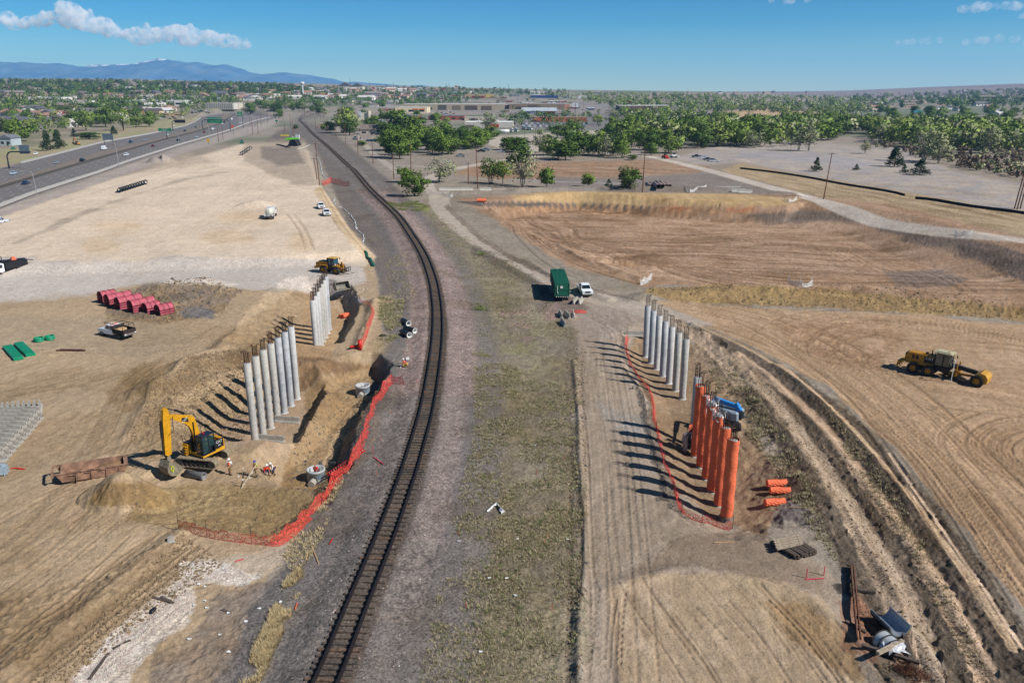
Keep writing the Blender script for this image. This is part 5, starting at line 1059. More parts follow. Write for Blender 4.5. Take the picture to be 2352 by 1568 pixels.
# loose bucket
t = thing('loader_bucket', 'empty steel loader bucket lying on the gravel beside the columns', 'bucket', G(783, 663), R(-22)); m = MB()
pr = [(0, 0), (1.35, .0), (1.3, .06), (.25, .1), (-.15, .45), (-.2, .95), (.15, 1.3), (.5, 1.42), (.5, 1.5), (.05, 1.38), (-.32, .98), (-.28, .4)]
m.M = Matrix.Rotation(R(-60), 4, 'Z'); m.prism(pr, -1.45, 1.45)
for y in (-1.48, 1.42): m.prism([(0, 0), (1.35, 0), (.55, 1.45), (.05, 1.35), (-.3, .98), (-.27, .4)], y, y + .06)
m.build('bucket_shell', cm('bucket_steel', (142, 136, 122), rough=.6, var=.25, metal=.2), t); t.rotation_euler = (0, 0, R(10))

# ---------------- motor grader ----------------
g1, g2 = G(2112, 860), G(2242, 886); mid = (g1 + g2) / 2; GL = (g2 - g1).length; ang = math.atan2(g2.y - g1.y, g2.x - g1.x) - R(3)
t = thing('motor_grader', 'yellow and black motor grader on the graded dirt at the right', 'motor grader', (g1 + Vector((math.cos(ang + R(90)), math.sin(ang + R(90)), 0)) * 1.1), ang)   # origin at the tandem centre
for x in (-.95, .95):
    for s in (-1, 1): wheel(t, x, s * 1.1, .74, .42, s, YELD, 18)
for s in (-1, 1): wheel(t, GL, s * 1.1, .76, .42, s, YELD, 18)
m = MB(); m.prism([(-2.1, 1.2), (1.3, 1.2), (1.3, 2.6), (-1.9, 2.65), (-2.2, 2.2)], -.72, .72); m.box(-.1, 0, 2.68, 3.2, 1.2, .08); m.build('engine_housing', YELD, t)
m = MB()
for s in (-1, 1): m.box(.8, s * .74, 2.1, 1.3, .03, .9); m.box(-1.2, s * .735, 2.2, .3, .02, .6); m.box(-.7, s * .735, 2.2, .3, .02, .6); m.box(0, s * .95, .75, 2.2, .3, .5)
m.box(-2.2, 0, 1.9, .1, 1.4, 1.2); m.cyl((.8, .2, 2.7), (.8, .2, 3.3), .08, n=8); m.cyl((.3, -.2, 2.7), (.3, -.2, 3.0), .2, n=10); m.build('black_panels', BLK, t)
m = MB(); X0, X1 = 1.45, 3.3
for x, y in ((X0, -.75), (X0, .75), (X1, -.6), (X1, .6), (2.45, -.8), (2.45, .8)): m.box(x, y, 2.4, .09, .09, 1.9)
m.box(2.35, 0, 1.35, 2.0, 1.5, .3); m.prism([(1.3, 1.5), (3.4, 1.5), (3.9, 1.9), (3.3, 1.1), (2.4, .8), (1.3, 1.1)], -.6, .6); cabo = m.build('cab', BLK, t)
m = MB(); m.box(2.38, 0, 2.45, 1.7, 1.42, 1.6, 0, .97); m.build('cab_glass', cm('grader_glass', (88, 100, 96), rough=.08, spec=.8, var=.4, scale=1.5), cabo); m = MB(); m.box(2.4, 0, 3.4, 2.2, 1.8, .12); m.box(2.4, 0, 3.5, 1.7, 1.3, .12); m.build('roof', cm('pale_roof', (206, 198, 160), rough=.4), cabo); MB().cyl((2.9, -.3, 3.55), (2.9, -.3, 3.68), .08, n=8).build('beacon', REDP, cabo)
for s in (-1, 1): MB().box(3.6, s * 1.15, 2.75, .06, .3, .4).build('mirror', BLK, cabo)
m = MB(); m.beam((3.4, 0, 1.9), (GL - .3, 0, 1.55), .42, .5); m.build('main_frame', BLK, t)
m = MB(); m.prism([(GL - .5, 1.35), (GL + .3, 1.9), (GL + .9, 1.75), (GL + 1.2, 1.3), (GL + 1.15, .6), (GL + .6, .55)], -1.05, 1.05); m.build('push_block', cm('grader_yellow', (214, 160, 60), rough=.5), t)
m = MB(); m.box(GL, 0, .76, .25, 2.0, .25); m.box(GL * .62, 0, 1.1, .6, .7, 1.0); m.beam((3.6, -.3, .9), (GL - .3, 0, 1.0), .2, .22); m.beam((3.6, .3, .9), (GL - .3, 0, 1.0), .2, .22)
for s in (-1, 1): m.cyl((GL * .62, s * .7, .9), (GL * .62, s * .6, 2.4), .09, n=8); m.beam((GL * .55, s * .3, 1.0), (GL * .68, s * .9, 1.5), .12, .12)
m.lathe([(.7, -.06), (.8, 0), (.7, .06)], (GL * .58, 0, .75), 20); m.build('drawbar', YELD, t)
m = MB(); m.M = Matrix.Translation((GL * .56, 0, .1)) @ Matrix.Rotation(R(55), 4, 'Z'); m.arc((.35, .35), .42, .47, R(120), R(240), -2.1, 2.1, 6); m.build('blade', cm('blade_steel', (120, 104, 86), rough=.5, metal=.3, var=.3), t)
m = MB(); m.cyl((GL * .6, -1.9, .2), (GL * .6, -1.7, 3.0), .05, n=8); m.cyl((GL * .6, -1.7, 3.0), (GL * .6, -1.7, 3.12), .13, n=10); m.build('gps_mast', CATW, t)
m = MB()
for k in (-.8, 0, .8): m.beam((-2.3, k, 1.3), (-2.9, k, 1.2), .12, .3); m.beam((-2.9, k, 1.3), (-3.1, k, .5), .1, .25); m.beam((-3.1, k, .5), (-2.8, k, .3), .1, .12)
m.box(-2.85, 0, 1.2, .3, 2.2, .25); m.build('ripper', YEL, t)
words('CAT', 'lettering', CATW, t, (.8, -.76, 2.3), (R(90), 0, 0), .52); words('140M', 'lettering', CATW, t, (3.9, -.24, 1.9), (R(90), R(5), 0), .24)

# ---------------- boom lift ----------------
L0 = G(1686, 985); t = thing('boom_lift', 'blue and grey boom lift behind the orange wrapped columns', 'boom lift', L0 + Vector((-.7, .6, 0)), R(0)); t.scale = (1.02, 1.02, 1.02)
m = MB(); m.box(0, 0, .7, 2.2, 2.6, .4); m.cyl((0, 0, .9), (0, 0, 1.3), .5, n=16); m.build('chassis', BLK, t)
for x in (-1.1, 1.1):
    for s in (-1, 1): w_ = wheel(t, s * 1.05, x, .46, .36, s, BLUL, 14); w_.rotation_euler[2] = R(-90)
for s, o_ in ((-1, -.78), (1, .78)):
    m = MB(); m.M = Matrix.Translation((0, 0, 1.45)) @ Matrix.Rotation(R(-38), 4, 'Z')
    pts = [(-1.4, -.3), (-1.1, -.42), (1.0, -.42), (1.5, -.3), (1.6, 0), (1.5, .3), (1.0, .42), (-1.1, .42), (-1.4, .3)]
    n = len(pts); A = [(x, o_ + y, 0) for x, y in pts]; B = [(x * .97, o_ + y * .95, .75) for x, y in pts]; C_ = [(x * .88, o_ + y * .75, .9) for x, y in pts]
    m.add(A + B + C_, [(k, (k + 1) % n, n + (k + 1) % n, n + k) for k in range(n)] + [(n + k, n + (k + 1) % n, 2 * n + (k + 1) % n, 2 * n + k) for k in range(n)] + [tuple(range(2 * n, 3 * n)), tuple(range(n))[::-1]])
    e = m.build('engine_cover', GRYL, t)
m = MB(); m.M = Matrix.Translation((0, 0, 1.3)) @ Matrix.Rotation(R(-38), 4, 'Z'); m.box(.9, 0, .45, 1.6, .9, .7); m.build('turntable', BLK, t)
wv = Matrix.Translation((0, 0, 1.3)) @ Matrix.Rotation(R(-38), 4, 'Z')
m = MB(); m.M = wv; m.beam((1.2, 0, 1.4), (-1.6, 0, 1.7), .42, .45); m.beam((1.35, 0, 1.0), (.8, 0, 1.75), .5, .5); m.build('main_boom', BLUL, t)
tip = wv @ Vector((-1.6, 0, 1.7)); bk = Vector((P(1592, 1000, .6)[0], P(1592, 1000, .6)[1], 1.0)) - t.location; bk = bk / 1.02
m = MB(); m.beam(tip, (tip + bk) / 2 + Vector((0, .4, -.2)), .3, .32); m.beam((tip + bk) / 2 + Vector((0, .4, -.2)), bk, .22, .24); m.build('fly_boom', BLUL, t)
m = MB(); X, Y, Z = bk
for dz in (-.9, -.4, .1): m.tube([(X - .45, Y - .9, Z + dz), (X + .45, Y - .9, Z + dz), (X + .45, Y + .9, Z + dz), (X - .45, Y + .9, Z + dz), (X - .45, Y - .9, Z + dz)], .03)
for dx, dy in ((-.45, -.9), (.45, -.9), (.45, .9), (-.45, .9)): m.cyl((X + dx, Y + dy, Z - .9), (X + dx, Y + dy, Z + .1), .03)
m.box(X, Y, Z - .9, .9, 1.8, .06); m.build('work_basket', BLK, t)
words('Genie', 'lettering', cm('genie_teal', (20, 130, 170)), t, (1.42, -1.32, 1.88), (R(80), 0, R(-38)), .42)
m = MB(); m.sheet([[(.45 * math.cos(a) * (1 + .2 * math.sin(a * 3 + z * 4)), .5 * math.sin(a) * (1 + .15 * math.sin(z * 7 + a)), z) for a in [-.6 + .35 * k for k in range(16)]] for z in [0, .4, .8, 1.2, 1.6, 2.0]], False)
bx = t.location + bk * 1.02; tag(m.build('plastic_sheet', cm('silvery_plastic', (176, 166, 166), rough=.15, var=.3, spec=.9, scale=5), None, (bx.x - .7, bx.y - .3, hz(bx.x, bx.y) + .1)), 'silvery plastic sheet hanging down the bare column beside the lift basket', 'plastic sheet')
m = MB(); m.sheet([[(.5 * math.cos(a), .5 * math.sin(a), z + .15 * math.sin(a)) for a in [.3 * k for k in range(9)]] for z in (0, .3, .6, .9)]); tag(m.build('orange_blanket_roll', ORG, None, (bx.x + .1, bx.y + .6, hz(bx.x, bx.y) + 1.6)), 'orange blanket being wrapped around the foot of the bare grey column', 'blanket')

# ---------------- green trailer ----------------
t = thing('green_box_trailer', 'tall dark green ribbed steel box trailer parked beside the dirt road', 'trailer', (8.85, 144.5, hz(8.85, 144.5)), R(91))
m = MB(); L, w, z0, z1 = 6.0, 1.32, 1.15, 3.45; m.box(0, 0, (z0 + z1) / 2, 2 * L, 2 * w, z1 - z0)
for k in range(20): x = -L + .3 + k * .6; m.box(x, 0, z1 + .04, .16, 2 * w - .04, .09); m.box(x, w + .03, 2.3, .14, .08, 2.2); m.box(x, -w - .03, 2.3, .14, .08, 2.2)
m.box(-L - .03, 0, 2.25, .06, 2 * w, .12); m.box(-L - .03, w - .06, 2.3, .08, .1, 2.3); m.box(-L - .03, -w + .06, 2.3, .08, .1, 2.3); m.build('box', GRNC, t)
m = MB(); m.box(0, 0, 1.0, 11.5, 1.2, .25); m.box(-L, 0, .98, .12, 2.4, .2); m.build('chassis', BLK, t); m = MB()
for k in range(6): m.box(-L - .09, -1.0 + k * .4, 1.0, .02, .2, .12)
m.build('reflective_tape', HATW, t); MB().box(-L - .08, .1, 2.75, .02, .45, .42).build('white_placard', HATW, t)
m = MB(); m.tube([(-L - .1, .85, 3.0), (-L - .1, .85, 1.9), (-L - .1, .7, 1.6)], .05); m.build('drain_hose', HATW, t); m = MB(); m.tube([(L - 1.2, -.4, 3.5), (L - 1.2, -.4, 3.9), (L - 1.2, -.9, 3.9)], .05); m.box(L - 1.5, .2, 3.6, .9, .5, .15); m.build('hatch', GRNC, t)
for x in (-4.6, -3.4):
    for s in (-1, 1): wheel(t, x, s * 1.0, .5, .55, s)

# ---------------- pink red half round forms ----------------
def halfform(n, L=2.4, r=.95):
    t = thing('arched_form_stack', None, 'form stack'); dz = .38
    for k in range(n):
        m = MB(); z = k * dz; m.arc((0, z), r - .06, r, 0, math.pi, -L / 2, L / 2, 12)
        m.cur = 1
        for y in (-L / 2, -L / 6, L / 6, L / 2): m.arc((0, z), r, r + .06, 0, math.pi, y - .03, y + .03, 12)
        for s in (-1, 1): m.box(s * (r + .03), 0, z + .04, .08, L, .1)
        m.build('arched_form', [REDF, cm('dark_red_rib', (110, 36, 44), rough=.7)], t)
    return t
hf = {}
for i, (u, v, L, n) in enumerate([(243, 695, 2.6, 4), (266, 702, 4.2, 4), (290, 709, 4.2, 4), (320, 716, 4.2, 4), (345, 718, 2.6, 3), (374, 722, 2.6, 3)]):
    o = halfform(n, L); p = G(u, v); o.location = (p.x, p.y + L * .3, p.z); o.rotation_euler[2] = R(-38); tag(o, f'{ORD[i]} stack from the left of arched red steel forms beside the dirt spoil heap', 'form stack', 'stacks of red arched forms')

# ---------------- pipes, coils, rolls, timber ----------------
for i, (u, v) in enumerate([(90, 784), (115, 780)]):
    m = MB()
    for k in range(5): m.lathe([(.62 + .07 * math.cos(a) + .05 * (k % 2), .08 + k * .13 + .07 * math.sin(a)) for a in [math.pi * 2 * j / 8 for j in range(9)]], (0, 0, 0), 22)
    tag(m.build('hose_coil', TEAL, None, G(u, v)), ('left' if i == 0 else 'right') + ' coil of bright green hose on the dirt left of the flatbed truck', 'hose coil')
k_ = 0
for bi, (u0, v0, u1, v1) in enumerate([(8, 800, 34, 829), (34, 793, 62, 820)]):
    a0, b0 = G(u0, v0), G(u1, v1); d = (b0 - a0); sd = d.cross(Vector((0, 0, 1))).normalized()
    for j in range(6):
        k_ += 1; off = sd * (-.21 * (j % 6)) ; m = MB(); m.cyl(off + Vector((0, 0, .12)), off + d + Vector((0, 0, .12)), .11, n=8); m.cyl(off * .98 + Vector((0, 0, .34)), off * .98 + d * .99 + Vector((0, 0, .34)), .11, n=8)
        tag(m.build('green_pipe', TEAL, None, a0), f'{ORD[j]} green pipe pair from the right in the {"left" if bi == 0 else "right"} bundle at the left edge', 'pipe', 'green pipes at the left edge')
m = MB(); a0, b0 = G(130, 806), G(196, 806); m.beam((0, 0, .1), b0 - a0 + Vector((0, 0, .1)), .3, .15); m.beam((.3, .4, .1), b0 - a0 + Vector((-.6, .35, .1)), .25, .12); tag(m.build('steel_beam', cm('dark_red_steel', (92, 52, 48), rough=.8, var=.3), None, a0), 'dark red steel beams lying on dirt right of the green hose coils', 'steel beam')
for a, b in [((272, 1425 / 1497 * 0 + 842), (300, 852)), ((360, 840), (398, 838))]:
    pass
def roll(u, v, L, r, rz, label, mt=ORG, dz=0):
    m = MB(); q = random.Random(int(u)); rows = []
    for i in range(9):
        x = -L / 2 + L * i / 8; rows.append([(x, (r + .035 * math.sin(k * 2.2 + i * 2)) * math.cos(2 * math.pi * k / 16), r + (r + .03 * math.sin(k * 1.7 + i)) * math.sin(2 * math.pi * k / 16)) for k in range(17)]); rows[-1][-1] = rows[-1][0]
    m.sheet(rows, False); 
    for rr_ in (1, -1): m.add([(rr_ * L / 2, 0, r)] + [p for p in (rows[-1] if rr_ > 0 else rows[0])], [(0, k, k + 1) for k in range(1, 17)])
    p = G(u, v, dz); return tag(m.build('rolled_blanket', mt, None, p, rz), label, 'rolled blanket')
roll(1783, 1119, 1.9, .36, R(4), 'upper orange rolled blanket of the pair beside the dirt spoil', dz=.1); roll(1791, 1133, 1.9, .33, R(-2), 'lower orange rolled blanket of the pair beside the dirt spoil'); roll(1779, 1160, 1.9, .34, R(8), 'single orange rolled blanket nearest the stacked railway ties')
roll(788, 729, 1.6, .38, R(60), 'left of two orange rolled blankets in the far left pit'); roll(794, 730, 1.5, .38, R(55), 'right of two orange rolled blankets in the far left pit', dz=.1)
roll(1106, 464, 3.2, .6, R(5), 'orange bundle lying at the near edge of the basin bank')
m = MB(); m.lathe([(.001, 0), (.3, 0), (.3, 1.5), (.001, 1.5)], n=14); tag(m.build('netting_roll', REDP, None, G(827, 803)), 'red netting roll standing upright at the pit corner', 'netting roll'); m = MB(); m.cyl((0, 0, .2), (-1.2, -.5, .2), .2, n=10); tag(m.build('netting_roll', REDP, None, G(824, 797)), 'red netting roll lying flat beside the upright roll', 'netting roll')
m = MB(); q = random.Random(8); m.sheet([[(x, y, .35 * (1 - (x / 1.3) ** 2 - (y / .9) ** 2 if (x / 1.3) ** 2 + (y / .9) ** 2 < 1 else 0) + q.uniform(0, .12)) for y in [-.9 + .2 * k for k in range(10)]] for x in [-1.3 + .2 * k for k in range(14)]]); tag(m.build('netting_heap', NETR, None, G(1330, 717)), 'crumpled heap of red netting right of the concrete barriers', 'netting heap')
# white cloth
m = MB()
for pts, w_ in (([(0, 0), (.35, .55), (.75, .75), (1.0, .4), (1.25, .05), (1.7, -.15)], .2), ([(1.2, .1), (1.6, -.35), (1.3, -.5)], .26), ([(.0, 0), (-.35, -.25)], .14)):
    m.sheet([[(x - w_ / 2 * math.cos(i), y - w_ / 2 * math.sin(i + 1) - .08, .06 + .12 * (i % 2)), (x, y, .2 + .1 * ((i + 1) % 2)), (x + w_ * .7, y + w_ * .5, .05)] for i, (x, y) in enumerate(pts)], False)
tag(m.build('white_tarp', HATW, None, G(1126, 1172)), 'torn white plastic tarp lying in the dry grass', 'tarp'); bpy.data.objects['white_tarp'].scale = (.75, 1.3, 1)
# stack of old ties
p = G(1822, 1262); t0 = Vector(p); q = random.Random(6); n = 0
for lay, cnt in ((0, 8), (1, 8), (2, 4)):
    for k in range(cnt):
        n += 1; m = MB(); m.box(0, 0, .1, 2.6, .23, .19, 0)
        a = R(-62) if lay < 2 else R(18)
        ox, oy = (k * .27 - .9) * (1 if lay < 2 else 0), (k * .36 - .5) * (0 if lay < 2 else 1)
        if lay < 2: c = Vector((ox, ox * .42, lay * .2))
        else: c = Vector((-.35 + oy * .2, .35 + oy, .42))
        o = m.build('old_railway_tie', [WOODD if lay < 2 else WOOD], None, t0 + c + Vector((q.uniform(-.08, .08), q.uniform(-.08, .08), 0)), a + q.uniform(-.05, .05))
        tag(o, (f'{ORD[k]} tie from the left in the {"bottom" if lay == 0 else "middle"} layer of the wood stack' if lay < 2 else f'{ORD[k]} pale tie from the camera lying crosswise on top of the wood stack'), 'railway tie', 'old ties in the stack')
# long rails, ties and forms at lower right
a0, b0 = G(1953, 1305), G(1968, 1476)
for i, o_ in enumerate((0, .22)):
    m = MB(); d = b0 - a0; m.M = Matrix.Translation((o_, 0, .25)); m.beam((0, 0, 0), d, .13, .03); m.beam((0, 0, .1), d + Vector((0, 0, .1)), .03, .2); m.beam((0, 0, .2), d + Vector((0, 0, .2)), .08, .05); tag(m.build('rusty_rail', cm('rail_rust', (120, 82, 62), rough=.8, var=.3), None, a0), ('left' if i == 0 else 'right') + ' of two long rusty rails lying side by side at the lower right', 'rail')
def plank(a, b, w, h, label, mt=WOODD, name='timber_tie', dz=.12):
    A, B = G(*a, dz), G(*b, dz); m = MB(); m.beam((0, 0, 0), B - A, w, h); return tag(m.build(name, mt, None, A), label, 'timber')
plank((1968, 1357), (2010, 1362), .24, .2, 'short grey timber under the long rusty rails'); plank((1941, 1429), (1988, 1455), .24, .2, 'dark creosoted timber crossing the lower end of the rusty rails')
plank((2012, 1521), (2070, 1492), .26, .2, 'pale weathered timber lying across the white half form', WOOD, dz=.75); plank((1978, 1489), (2110, 1530), .26, .2, 'long dark timber below the wrapped half form', dz=.3); plank((2075, 1455), (2098, 1540), .3, .25, 'dark timber on the right of the half forms')
m = MB()
for k in range(9): m.box(.13 * k, .6, .12 + .02 * k, .03, 1.25, .02); m.box(.52, .14 * k, .14, 1.1, .03, .02)
tag(m.build('steel_grate', BLK, None, G(1930, 1364)), 'black wire mesh panel lying left of the rusty rails', 'wire mesh')
for (u, v, rz, tl, l, mt) in [(2042, 1440, 12, R(180), 'open galvanised half round form lying like a trough', cm('galvanised', (166, 176, 186), rough=.35, metal=.4, var=.12, scale=4)), (2036, 1482, 20, 0, 'white banded half round form standing like an arch', cm('galvanised_white', (206, 212, 216), rough=.35, metal=.2, var=.1))]:
    p = G(u, v); t = thing('half_round_form', l, 'half form', p + Vector((0, 0, .85 if tl else 0)), R(rz - 90), None)
    t.rotation_euler = (0, tl, R(rz)); m = MB(); m.arc((0, 0), .74, .78, 0, math.pi, -1.1 if tl else -.6, 1.1 if tl else .6, 14); m.build('form_shell', mt, t); m = MB()
    for y in ((-1.05, 0, 1.05) if tl else (-.55, 0, .55)): m.arc((0, 0), .78, .86, 0, math.pi, y - .03, y + .03, 14)
    m.build('stiffener', DST if not tl else STL, t)
m = MB(); q = random.Random(9); m.sheet([[(x + q.uniform(-.1, .1), y + q.uniform(-.1, .1), .45 + .4 * math.cos(x * 1.4) + q.uniform(-.12, .12)) for y in [-.7 + .28 * k for k in range(6)]] for x in [-.7 + .28 * k for k in range(6)]], False); tag(m.build('white_wrap', CLEARP, None, G(2052, 1505)), 'shiny white plastic wrap crumpled over the near end of the arch form', 'plastic wrap')
for (u, v, l) in [(2080, 1545, 'tangled rusty wire coil at the left of the pair at the bottom right'), (2108, 1556, 'rusty wire coil at the right of the pair at the bottom right')]:
    m = MB(); q = random.Random(int(u)); 
    for k in range(26):
        cx, cy, r = q.uniform(-.45, .45), q.uniform(-.35, .35), q.uniform(.2, .5); zz = .1 + q.uniform(0, .45); tl = q.uniform(-.3, .3); m.tube([(cx + r * math.cos(a), cy + r * math.sin(a), zz + tl * math.cos(a)) for a in [2 * math.pi * j / 12 for j in range(13)]], .016, 3)
    tag(m.build('wire_coil', cm('wire_rust', (104, 64, 44), rough=.9), None, G(u, v)), l, 'wire coil')
# stakes and small marks
def stake(u, v, h, mt, label, lean=(0, 0), w=.045, flag=None):
    t = thing('survey_stake', label, 'stake', G(u, v)); m = MB(); m.beam((0, 0, -.05), (lean[0], lean[1], h), w, w * .7); m.build('lath', mt, t)
    if flag: m = MB(); m.sheet([[(lean[0] * .8, lean[1] * .8, h * .8), (lean[0] * .8 + .12, 0, h * .75)], [(lean[0], lean[1], h), (lean[0] + .2, .05, h * .95)]], False); m.build('ribbon', flag, t)
ST = [(547, 1110, .9, WOODY, 'lath leaning left among the survey stakes below the pipe'), (556, 1118, .9, WOODY, 'second lath with white ribbon below the walking worker'), (572, 1112, .8, WOODY, 'third lath with white ribbon near the lime shirted worker'), (577, 1100, .8, WOODY, 'fourth lath with white ribbon closest to the lime shirted worker'), (557, 1090, .8, WOODY, 'thin lath directly below the walking worker')]
for u, v, h, m_, l in ST: stake(u, v, h, m_, l, (.05, 0), .04, HATW)
PK = [(1052, 1228, 'pink topped stake in the grass above the white tarp level'), (1232, 1090, 'left red stake in the middle of the grass strip'), (1257, 1235, 'upper red stake in the lower grass strip'), (1252, 1250, 'lower red stake in the lower grass strip'), (1268, 1400, 'red stake with ribbon on the low grass'), (1070, 1395, 'small red stake left in the low grass'), (1296, 1055, 'red stake beside the dirt ledge')]
for i, (u, v, l) in enumerate(PK): stake(u, v, .5, REDP, l)
for i, (a, b, l) in enumerate([((858, 1050), (881, 1066), 'pink crossbar left of the rails'), ((1640, 1247), (1686, 1245), 'pale wooden stake lying on the dark dirt below the netting'), ((1850, 1331), (1893, 1329), 'pink painted lath frame lying on the brown dirt'), ((1818, 1182 / 1182 * 1252), (1835, 1262), 'loose red lath left of the tie stack'), ((540, 1290), (560, 1284), 'pink lath on the gravel at the left'), ((716, 1254), (733, 1297), 'long pale pole lying on the ballast shoulder'), ((678, 1400), (683, 1385), 'orange lath in the tall dry grass'), ((757, 1250), (764, 1237), 'red lath lying on the ballast shoulder'), ((1808, 1165), (1878, 1168), 'thin yellowish board in the rough grass right of the blanket rolls')]):
    A, B = G(*a, .06), G(*b, .06); m = MB(); m.beam((0, 0, 0), B - A, .07, .05); tag(m.build('wooden_lath', [PINK, WOODY, PINK, REDP, PINK, WOODY, ORG, REDP, WOODY][i], None, A), l, 'lath')
for u, v, l in [(1852, 1327, 'left pink upright of the small lath frame'), (1892, 1321, 'right pink upright of the small lath frame'), (857, 1042, 'pink stake standing left of the rails')]: stake(u, v, .85, PINK, l, w=.07)
for i, (u, v) in enumerate([(866, 1090), (870, 1072), (957, 879), (897, 950), (875, 1010), (975, 905), (946, 800), (930, 812)]): stake(u, v, .45, ORG, f'{ORD[i]} orange stake along the ballast edge left of the rails')
m = MB(); m.lathe([(.33, 0), (.5, .05), (.5, .2), (.33, .25)], n=18); tag(m.build('old_tyre', RUB, None, G(879, 772)), 'black tyre lying on the dirt left of the dark pipes', 'tyre')  # a discarded tyre lying loose
m = MB(); m.lathe([(.14, 0), (.17, .36), (.15, .36), (.12, .03)], n=14); tag(m.build('bucket_pail', STL, None, G(1454, 893)), 'small grey pail beside the red netting on the right', 'pail')
m = MB(); m.box(0, 0, .55, 1.0, .8, .8, .3); m.box(0, 0, 1.05, .5, .4, .2)
for a in (-.4, .4): m.cyl((a, -.3, 0), (a, -.3, .3), .05, n=6)
tag(m.build('water_meter_box', cm('grey_box', (168, 184, 196), rough=.5), None, G(6, 1090)), 'small grey utility box on legs at the left edge below the barrier stack', 'utility box')
m = MB(); m.sheet([[(i * .3, .1 * math.sin(i), .06), (i * .3 + .1, .18 + .1 * math.sin(i), .1)] for i in range(6)], False); tag(m.build('red_ribbon', REDP, None, G(22, 1078)), 'red strap on the ground below the barrier stack', 'strap')
m = MB(); m.box(0, 0, .2, .6, .5, .45, .4, .75); tag(m.build('boulder', CONCD, None, G(685, 1170)), 'squared grey boulder left of the netting start', 'boulder'); bpy.data.objects['boulder'].location = G(684 - 0, 2031 * .5742 + 280 * .2686) if False else G(393, 1243)
m = MB(); m.ball((0, 0, .12), .25, 8, 5, (.8, 1.6, .6)); tag(m.build('dark_bag', BLK, None, G(352, 1404)), 'small dark bag lying on the white gravel', 'bag')
# ---------------- people ----------------
def skin_mesh(name, nodes, edges, radii, mt, parent, root=0, sub=1):
    me = bpy.data.meshes.new(name); me.from_pydata(nodes, edges, []); o = bpy.data.objects.new(name, me); COL.objects.link(o)
    sk = o.modifiers.new('s', 'SKIN'); sk.use_smooth_shade = True
    for i, r in enumerate(radii):
        me.skin_vertices[0].data[i].radius = (r, r) if isinstance(r, (int, float)) else r
        me.skin_vertices[0].data[i].use_root = (i == root)
    if sub: ss = o.modifiers.new('u', 'SUBSURF'); ss.levels = sub; ss.render_levels = sub
    bpy.context.view_layer.update(); m2 = bpy.data.meshes.new_from_object(o.evaluated_get(bpy.context.evaluated_depsgraph_get()))
    bpy.data.objects.remove(o); m2.materials.clear(); m2.materials.append(mt); m2.polygons.foreach_set('use_smooth', [True] * len(m2.polygons))
    o = bpy.data.objects.new(name, m2); COL.objects.link(o); o.parent = parent; return o
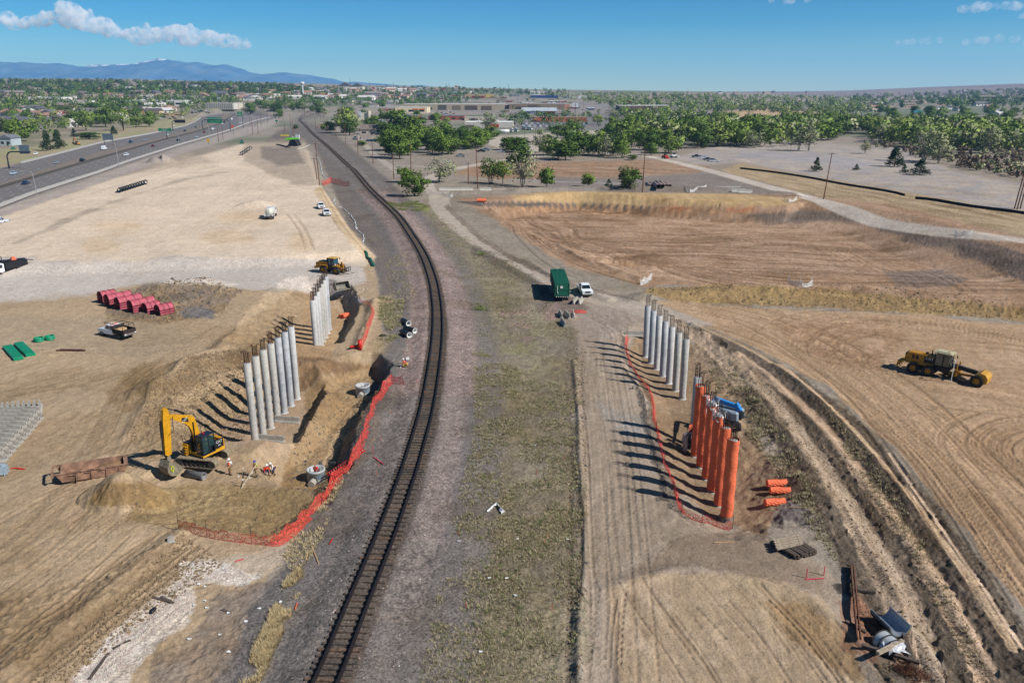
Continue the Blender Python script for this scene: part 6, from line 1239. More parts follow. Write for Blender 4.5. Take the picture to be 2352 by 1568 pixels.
def person(label, loc, rz, hat=HATW, vest=HIV, shirt=None, legs_m=DENIM, pose='stand', arms=None, legs=None, lean=0.0):
    t = thing('person', label, 'person', loc, rz)
    if pose == 'stand': pel = Vector((0, 0, .93)); kn = [(.10, .1, .5), (-.02, -.1, .5)]; an = [(.12, .11, .08), (-.16, -.1, .1)]
    elif pose == 'kneel': pel = Vector((-.1, 0, .48)); kn = [(.32, .16, .48), (.25, -.16, .1)]; an = [(.2, .16, .06), (-.2, -.16, .06)]
    elif pose == 'bend': pel = Vector((-.15, 0, .82)); kn = [(.06, .15, .46), (-.02, -.16, .46)]; an = [(-.05, .16, .07), (-.12, -.16, .07)]
    else: pel = Vector((0, 0, .93)); kn = [(0, .1, .5), (0, -.1, .5)]; an = [(0, .1, .08), (0, -.1, .08)]
    if legs: kn, an = legs
    d = Vector((math.sin(lean), 0, math.cos(lean))); ch = pel + d * .38; nk = pel + d * .56; hd = nk + Vector((math.sin(lean * .6), 0, math.cos(lean * .6))) * .17
    sh = [nk - d * .06 + Vector((0, s * .19, 0)) for s in (1, -1)]
    ar = arms or [((.05, .27, -.27), (.16, .24, -.5)), ((-.02, -.27, -.28), (.1, -.26, -.52))]
    N = [pel, pel + d * .18, ch, nk, hd, hd + Vector((0.01, 0, .1))]; E = [(0, 1), (1, 2), (2, 3), (3, 4), (4, 5)]; Rr = [(.15, .12), (.14, .11), (.17, .12), .055, (.085, .1), .07]
    for i, s in enumerate((1, -1)):
        e = sh[i] + Vector(ar[i][0]) - Vector((0, s * .19, 0)) * 0; e = nk + Vector(ar[i][0]); w = nk + Vector(ar[i][1])
        b0 = len(N); N += [sh[i], e, w, w + (w - e).normalized() * .09]; E += [(2, b0), (b0, b0 + 1), (b0 + 1, b0 + 2), (b0 + 2, b0 + 3)]; Rr += [.065, .045, .03, .036]
        fd = (w - e).normalized(); sd = fd.cross(Vector((0, 0, 1))); sd = sd.normalized() if sd.length > .1 else Vector((0, 1, 0))
        for k in range(4):
            o_ = sd * (-.027 + .018 * k); ln = (.05, .058, .055, .042)[k]; c = len(N); N += [w + fd * .10 + o_, w + fd * (.10 + ln) + o_ + Vector((.015, 0, -.012))]; E += [(b0 + 3, c), (c, c + 1)]; Rr += [.009, .008]
        c = len(N); N += [w + fd * .05 + sd * .045, w + fd * .085 + sd * .065]; E += [(b0 + 2, c), (c, c + 1)]; Rr += [.011, .009]
        hip = pel + Vector((0, s * .09, -.04)); b1 = len(N); N += [hip, Vector(kn[i]), Vector(an[i]), Vector(an[i]) + Vector((.15, 0, -.04))]; E += [(0, b1), (b1, b1 + 1), (b1 + 1, b1 + 2), (b1 + 2, b1 + 3)]; Rr += [.085, .055, .04, .04]
    skin_mesh('body', N, E, Rr, SKIN, t)
    # face
    m = MB(); m.ball(tuple(hd + Vector((.105, 0, 0))), .02, 6, 4); m.build('nose', SKIN, t)
    m = MB()
    for s in (1, -1): m.ball(tuple(hd + Vector((.09, s * .035, .03))), .012, 6, 4); m.ball(tuple(hd + Vector((0, s * .09, 0))), .02, 6, 4)
    m.build('eyes', BLK, t)
    # clothes
    n2 = [pel + d * .02, pel + d * .2, ch, nk - d * .03]; skin_mesh('shirt', n2 + [sh[0], nk + Vector(ar[0][0]), sh[1], nk + Vector(ar[1][0])] + [(nk + Vector(ar[i][0])).lerp(nk + Vector(ar[i][1]), .85) for i in (0, 1)], [(0, 1), (1, 2), (2, 3), (2, 4), (4, 5), (2, 6), (6, 7), (5, 8), (7, 9)], [(.17, .14), (.16, .13), (.19, .14), .085, .085, .06, .085, .06, .045, .045], shirt or GREYC, t)
    if vest: skin_mesh('safety_vest', [pel + d * .08, pel + d * .25, ch, nk - d * .05], [(0, 1), (1, 2), (2, 3)], [(.185, .155), (.18, .15), (.215, .155), (.15, .10)], vest, t)
    k0 = [Vector(kn[0]), Vector(an[0]).lerp(Vector(kn[0]), .12), Vector(kn[1]), Vector(an[1]).lerp(Vector(kn[1]), .12)]
    skin_mesh('trousers', [pel, pel + Vector((0, .09, -.05)), k0[0], k0[1], pel + Vector((0, -.09, -.05)), k0[2], k0[3]], [(0, 1), (1, 2), (2, 3), (0, 4), (4, 5), (5, 6)], [(.165, .14), .10, .075, .06, .10, .075, .06], legs_m, t)
    for i in (0, 1): a = Vector(an[i]); m = MB(); m.box(a.x + .06, a.y, a.z - .02, .28, .11, .12, 0, .8); m.build('boot', BLK, t)
    if hat: m = MB(); c = hd + Vector((0, 0, .05)); m.lathe([(.17, 0), (.135, .02), (.13, .07), (.09, .13), (.001, .15)], tuple(c), 16); m.build('hard_hat', hat, t)
    return t
person('person in an orange vest and white hard hat walking away beside the excavator', G(529, 1090), R(100), HATW, HIV, HATW, cm('tan_trousers', (170, 132, 92)))
person('person in a lime shirt and blue hard hat holding a long pole', G(588, 1095), R(60), BLUEP, HIV, LIME, KHAKI, arms=[((.2, .22, -.2), (.38, .1, -.12)), ((.1, -.25, -.25), (.3, -.1, -.3))])
a = G(554, 1123, .05); b = Vector((*P(597, 1045, 1.9), 1.9)) ; b = G(588, 1095) + Vector((.55, .2, 2.0)); d_ = b - a
m = MB(); m.beam((0, 0, 0), d_, .09, .05); tag(m.build('grade_rod', cm('pale_lath', (226, 206, 176)), None, a), 'long pale grade rod slanting across the lime shirted person', 'grade rod')
person('person in an orange vest and white hard hat crouching, left of the crouching pair', G(612, 1090), R(-50), HATW, HIV, REDP, DENIM, 'kneel', lean=.5)
person('person in an orange vest bending over the shovel handle, right of the crouching pair', G(628, 1090), R(-120), HATW, HIV, HATW, DENIM, 'bend', lean=.75)
A, B = G(622, 1104, .1), G(634, 1092, .6); m = MB(); m.cyl((0, 0, 0), B - A, .03, n=6); tag(m.build('shovel_handle', WOODY, None, A), 'wooden shovel handle held by the bending worker', 'shovel')
x, y, z = MH[1]; person('person in a red top standing inside the near manhole section', (x, y, z + .1), R(80), None, None, REDP, DENIM)
x, y, z = MH[0]; person('person in an orange vest inside the far manhole section', (x, y, z + .1), R(80), HATW, HIV, GREYC, DENIM, 'kneel')
person('person in yellow trousers and red vest crouching over tools left of the rails', G(932, 843), R(170), HATW, REDP, HIV, cm('yellow_trousers', (226, 190, 50)), 'kneel', lean=.7)
person('person in dark clothes working in the lift basket behind the bare column', (bx.x + .1, bx.y + .4, bx.z - .85), R(0), BLUEP, None, cm('navy_cloth', (40, 46, 66)), DENIM)
_e = bpy.data.objects['excavator']; c = _e.matrix_basis @ Vector((-.05, .93, .95)); person('person in a hi vis vest sitting in the excavator cab', c, R(-120), HATW, LIME, GREYC, DENIM, 'sit', legs=([(.45, .12, .62), (.45, -.12, .62)], [(.55, .12, .2), (.55, -.12, .2)]))
m = MB(); m.cyl((0, 0, 0), (.15, -1.2, .12), .05, n=8); m.cyl((.15, -1.2, .12), (.1, -1.9, .05), .03, n=6); m.box(.5, .1, .1, .3, .2, .2); tag(m.build('survey_pole', CLEARP, None, G(921, 838)), 'pale pipe and tool lying beside the crouching person near the rails', 'pole')
m = MB(); m.box(0, 0, .3, .45, .3, .3, .4); tag(m.build('cooler_box', HATW, None, G(936, 828)), 'white and red cooler behind the crouching person by the rails', 'cooler')


# ---------------- highway ----------------
NE = [(-420, 655), (-200, 560), (0, 477), (83, 445), (231, 397), (295, 372.7), (411, 335), (483.5, 313.6), (532, 299), (577, 281), (632, 267), (690, 258)]
ML = [(-420, 580), (-200, 500), (0, 434.4), (107, 402), (215, 370), (376, 323), (457, 303), (510, 284), (537, 265), (548, 252.5)]
MU = [(-420, 562), (-200, 487), (0, 423.7), (107, 389), (215, 354), (376, 315), (457, 292), (497, 273), (524, 257), (536, 250)]
FU = [(-420, 500), (-200, 440), (0, 389), (107, 362), (242, 327), (349, 308), (430, 289), (457, 276), (470, 262.5), (510, 252), (526, 249)]
def at(E, u): return float(np.interp(u, [a for a, b in E], [b for a, b in E]))
asph = cm('asphalt', (126, 120, 116), rough=.9, var=.1, scale=.15); cm('grey_kerb', (190, 184, 172), rough=.9)
def strip(name, A, B, u0, u1, z, mt, f0=0, f1=1, n=60, kind='structure'):
    m = MB(); rows = []
    for k in range(n + 1):
        u = u0 + (u1 - u0) * k / n; va, vb = at(A, u), at(B, u); rows.append([(*P(u, va + (vb - va) * f), z) for f in [f0 + (f1 - f0) * j / 4 for j in range(5)]])
    m.sheet(rows, False); o = m.build(name, mt)
    if kind: o['kind'] = kind
    return o
strip('highway_near_lanes', NE, ML, -420, 548, .30, asph); strip('highway_far_lanes', MU, FU, -420, 524, .30, asph)
strip('highway_median', ML, MU, -420, 530, .31, cm('median_gravel', (140, 126, 112), rough=.95, var=.2, scale=.4), .0, 1)
m = MB()
for A, B, fr in ((NE, ML, (.22, .42, .62, .82)), (MU, FU, (.2, .4, .6, .8))):
    for f in fr:
        pts = [P(u, at(A, u) + (at(B, u) - at(A, u)) * f) for u in np.linspace(-300, 500, 500)]; acc = 0
        for a, b in zip(pts[:-1], pts[1:]):
            L = math.hypot(b[0] - a[0], b[1] - a[1]); acc += L
            if (acc % 12) < 4: dx, dy = (b[0] - a[0]) / L, (b[1] - a[1]) / L; w = .12; m.add([(a[0] - dy * w, a[1] + dx * w, .33), (a[0] + dy * w, a[1] - dx * w, .33), (b[0] + dy * w, b[1] - dx * w, .33), (b[0] - dy * w, b[1] + dx * w, .33)], [(0, 1, 2, 3)])
o = m.build('road_markings', cm('lane_paint', (214, 210, 204), rough=.8)); o['kind'] = 'structure'
def barrier(E, u0, u1, h, w, mt, label, n=50, posts=False):
    m = MB(); pts = [P(u0 + (u1 - u0) * k / n, at(E, u0 + (u1 - u0) * k / n)) for k in range(n + 1)]
    for a, b in zip(pts[:-1], pts[1:]): m.beam((a[0], a[1], .3 + h / 2), (b[0], b[1], .3 + h / 2), w, h)
    return tag(m.build('highway_barrier', mt), label, 'road barrier', kind='thing')
barrier(NE, -400, 640, .95, .9, CONC, 'long pale concrete barrier between the highway and the pale pad'); barrier(ML, -400, 540, 1.0, .6, cm('dark_barrier', (92, 88, 84), rough=.9), 'dark barrier along the middle of the highway'); barrier(FU, 50, 460, .95, 1.0, CONC, 'pale concrete barrier along the far side of the highway', 40)
def hdir(u, near=True): E = ML if near else MU; a, b = P(u - 4, at(E, u - 4)), P(u + 4, at(E, u + 4)); return math.atan2(b[1] - a[1], b[0] - a[0])
HC = [('suv', W1, 291, 359, 1, 'white SUV alone on the near carriageway above the sand heap'), ('sedan', (176, 196, 216), 32, 402, 0, 'pale blue car at the left end of the far carriageway'), ('suv', DBL, 301, 329, 0, 'dark blue car on the far carriageway near the grey sign backs'), ('sedan', SIL, 331, 324, 0, 'silver car on the far carriageway ahead of a dark blue one'), ('suv', (210, 224, 230), 385, 312, 0, 'white car under the small green highway sign'),
      ('suv', DBL, 425, 303, 0, 'dark blue car on the far lanes left of the sign gantry'), ('sedan', (30, 60, 50), 450, 294, 0, 'dark green car far lanes closest to the gantry'), ('suv', BKC, 410, 325, 1, 'black car beside the street light on the near carriageway'), ('sedan', (168, 190, 200), 452, 317, 1, 'pale silver car on the near lanes beside the concrete barrier'), ('suv', MAR, 469, 306, 1, 'maroon car below the sign gantry'), ('van', W1, 490, 299, 1, 'boxy white van below the big green sign'),
      ('sedan', W1, 511, 286, 1, 'white car just right of the big green sign'), ('suv', BKC, 516, 283, 1, 'dark car right behind the white one past the gantry'), ('sedan', SIL, 527, 284, 1, 'silver car at the right leg of the gantry'), ('van', W2, 533, 276, 1, 'white van beyond the gantry on the curve'), ('sedan', DBL, 523, 274, 1, 'navy car beyond the gantry next to the median'), ('sedan', SIL, 533, 266, 1, 'silver car high on the highway curve'), ('sedan', BKC, 530, 262, 1, 'dark car high on the highway curve'), ('sedan', W1, 555, 284, 1, 'white car on the ramp by the orange barrels'),
      ('sedan', SIL, 130, 377, 0, 'silver car on the far lanes above the nearest street light'), ('suv', BKC, 190, 372, 1, 'black car on the near lanes left of the white SUV'), ('sedan', MAR, 352, 338, 1, 'maroon car on the near lanes left of the black one'), ('van', W2, 240, 345, 0, 'white van on the far lanes left of the dark blue car'), ('sedan', DBL, 60, 425, 1, 'navy car on the near lanes by the nearest street light'),
      ('sedan', W1, 83, 355, 0, 'white car with a red light bar parked on the verge by the overhead sign'), ('sedan', BKC, 100, 338, 0, 'black car parked below the two dark conifers'), ('sedan', (30, 140, 100), 31, 343, 0, 'bright green car parked at the far left above the highway'), ('sedan', W1, 400, 290, 0, 'white car parked beside the dark message board')]
for k_, c_, u, v, nr, l in HC: carat(k_, c_, u, v, hdir(u, nr), l, True, None, .31 if nr is not None and v > at(FU, u) else None)
# signs
SGN = cm('sign_green', (10, 140, 92), rough=.4, var=.03); SGB = cm('sign_back', (120, 136, 150), rough=.5, metal=.3)
def zat(Y, v): b = (v - 784) / F; return H - Y * (SP + b * CP) / (CP - b * SP)
def panel(name, t, x, y, z, w, h, mt, txt=None, rz=0, size=None, tm=None):
    m = MB(); m.box(0, 0, 0, w, .15, h); o = m.build(name, mt, t, (x, y, z), rz)
    if txt: words(txt, 'lettering', tm or HATW, o, (0, -.09, 0), (R(90), 0, 0), size or h * .4)
    return o
def sign(name, lab, cat, base, tops, pu, mt, txt=None, post_m=DST, r=.18, legs=1, size=None, tm=None, gap=0):
    """base (u,v); tops (v_top, v_bottom) of the panel; pu (u0,u1)"""
    g = G(*base); t = thing(name, lab, cat, g); k = g.y / F * 1.03; z1, z0 = zat(g.y, tops[0]) - g.z, zat(g.y, tops[1]) - g.z
    x0, x1 = (pu[0] - base[0]) * k, (pu[1] - base[0]) * k; m = MB()
    if legs == 1: m.cyl((0, .15, 0), (0, .15, z1), r, n=8)
    else:
        for x in (x0 * .8, x1 * .8): m.cyl((x, .2, 0), (x, .2, z1), r, n=8)
    m.build('post', post_m, t); panel('sign_panel', t, (x0 + x1) / 2, -.1, (z0 + z1) / 2, x1 - x0, z1 - z0, mt, txt, 0, size, tm); return t
sign('highway_sign', 'wide green highway sign on a single post beside the far lanes', 'road sign', (384, 321.5), (294.8, 302), (367.5, 396), SGN, 'EXIT 100A\nUS 50 East  1\nPueblo Blvd 1 1/2', legs=1, size=1.0, r=.35)
sign('highway_sign', 'small green sign on a tall post beyond the gantry', 'road sign', (559, 295), (257, 267), (549, 559.5), SGN, '50\nWEST', size=1.6, r=.25)
sign('highway_sign', 'pair of grey sign backs on two posts left of the highway', 'road sign', (250, 335), (307, 321.5), (239, 262), SGB, legs=2)
sign('warning_sign', 'yellow diamond warning sign by the street light on the pad', 'road sign', (479, 332), (319.5, 326), (476, 482), cm('sign_yellow', (240, 190, 20)), '5', r=.12, size=1.2, tm=BLK)
sign('warning_sign', 'orange diamond work sign on a pole right of the gantry', 'road sign', (537, 311), (288, 293.5), (533.5, 538.5), cm('sign_orange', (250, 90, 40)), r=.12)
def gantry(lab, b0, b1, vt, panels, arm_to=None):
    g0 = G(*b0); t = thing('sign_gantry', lab, 'sign gantry', g0); z = zat(g0.y, vt) - g0.z; k = mpp(b0[1]); m = MB()
    if b1: g1 = G(*b1) - g0; pts = [(0, 0, 0), (0, 0, z - 2), (1.2, 0, z - .4), (2.8, 0, z)]; pts2 = [(g1.x, g1.y, 0), (g1.x, g1.y, z - 2), (g1.x - 1.2, g1.y, z - .4), (g1.x - 2.8, g1.y * .9, z)]; m.tube(pts + pts2[::-1], .32, 7)
    else: xe = (arm_to - b0[0]) * k; m.tube([(0, 0, 0), (0, 0, z - 2), (1.0, 0, z - .5), (2.6, 0, z), (xe, 0, z)], .32, 7); m.cyl((0, 0, .2), (0, 0, 3), .4, n=8)
    m.build('frame', cm('gantry_dark', (44, 50, 62), rough=.5), t)
    for (u0, u1, v0, v1, mt, txt, sz) in panels: za, zb = zat(g0.y, v0) - g0.z, zat(g0.y, v1) - g0.z; panel('sign_panel', t, ((u0 + u1) / 2 - b0[0]) * k, -.6, (za + zb) / 2, (u1 - u0) * k, za - zb, mt, txt, 0, sz)
gantry('big green overhead sign on a gantry across the near lanes', (466, 299.5), (529.7, 300.5), 275.5, [(479, 512.5, 269.8, 282.7, SGN, 'Exit 101  50  EXIT ONLY\n47  50     Colo Spgs\n<-   ^          ^', 1.3)])
gantry('black overhead message board on a curved arm at the far side', (397.5, 301), None, 277, [(404, 428.5, 275, 282.5, BLK, None, 1)], 428)
gantry('overhead arm with a grey sign back at the far left of the highway', (21.5, 389), None, 348.5, [(54, 77, 333, 348, SGB, None, 1), (54, 77, 349, 353, cm('sign_back_dark', (60, 66, 84)), None, 1)], 77)
for u, v, vt, au, l in [(84.6, 446, 393, 58, 'nearest grey street light at the left end of the highway'), (273.4, 383, 327, 258, 'grey street light above the heap of sand'), (412, 335, 304, 400, 'grey street light by the black car on the highway'), (484.8, 339, 287, 479, 'grey street light on the pad near the yellow sign')]:
    g = G(u, v); t = thing('street_light', l, 'street light', g); z = zat(g.y, vt) - g.z; k = mpp(v); m = MB(); m.tube([(0, 0, 0), (-.3, 0, z * .9), (-1.2, 0, z * .98), ((au - u) * k * .9, 0, z)], .16, 6, .08); m.build('pole', cm('galv_pole', (176, 176, 176), metal=.2, rough=.5), t); MB().box((au - u) * k * .95, 0, z, .9, .35, .18).build('lamp_head', cm('lamp_head_grey', (190, 190, 190)), t)
# ---------------- utility poles ----------------
def upole(u, v, vt, label, ut=None, arms=1, r=.17, col=POLE, group=None):
    g = G(u, v); z = zat(g.y, vt) - g.z; t = thing('utility_pole', label, 'utility pole', g, 0, group); k = g.y / F * 1.03; dx = (ut - u) * k * (H - z) / H if ut else 0; m = MB(); m.cyl((0, 0, 0), (dx, 0, z), r * 1.25, r * .8, 8); m.build('pole', col, t)
    if arms:
        m = MB(); m.beam((dx - 1.2, -.15, z - .5), (dx + 1.2, .15, z - .5), .12, .14); m.build('crossarm', WOODD, t)
        m = MB(); [m.cyl((dx + s, 0, z - .45), (dx + s, 0, z - .2), .06, n=6) for s in (-1.1, -.6, .6, 1.1)]; m.build('insulators', CLEARP, t)
    return t
UP = [(734, 425, 327, 'tall brown pole beside the red netting on the left of the rails', 729), (728.6, 413, 362, 'short dark pole standing left of the tall brown one', 723), (904.6, 411.6, 354.7, 'slim dark pole between the dirt tracks left of the green bush', None), (945, 410, 330, 'tall pole rising behind the round leafy bush', None), (1076, 423.7, 372.7, 'short dark pole in front of the brown field', None), (1097.4, 433, 339, 'tall pale pole left of the sparse tree pair', 1093),
      (1475.6, 442.5, 345.8, 'tall reddish pole right of the round green tree', 1478), (1891.7, 457.3, 350.3, 'leaning pole in the far right field', 1904), (2330, 479, 352, 'left of the three leaning poles at the right edge', 2351), (2336, 481, 350, 'middle of the three leaning poles at the right edge', 2356), (2343, 480, 348, 'right of the three leaning poles at the right edge', 2362),
      (857, 375.7, 328, 'dark pole left of the big tree clump', None), (822.7, 353.5, 309, 'pole beside the low bushes near the crossing', None), (794.5, 332, 285, 'pale pole in front of the yellow green tree', None), (772.6, 316, 278, 'dark pole left of the yellow green tree', None), (725.3, 297, 269, 'dark pole right of the far rails', None), (674.3, 312.5, 274.9, 'pole behind the lime green container', None), (654.7, 306.5, 281, 'short pole left of the lime green container', None),
      (668, 293, 263, 'first far pole left of the rails', None), (679, 298, 282.6, 'short pole just left of the rails', None), (650.7, 276.6, 252, 'farthest tall pole near the rail curve', None), (581, 311, 269, 'yellowish pole at the far end of the pad', None), (593.6, 308, 270.6, 'dark pole at the far end of the pad', None), (574.8, 289.4, 265, 'pole with a yellow sign beyond the ramp', None), (502.3, 327, 290.7, 'left of two short poles by the gantry leg', None), (512.5, 321.6, 288, 'right of two short poles by the gantry leg', None)]
for u, v, vt, l, ut in UP: upole(u, v, vt, l, ut, arms=0 if v - vt < 45 or 'left of the three' in l else 1)
q = random.Random(14)
for i, (u, v) in enumerate([(560, 275), (600, 290), (615, 284), (700, 268), (712, 262), (738, 290), (745, 284), (752, 300), (640, 270), (1205, 330), (1230, 320), (1290, 300), (1325, 295), (1420, 285), (1408, 292), (1500, 275), (1360, 290), (985, 260), (1022, 290), (1260, 262), (1285, 262), (1400, 255), (1340, 250)]):
    upole(u, v, v - q.uniform(20, 32), f'{ordn(i)} slim distant pole in the town beyond the rails', None, 0, .14, group='distant utility poles')
# ---------------- mid distance objects ----------------
for i in range(6):
    u = 1495 + i * 8.6; p = G(u, 433); k = [0, 0, 0, .35, .35, 0][i]; A = p + Vector((0, 0, .8)); B = p + Vector((-.2, 9 + k * 6, .8 + k)); pipe('rusty_steel_pipe', f'{ORD[i]} large rusty pipe from the left in the row beside the reddish pole', 'pipe', B, A, .8, .05, cm('patchy_rust', (176, 126, 100), rough=.8, var=.4, scale=1.2, c2=tuple(lin((226, 214, 204)) * .6)), None, 0, DST, 'large rusty pipes')
for i in range(11):
    f = i / 10; p = G(274 + 60 * f, 443 - 19 * f); A, B = p + Vector((0, 0, .75)), p + Vector((-1.6, 4, .75)); pipe('black_plastic_pipe', f'{ORD[i]} pipe from the left in the black row across the pale pad', 'pipe', A, B, .75, .08, BLKP, None, 0, BLK, 'black pipes in a row on the pad')
for i in range(5):
    f = i / 4; p = G(556 + 20 * f, 357 - 14 * f); A, B = p + Vector((0, 0, .9)), p + Vector((-2, 5, .9)); pipe('black_plastic_pipe', f'{ORD[i]} black pipe from the left in the short far row of the pad', 'pipe', A, B, .9, .1, BLKP, None, 0, BLK, 'black pipes at the far end of the pad')
for lay in range(3):
    for i in range(5 - lay):
        p = G(664 + 4.4 * i + 2.2 * lay, 336); A, B = p + Vector((0, 0, .8 + 1.35 * lay)), p + Vector((.3, 9, .8 + 1.35 * lay)); pipe('black_plastic_pipe', f'{ORD[i]} black pipe from the left, {"bottom middle top".split()[lay]} layer of the black stack', 'pipe', A, B, .78, .1, BLKP, None, 0, BLK, 'stacked black pipes near the crossing')
for i in range(6): p = G(634 + i * 4.4, 333 + i * 1.2); A, B = p + Vector((0, 0, .3)), p + Vector((3.5, -2, .3)); pipe('black_plastic_pipe', f'{ORD[i]} thin black pipe from the left, flat beside the big black stack', 'pipe', A, B, .35, .05, BLKP, None, 0, BLK, 'thin black pipes lying flat')
m = MB(); m.box(0, 0, 1.0, 10, 2.4, .7); m.box(0, 0, 1.7, 9.6, 1.6, .7); m.box(-3, 0, .4, .4, 2, .8); m.box(3, 0, .4, .4, 2, .8); tag(m.build('lime_screener', cm('lime_paint', (120, 230, 30), rough=.5), None, G(672, 323)), 'long lime green machine bed behind the black pipe stack', 'machine')
m = MB(); m.box(0, 0, .6, 7, 2.2, 1.0, 0, .9); tag(m.build('yellow_trench_box', cm('yellow_box', (232, 200, 50)), None, G(653, 313)), 'low yellow metal box behind the lime green machine', 'trench box')
m = MB(); m.box(0, 0, 1.6, 3.2, 2.4, 3.0); m.box(-3, 0, .8, 3.4, 1.6, 1.4); tag(m.build('site_cabinet', cm('pale_cabinet', (220, 224, 226)), None, G(684, 319)), 'pale grey equipment cabinet beside the crossing', 'cabinet')
def machine(name, cat, lab, u, v, rz, body, kind):
    t = thing(name, lab, cat, G(u, v), rz); m = MB(); m.box(0, 0, 1.2, 3.2, 2.0, 1.1, 0, .9); m.build('body', body, t); m = MB(); m.box(.3, 0, 2.2, 1.2, 1.2, 1.1, 0, .9); m.build('cab', GLS, t)
    if kind == 'excavator':
        for s in (-1, 1): MB().box(0, s * 1.0, .4, 3.8, .5, .75, 0, .85).build('track', DST, t)
        m = MB(); m.beam((.8, 0, 1.5), (3.0, 0, 5.2), .4, .5); m.beam((3.0, 0, 5.2), (4.6, 0, 2.0), .35, .4); m.build('boom', body, t); m = MB(); m.prism([(4.3, 2.0), (4.9, 1.8), (4.9, .7), (4.3, .4), (3.8, .7)], -.6, .6); m.build('bucket', DST, t)
    else:
        for x in (-1.1, 1.1):
            for s in (-1, 1): wheel(t, x, s * 1.0, .55, .4, s)
        m = MB(); m.box(2.6, 0, .6, .8, 2.1, .8); m.beam((.5, .7, 1.5), (2.4, .7, .8), .2, .3); m.beam((.5, -.7, 1.5), (2.4, -.7, .8), .2, .3); m.build('loader_arm', body, t)
    return t
machine('excavator', 'excavator', 'distant orange excavator digging beside the two dark conifers', 178, 333, R(150), cm('excavator_orange', (200, 130, 50)), 'excavator')
machine('skid_loader', 'loader', 'small red loader parked left of the white machine by the trees', 1527, 364, R(-70), RED, 'loader'); machine('telehandler', 'loader', 'white work machine right of the small red loader', 1547, 362, R(10), WHT, 'loader')
machine('paving_machine', 'machine', 'small black and green paving machine alone on the far pad', 556, 330, R(-80), cm('machine_teal', (40, 120, 100)), 'loader'); machine('backhoe', 'loader', 'grey digger parked by the crossing right of the rails', 815, 318 / 318 * 357 - 36, R(0), SGB, 'excavator')
PC = [('pickup', DBL, 1600, 362, 'navy pickup at the left end of the parked row on the dirt lot'), ('suv', W1, 1614, 364.5, 'white car second from the left in the parked row on the dirt lot'), ('sedan', BKC, 1624, 367.5, 'black car in the middle of the parked row on the dirt lot'), ('suv', SIL, 1632, 370.5, 'silver car fourth in the parked row on the dirt lot'), ('sedan', W2, 1641, 372, 'white car at the right end of the parked row by the dirt heap'),
      ('pickup', SIL, 1058, 360, 'silver pickup parked below the tree clumps'), ('pickup', BKC, 1105, 349.5, 'black pickup parked by the pale pole on the lane'), ('pickup', (120, 150, 170), 1116, 346, 'blue grey pickup behind the black one'), ('sedan', W2, 1150, 350, 'white sedan alone on the dirt lane left of the tall trees'), ('suv', W1, 1346, 284 / 284 * 286, 'white SUV on the town street behind the trees')]
for k_, c_, u, v, l in PC: carat(k_, c_, u, v, R(170), l)
def mixer(u, v, rz, l):
    t = thing('mixer_truck', l, 'mixer truck', G(u, v), rz); m = MB(); m.lathe([(.5, -3), (1.2, -1.5), (1.3, .3), (.8, 2), (.4, 2.6)], (-1.2, 0, 2.6), 14, (1, 0, .15)); m.build('drum', WHT, t); m = MB(); m.box(3, 0, 1.8, 1.8, 2.4, 2.2, 0, .9); m.box(4.3, 0, 1.3, 1.2, 2, 1.1); m.build('cab', WHT, t); m = MB(); m.box(-.5, 0, .9, 8, 1, .3); m.build('frame', DST, t); m = MB(); m.box(3.6, 0, 2.3, .6, 2.2, .8); m.build('windows', GLS, t)
    for x in (3.6, -1.5, -3):
        for s in (-1, 1): wheel(t, x, s, .55, .4, s)
for i, (u, v) in enumerate([(1176, 304), (1186, 303), (1204, 298), (1215, 299), (1333, 307)]): mixer(u, v, R(-80 + 9 * i), f'{ORD[i]} white concrete mixer truck from the left in the yard')
m = MB(); m.lathe([(.001, -6), (1.4, -5.8), (1.5, 5.8), (.001, 6)], (0, 0, 2.2), 14, (1, 0, 0)); m.box(-3, 0, .5, .5, 2, 1); m.box(3, 0, .5, .5, 2, 1); tag(m.build('storage_tank', WHT, None, G(1155, 307)), 'long white horizontal tank in the concrete yard', 'tank')
m = MB(); m.box(0, 0, 2.2, 1.9, .5, 1.5, 0, .9); m.cyl((1.0, 0, 2.7), (1.25, 0, 3.3), .3, n=8)
for x in (-.7, .7): m.cyl((x, 0, 0), (x, 0, 1.6), .14, n=6)
m.scale = 1; o = tag(m.build('white_animal_sign', HATW, None, G(1314, 320)), 'white animal shaped sign on legs behind the middle trees', 'sign'); o.scale = (2.0, 2, 2.2)
sign('billboard', 'white billboard on a post with purple lettering in the shopping area', 'billboard', (1321, 260), (237, 246), (1314, 1327), HATW, 'BLFG', r=.5, size=2.6, tm=cm('purple_print', (60, 40, 120)))
sign('billboard', 'blank white back of a billboard beside the far street', 'billboard', (1462, 284), (270, 276), (1455, 1466), CLEARP, r=.4, legs=2)
sign('billboard', 'dark blue store sign beside the distant highway', 'billboard', (859, 236), (230, 233.6), (850.8, 867.5), cm('sign_navy', (26, 40, 90)), 'FURNITURE ROW', r=.3, size=2.2)
sign('pole_sign', 'round maroon sign on a post before the purple store', 'sign', (1442, 246), (232, 240), (1438, 1449), cm('maroon', (120, 20, 50)), r=.5)
sign('pole_sign', 'distant yellow letter sign on a post', 'sign', (742.5, 222), (213.6, 217.8), (740, 745), cm('arch_board', (196, 60, 40)), 'M', r=.4, size=9, tm=cm('arch_yellow', (250, 200, 30)))
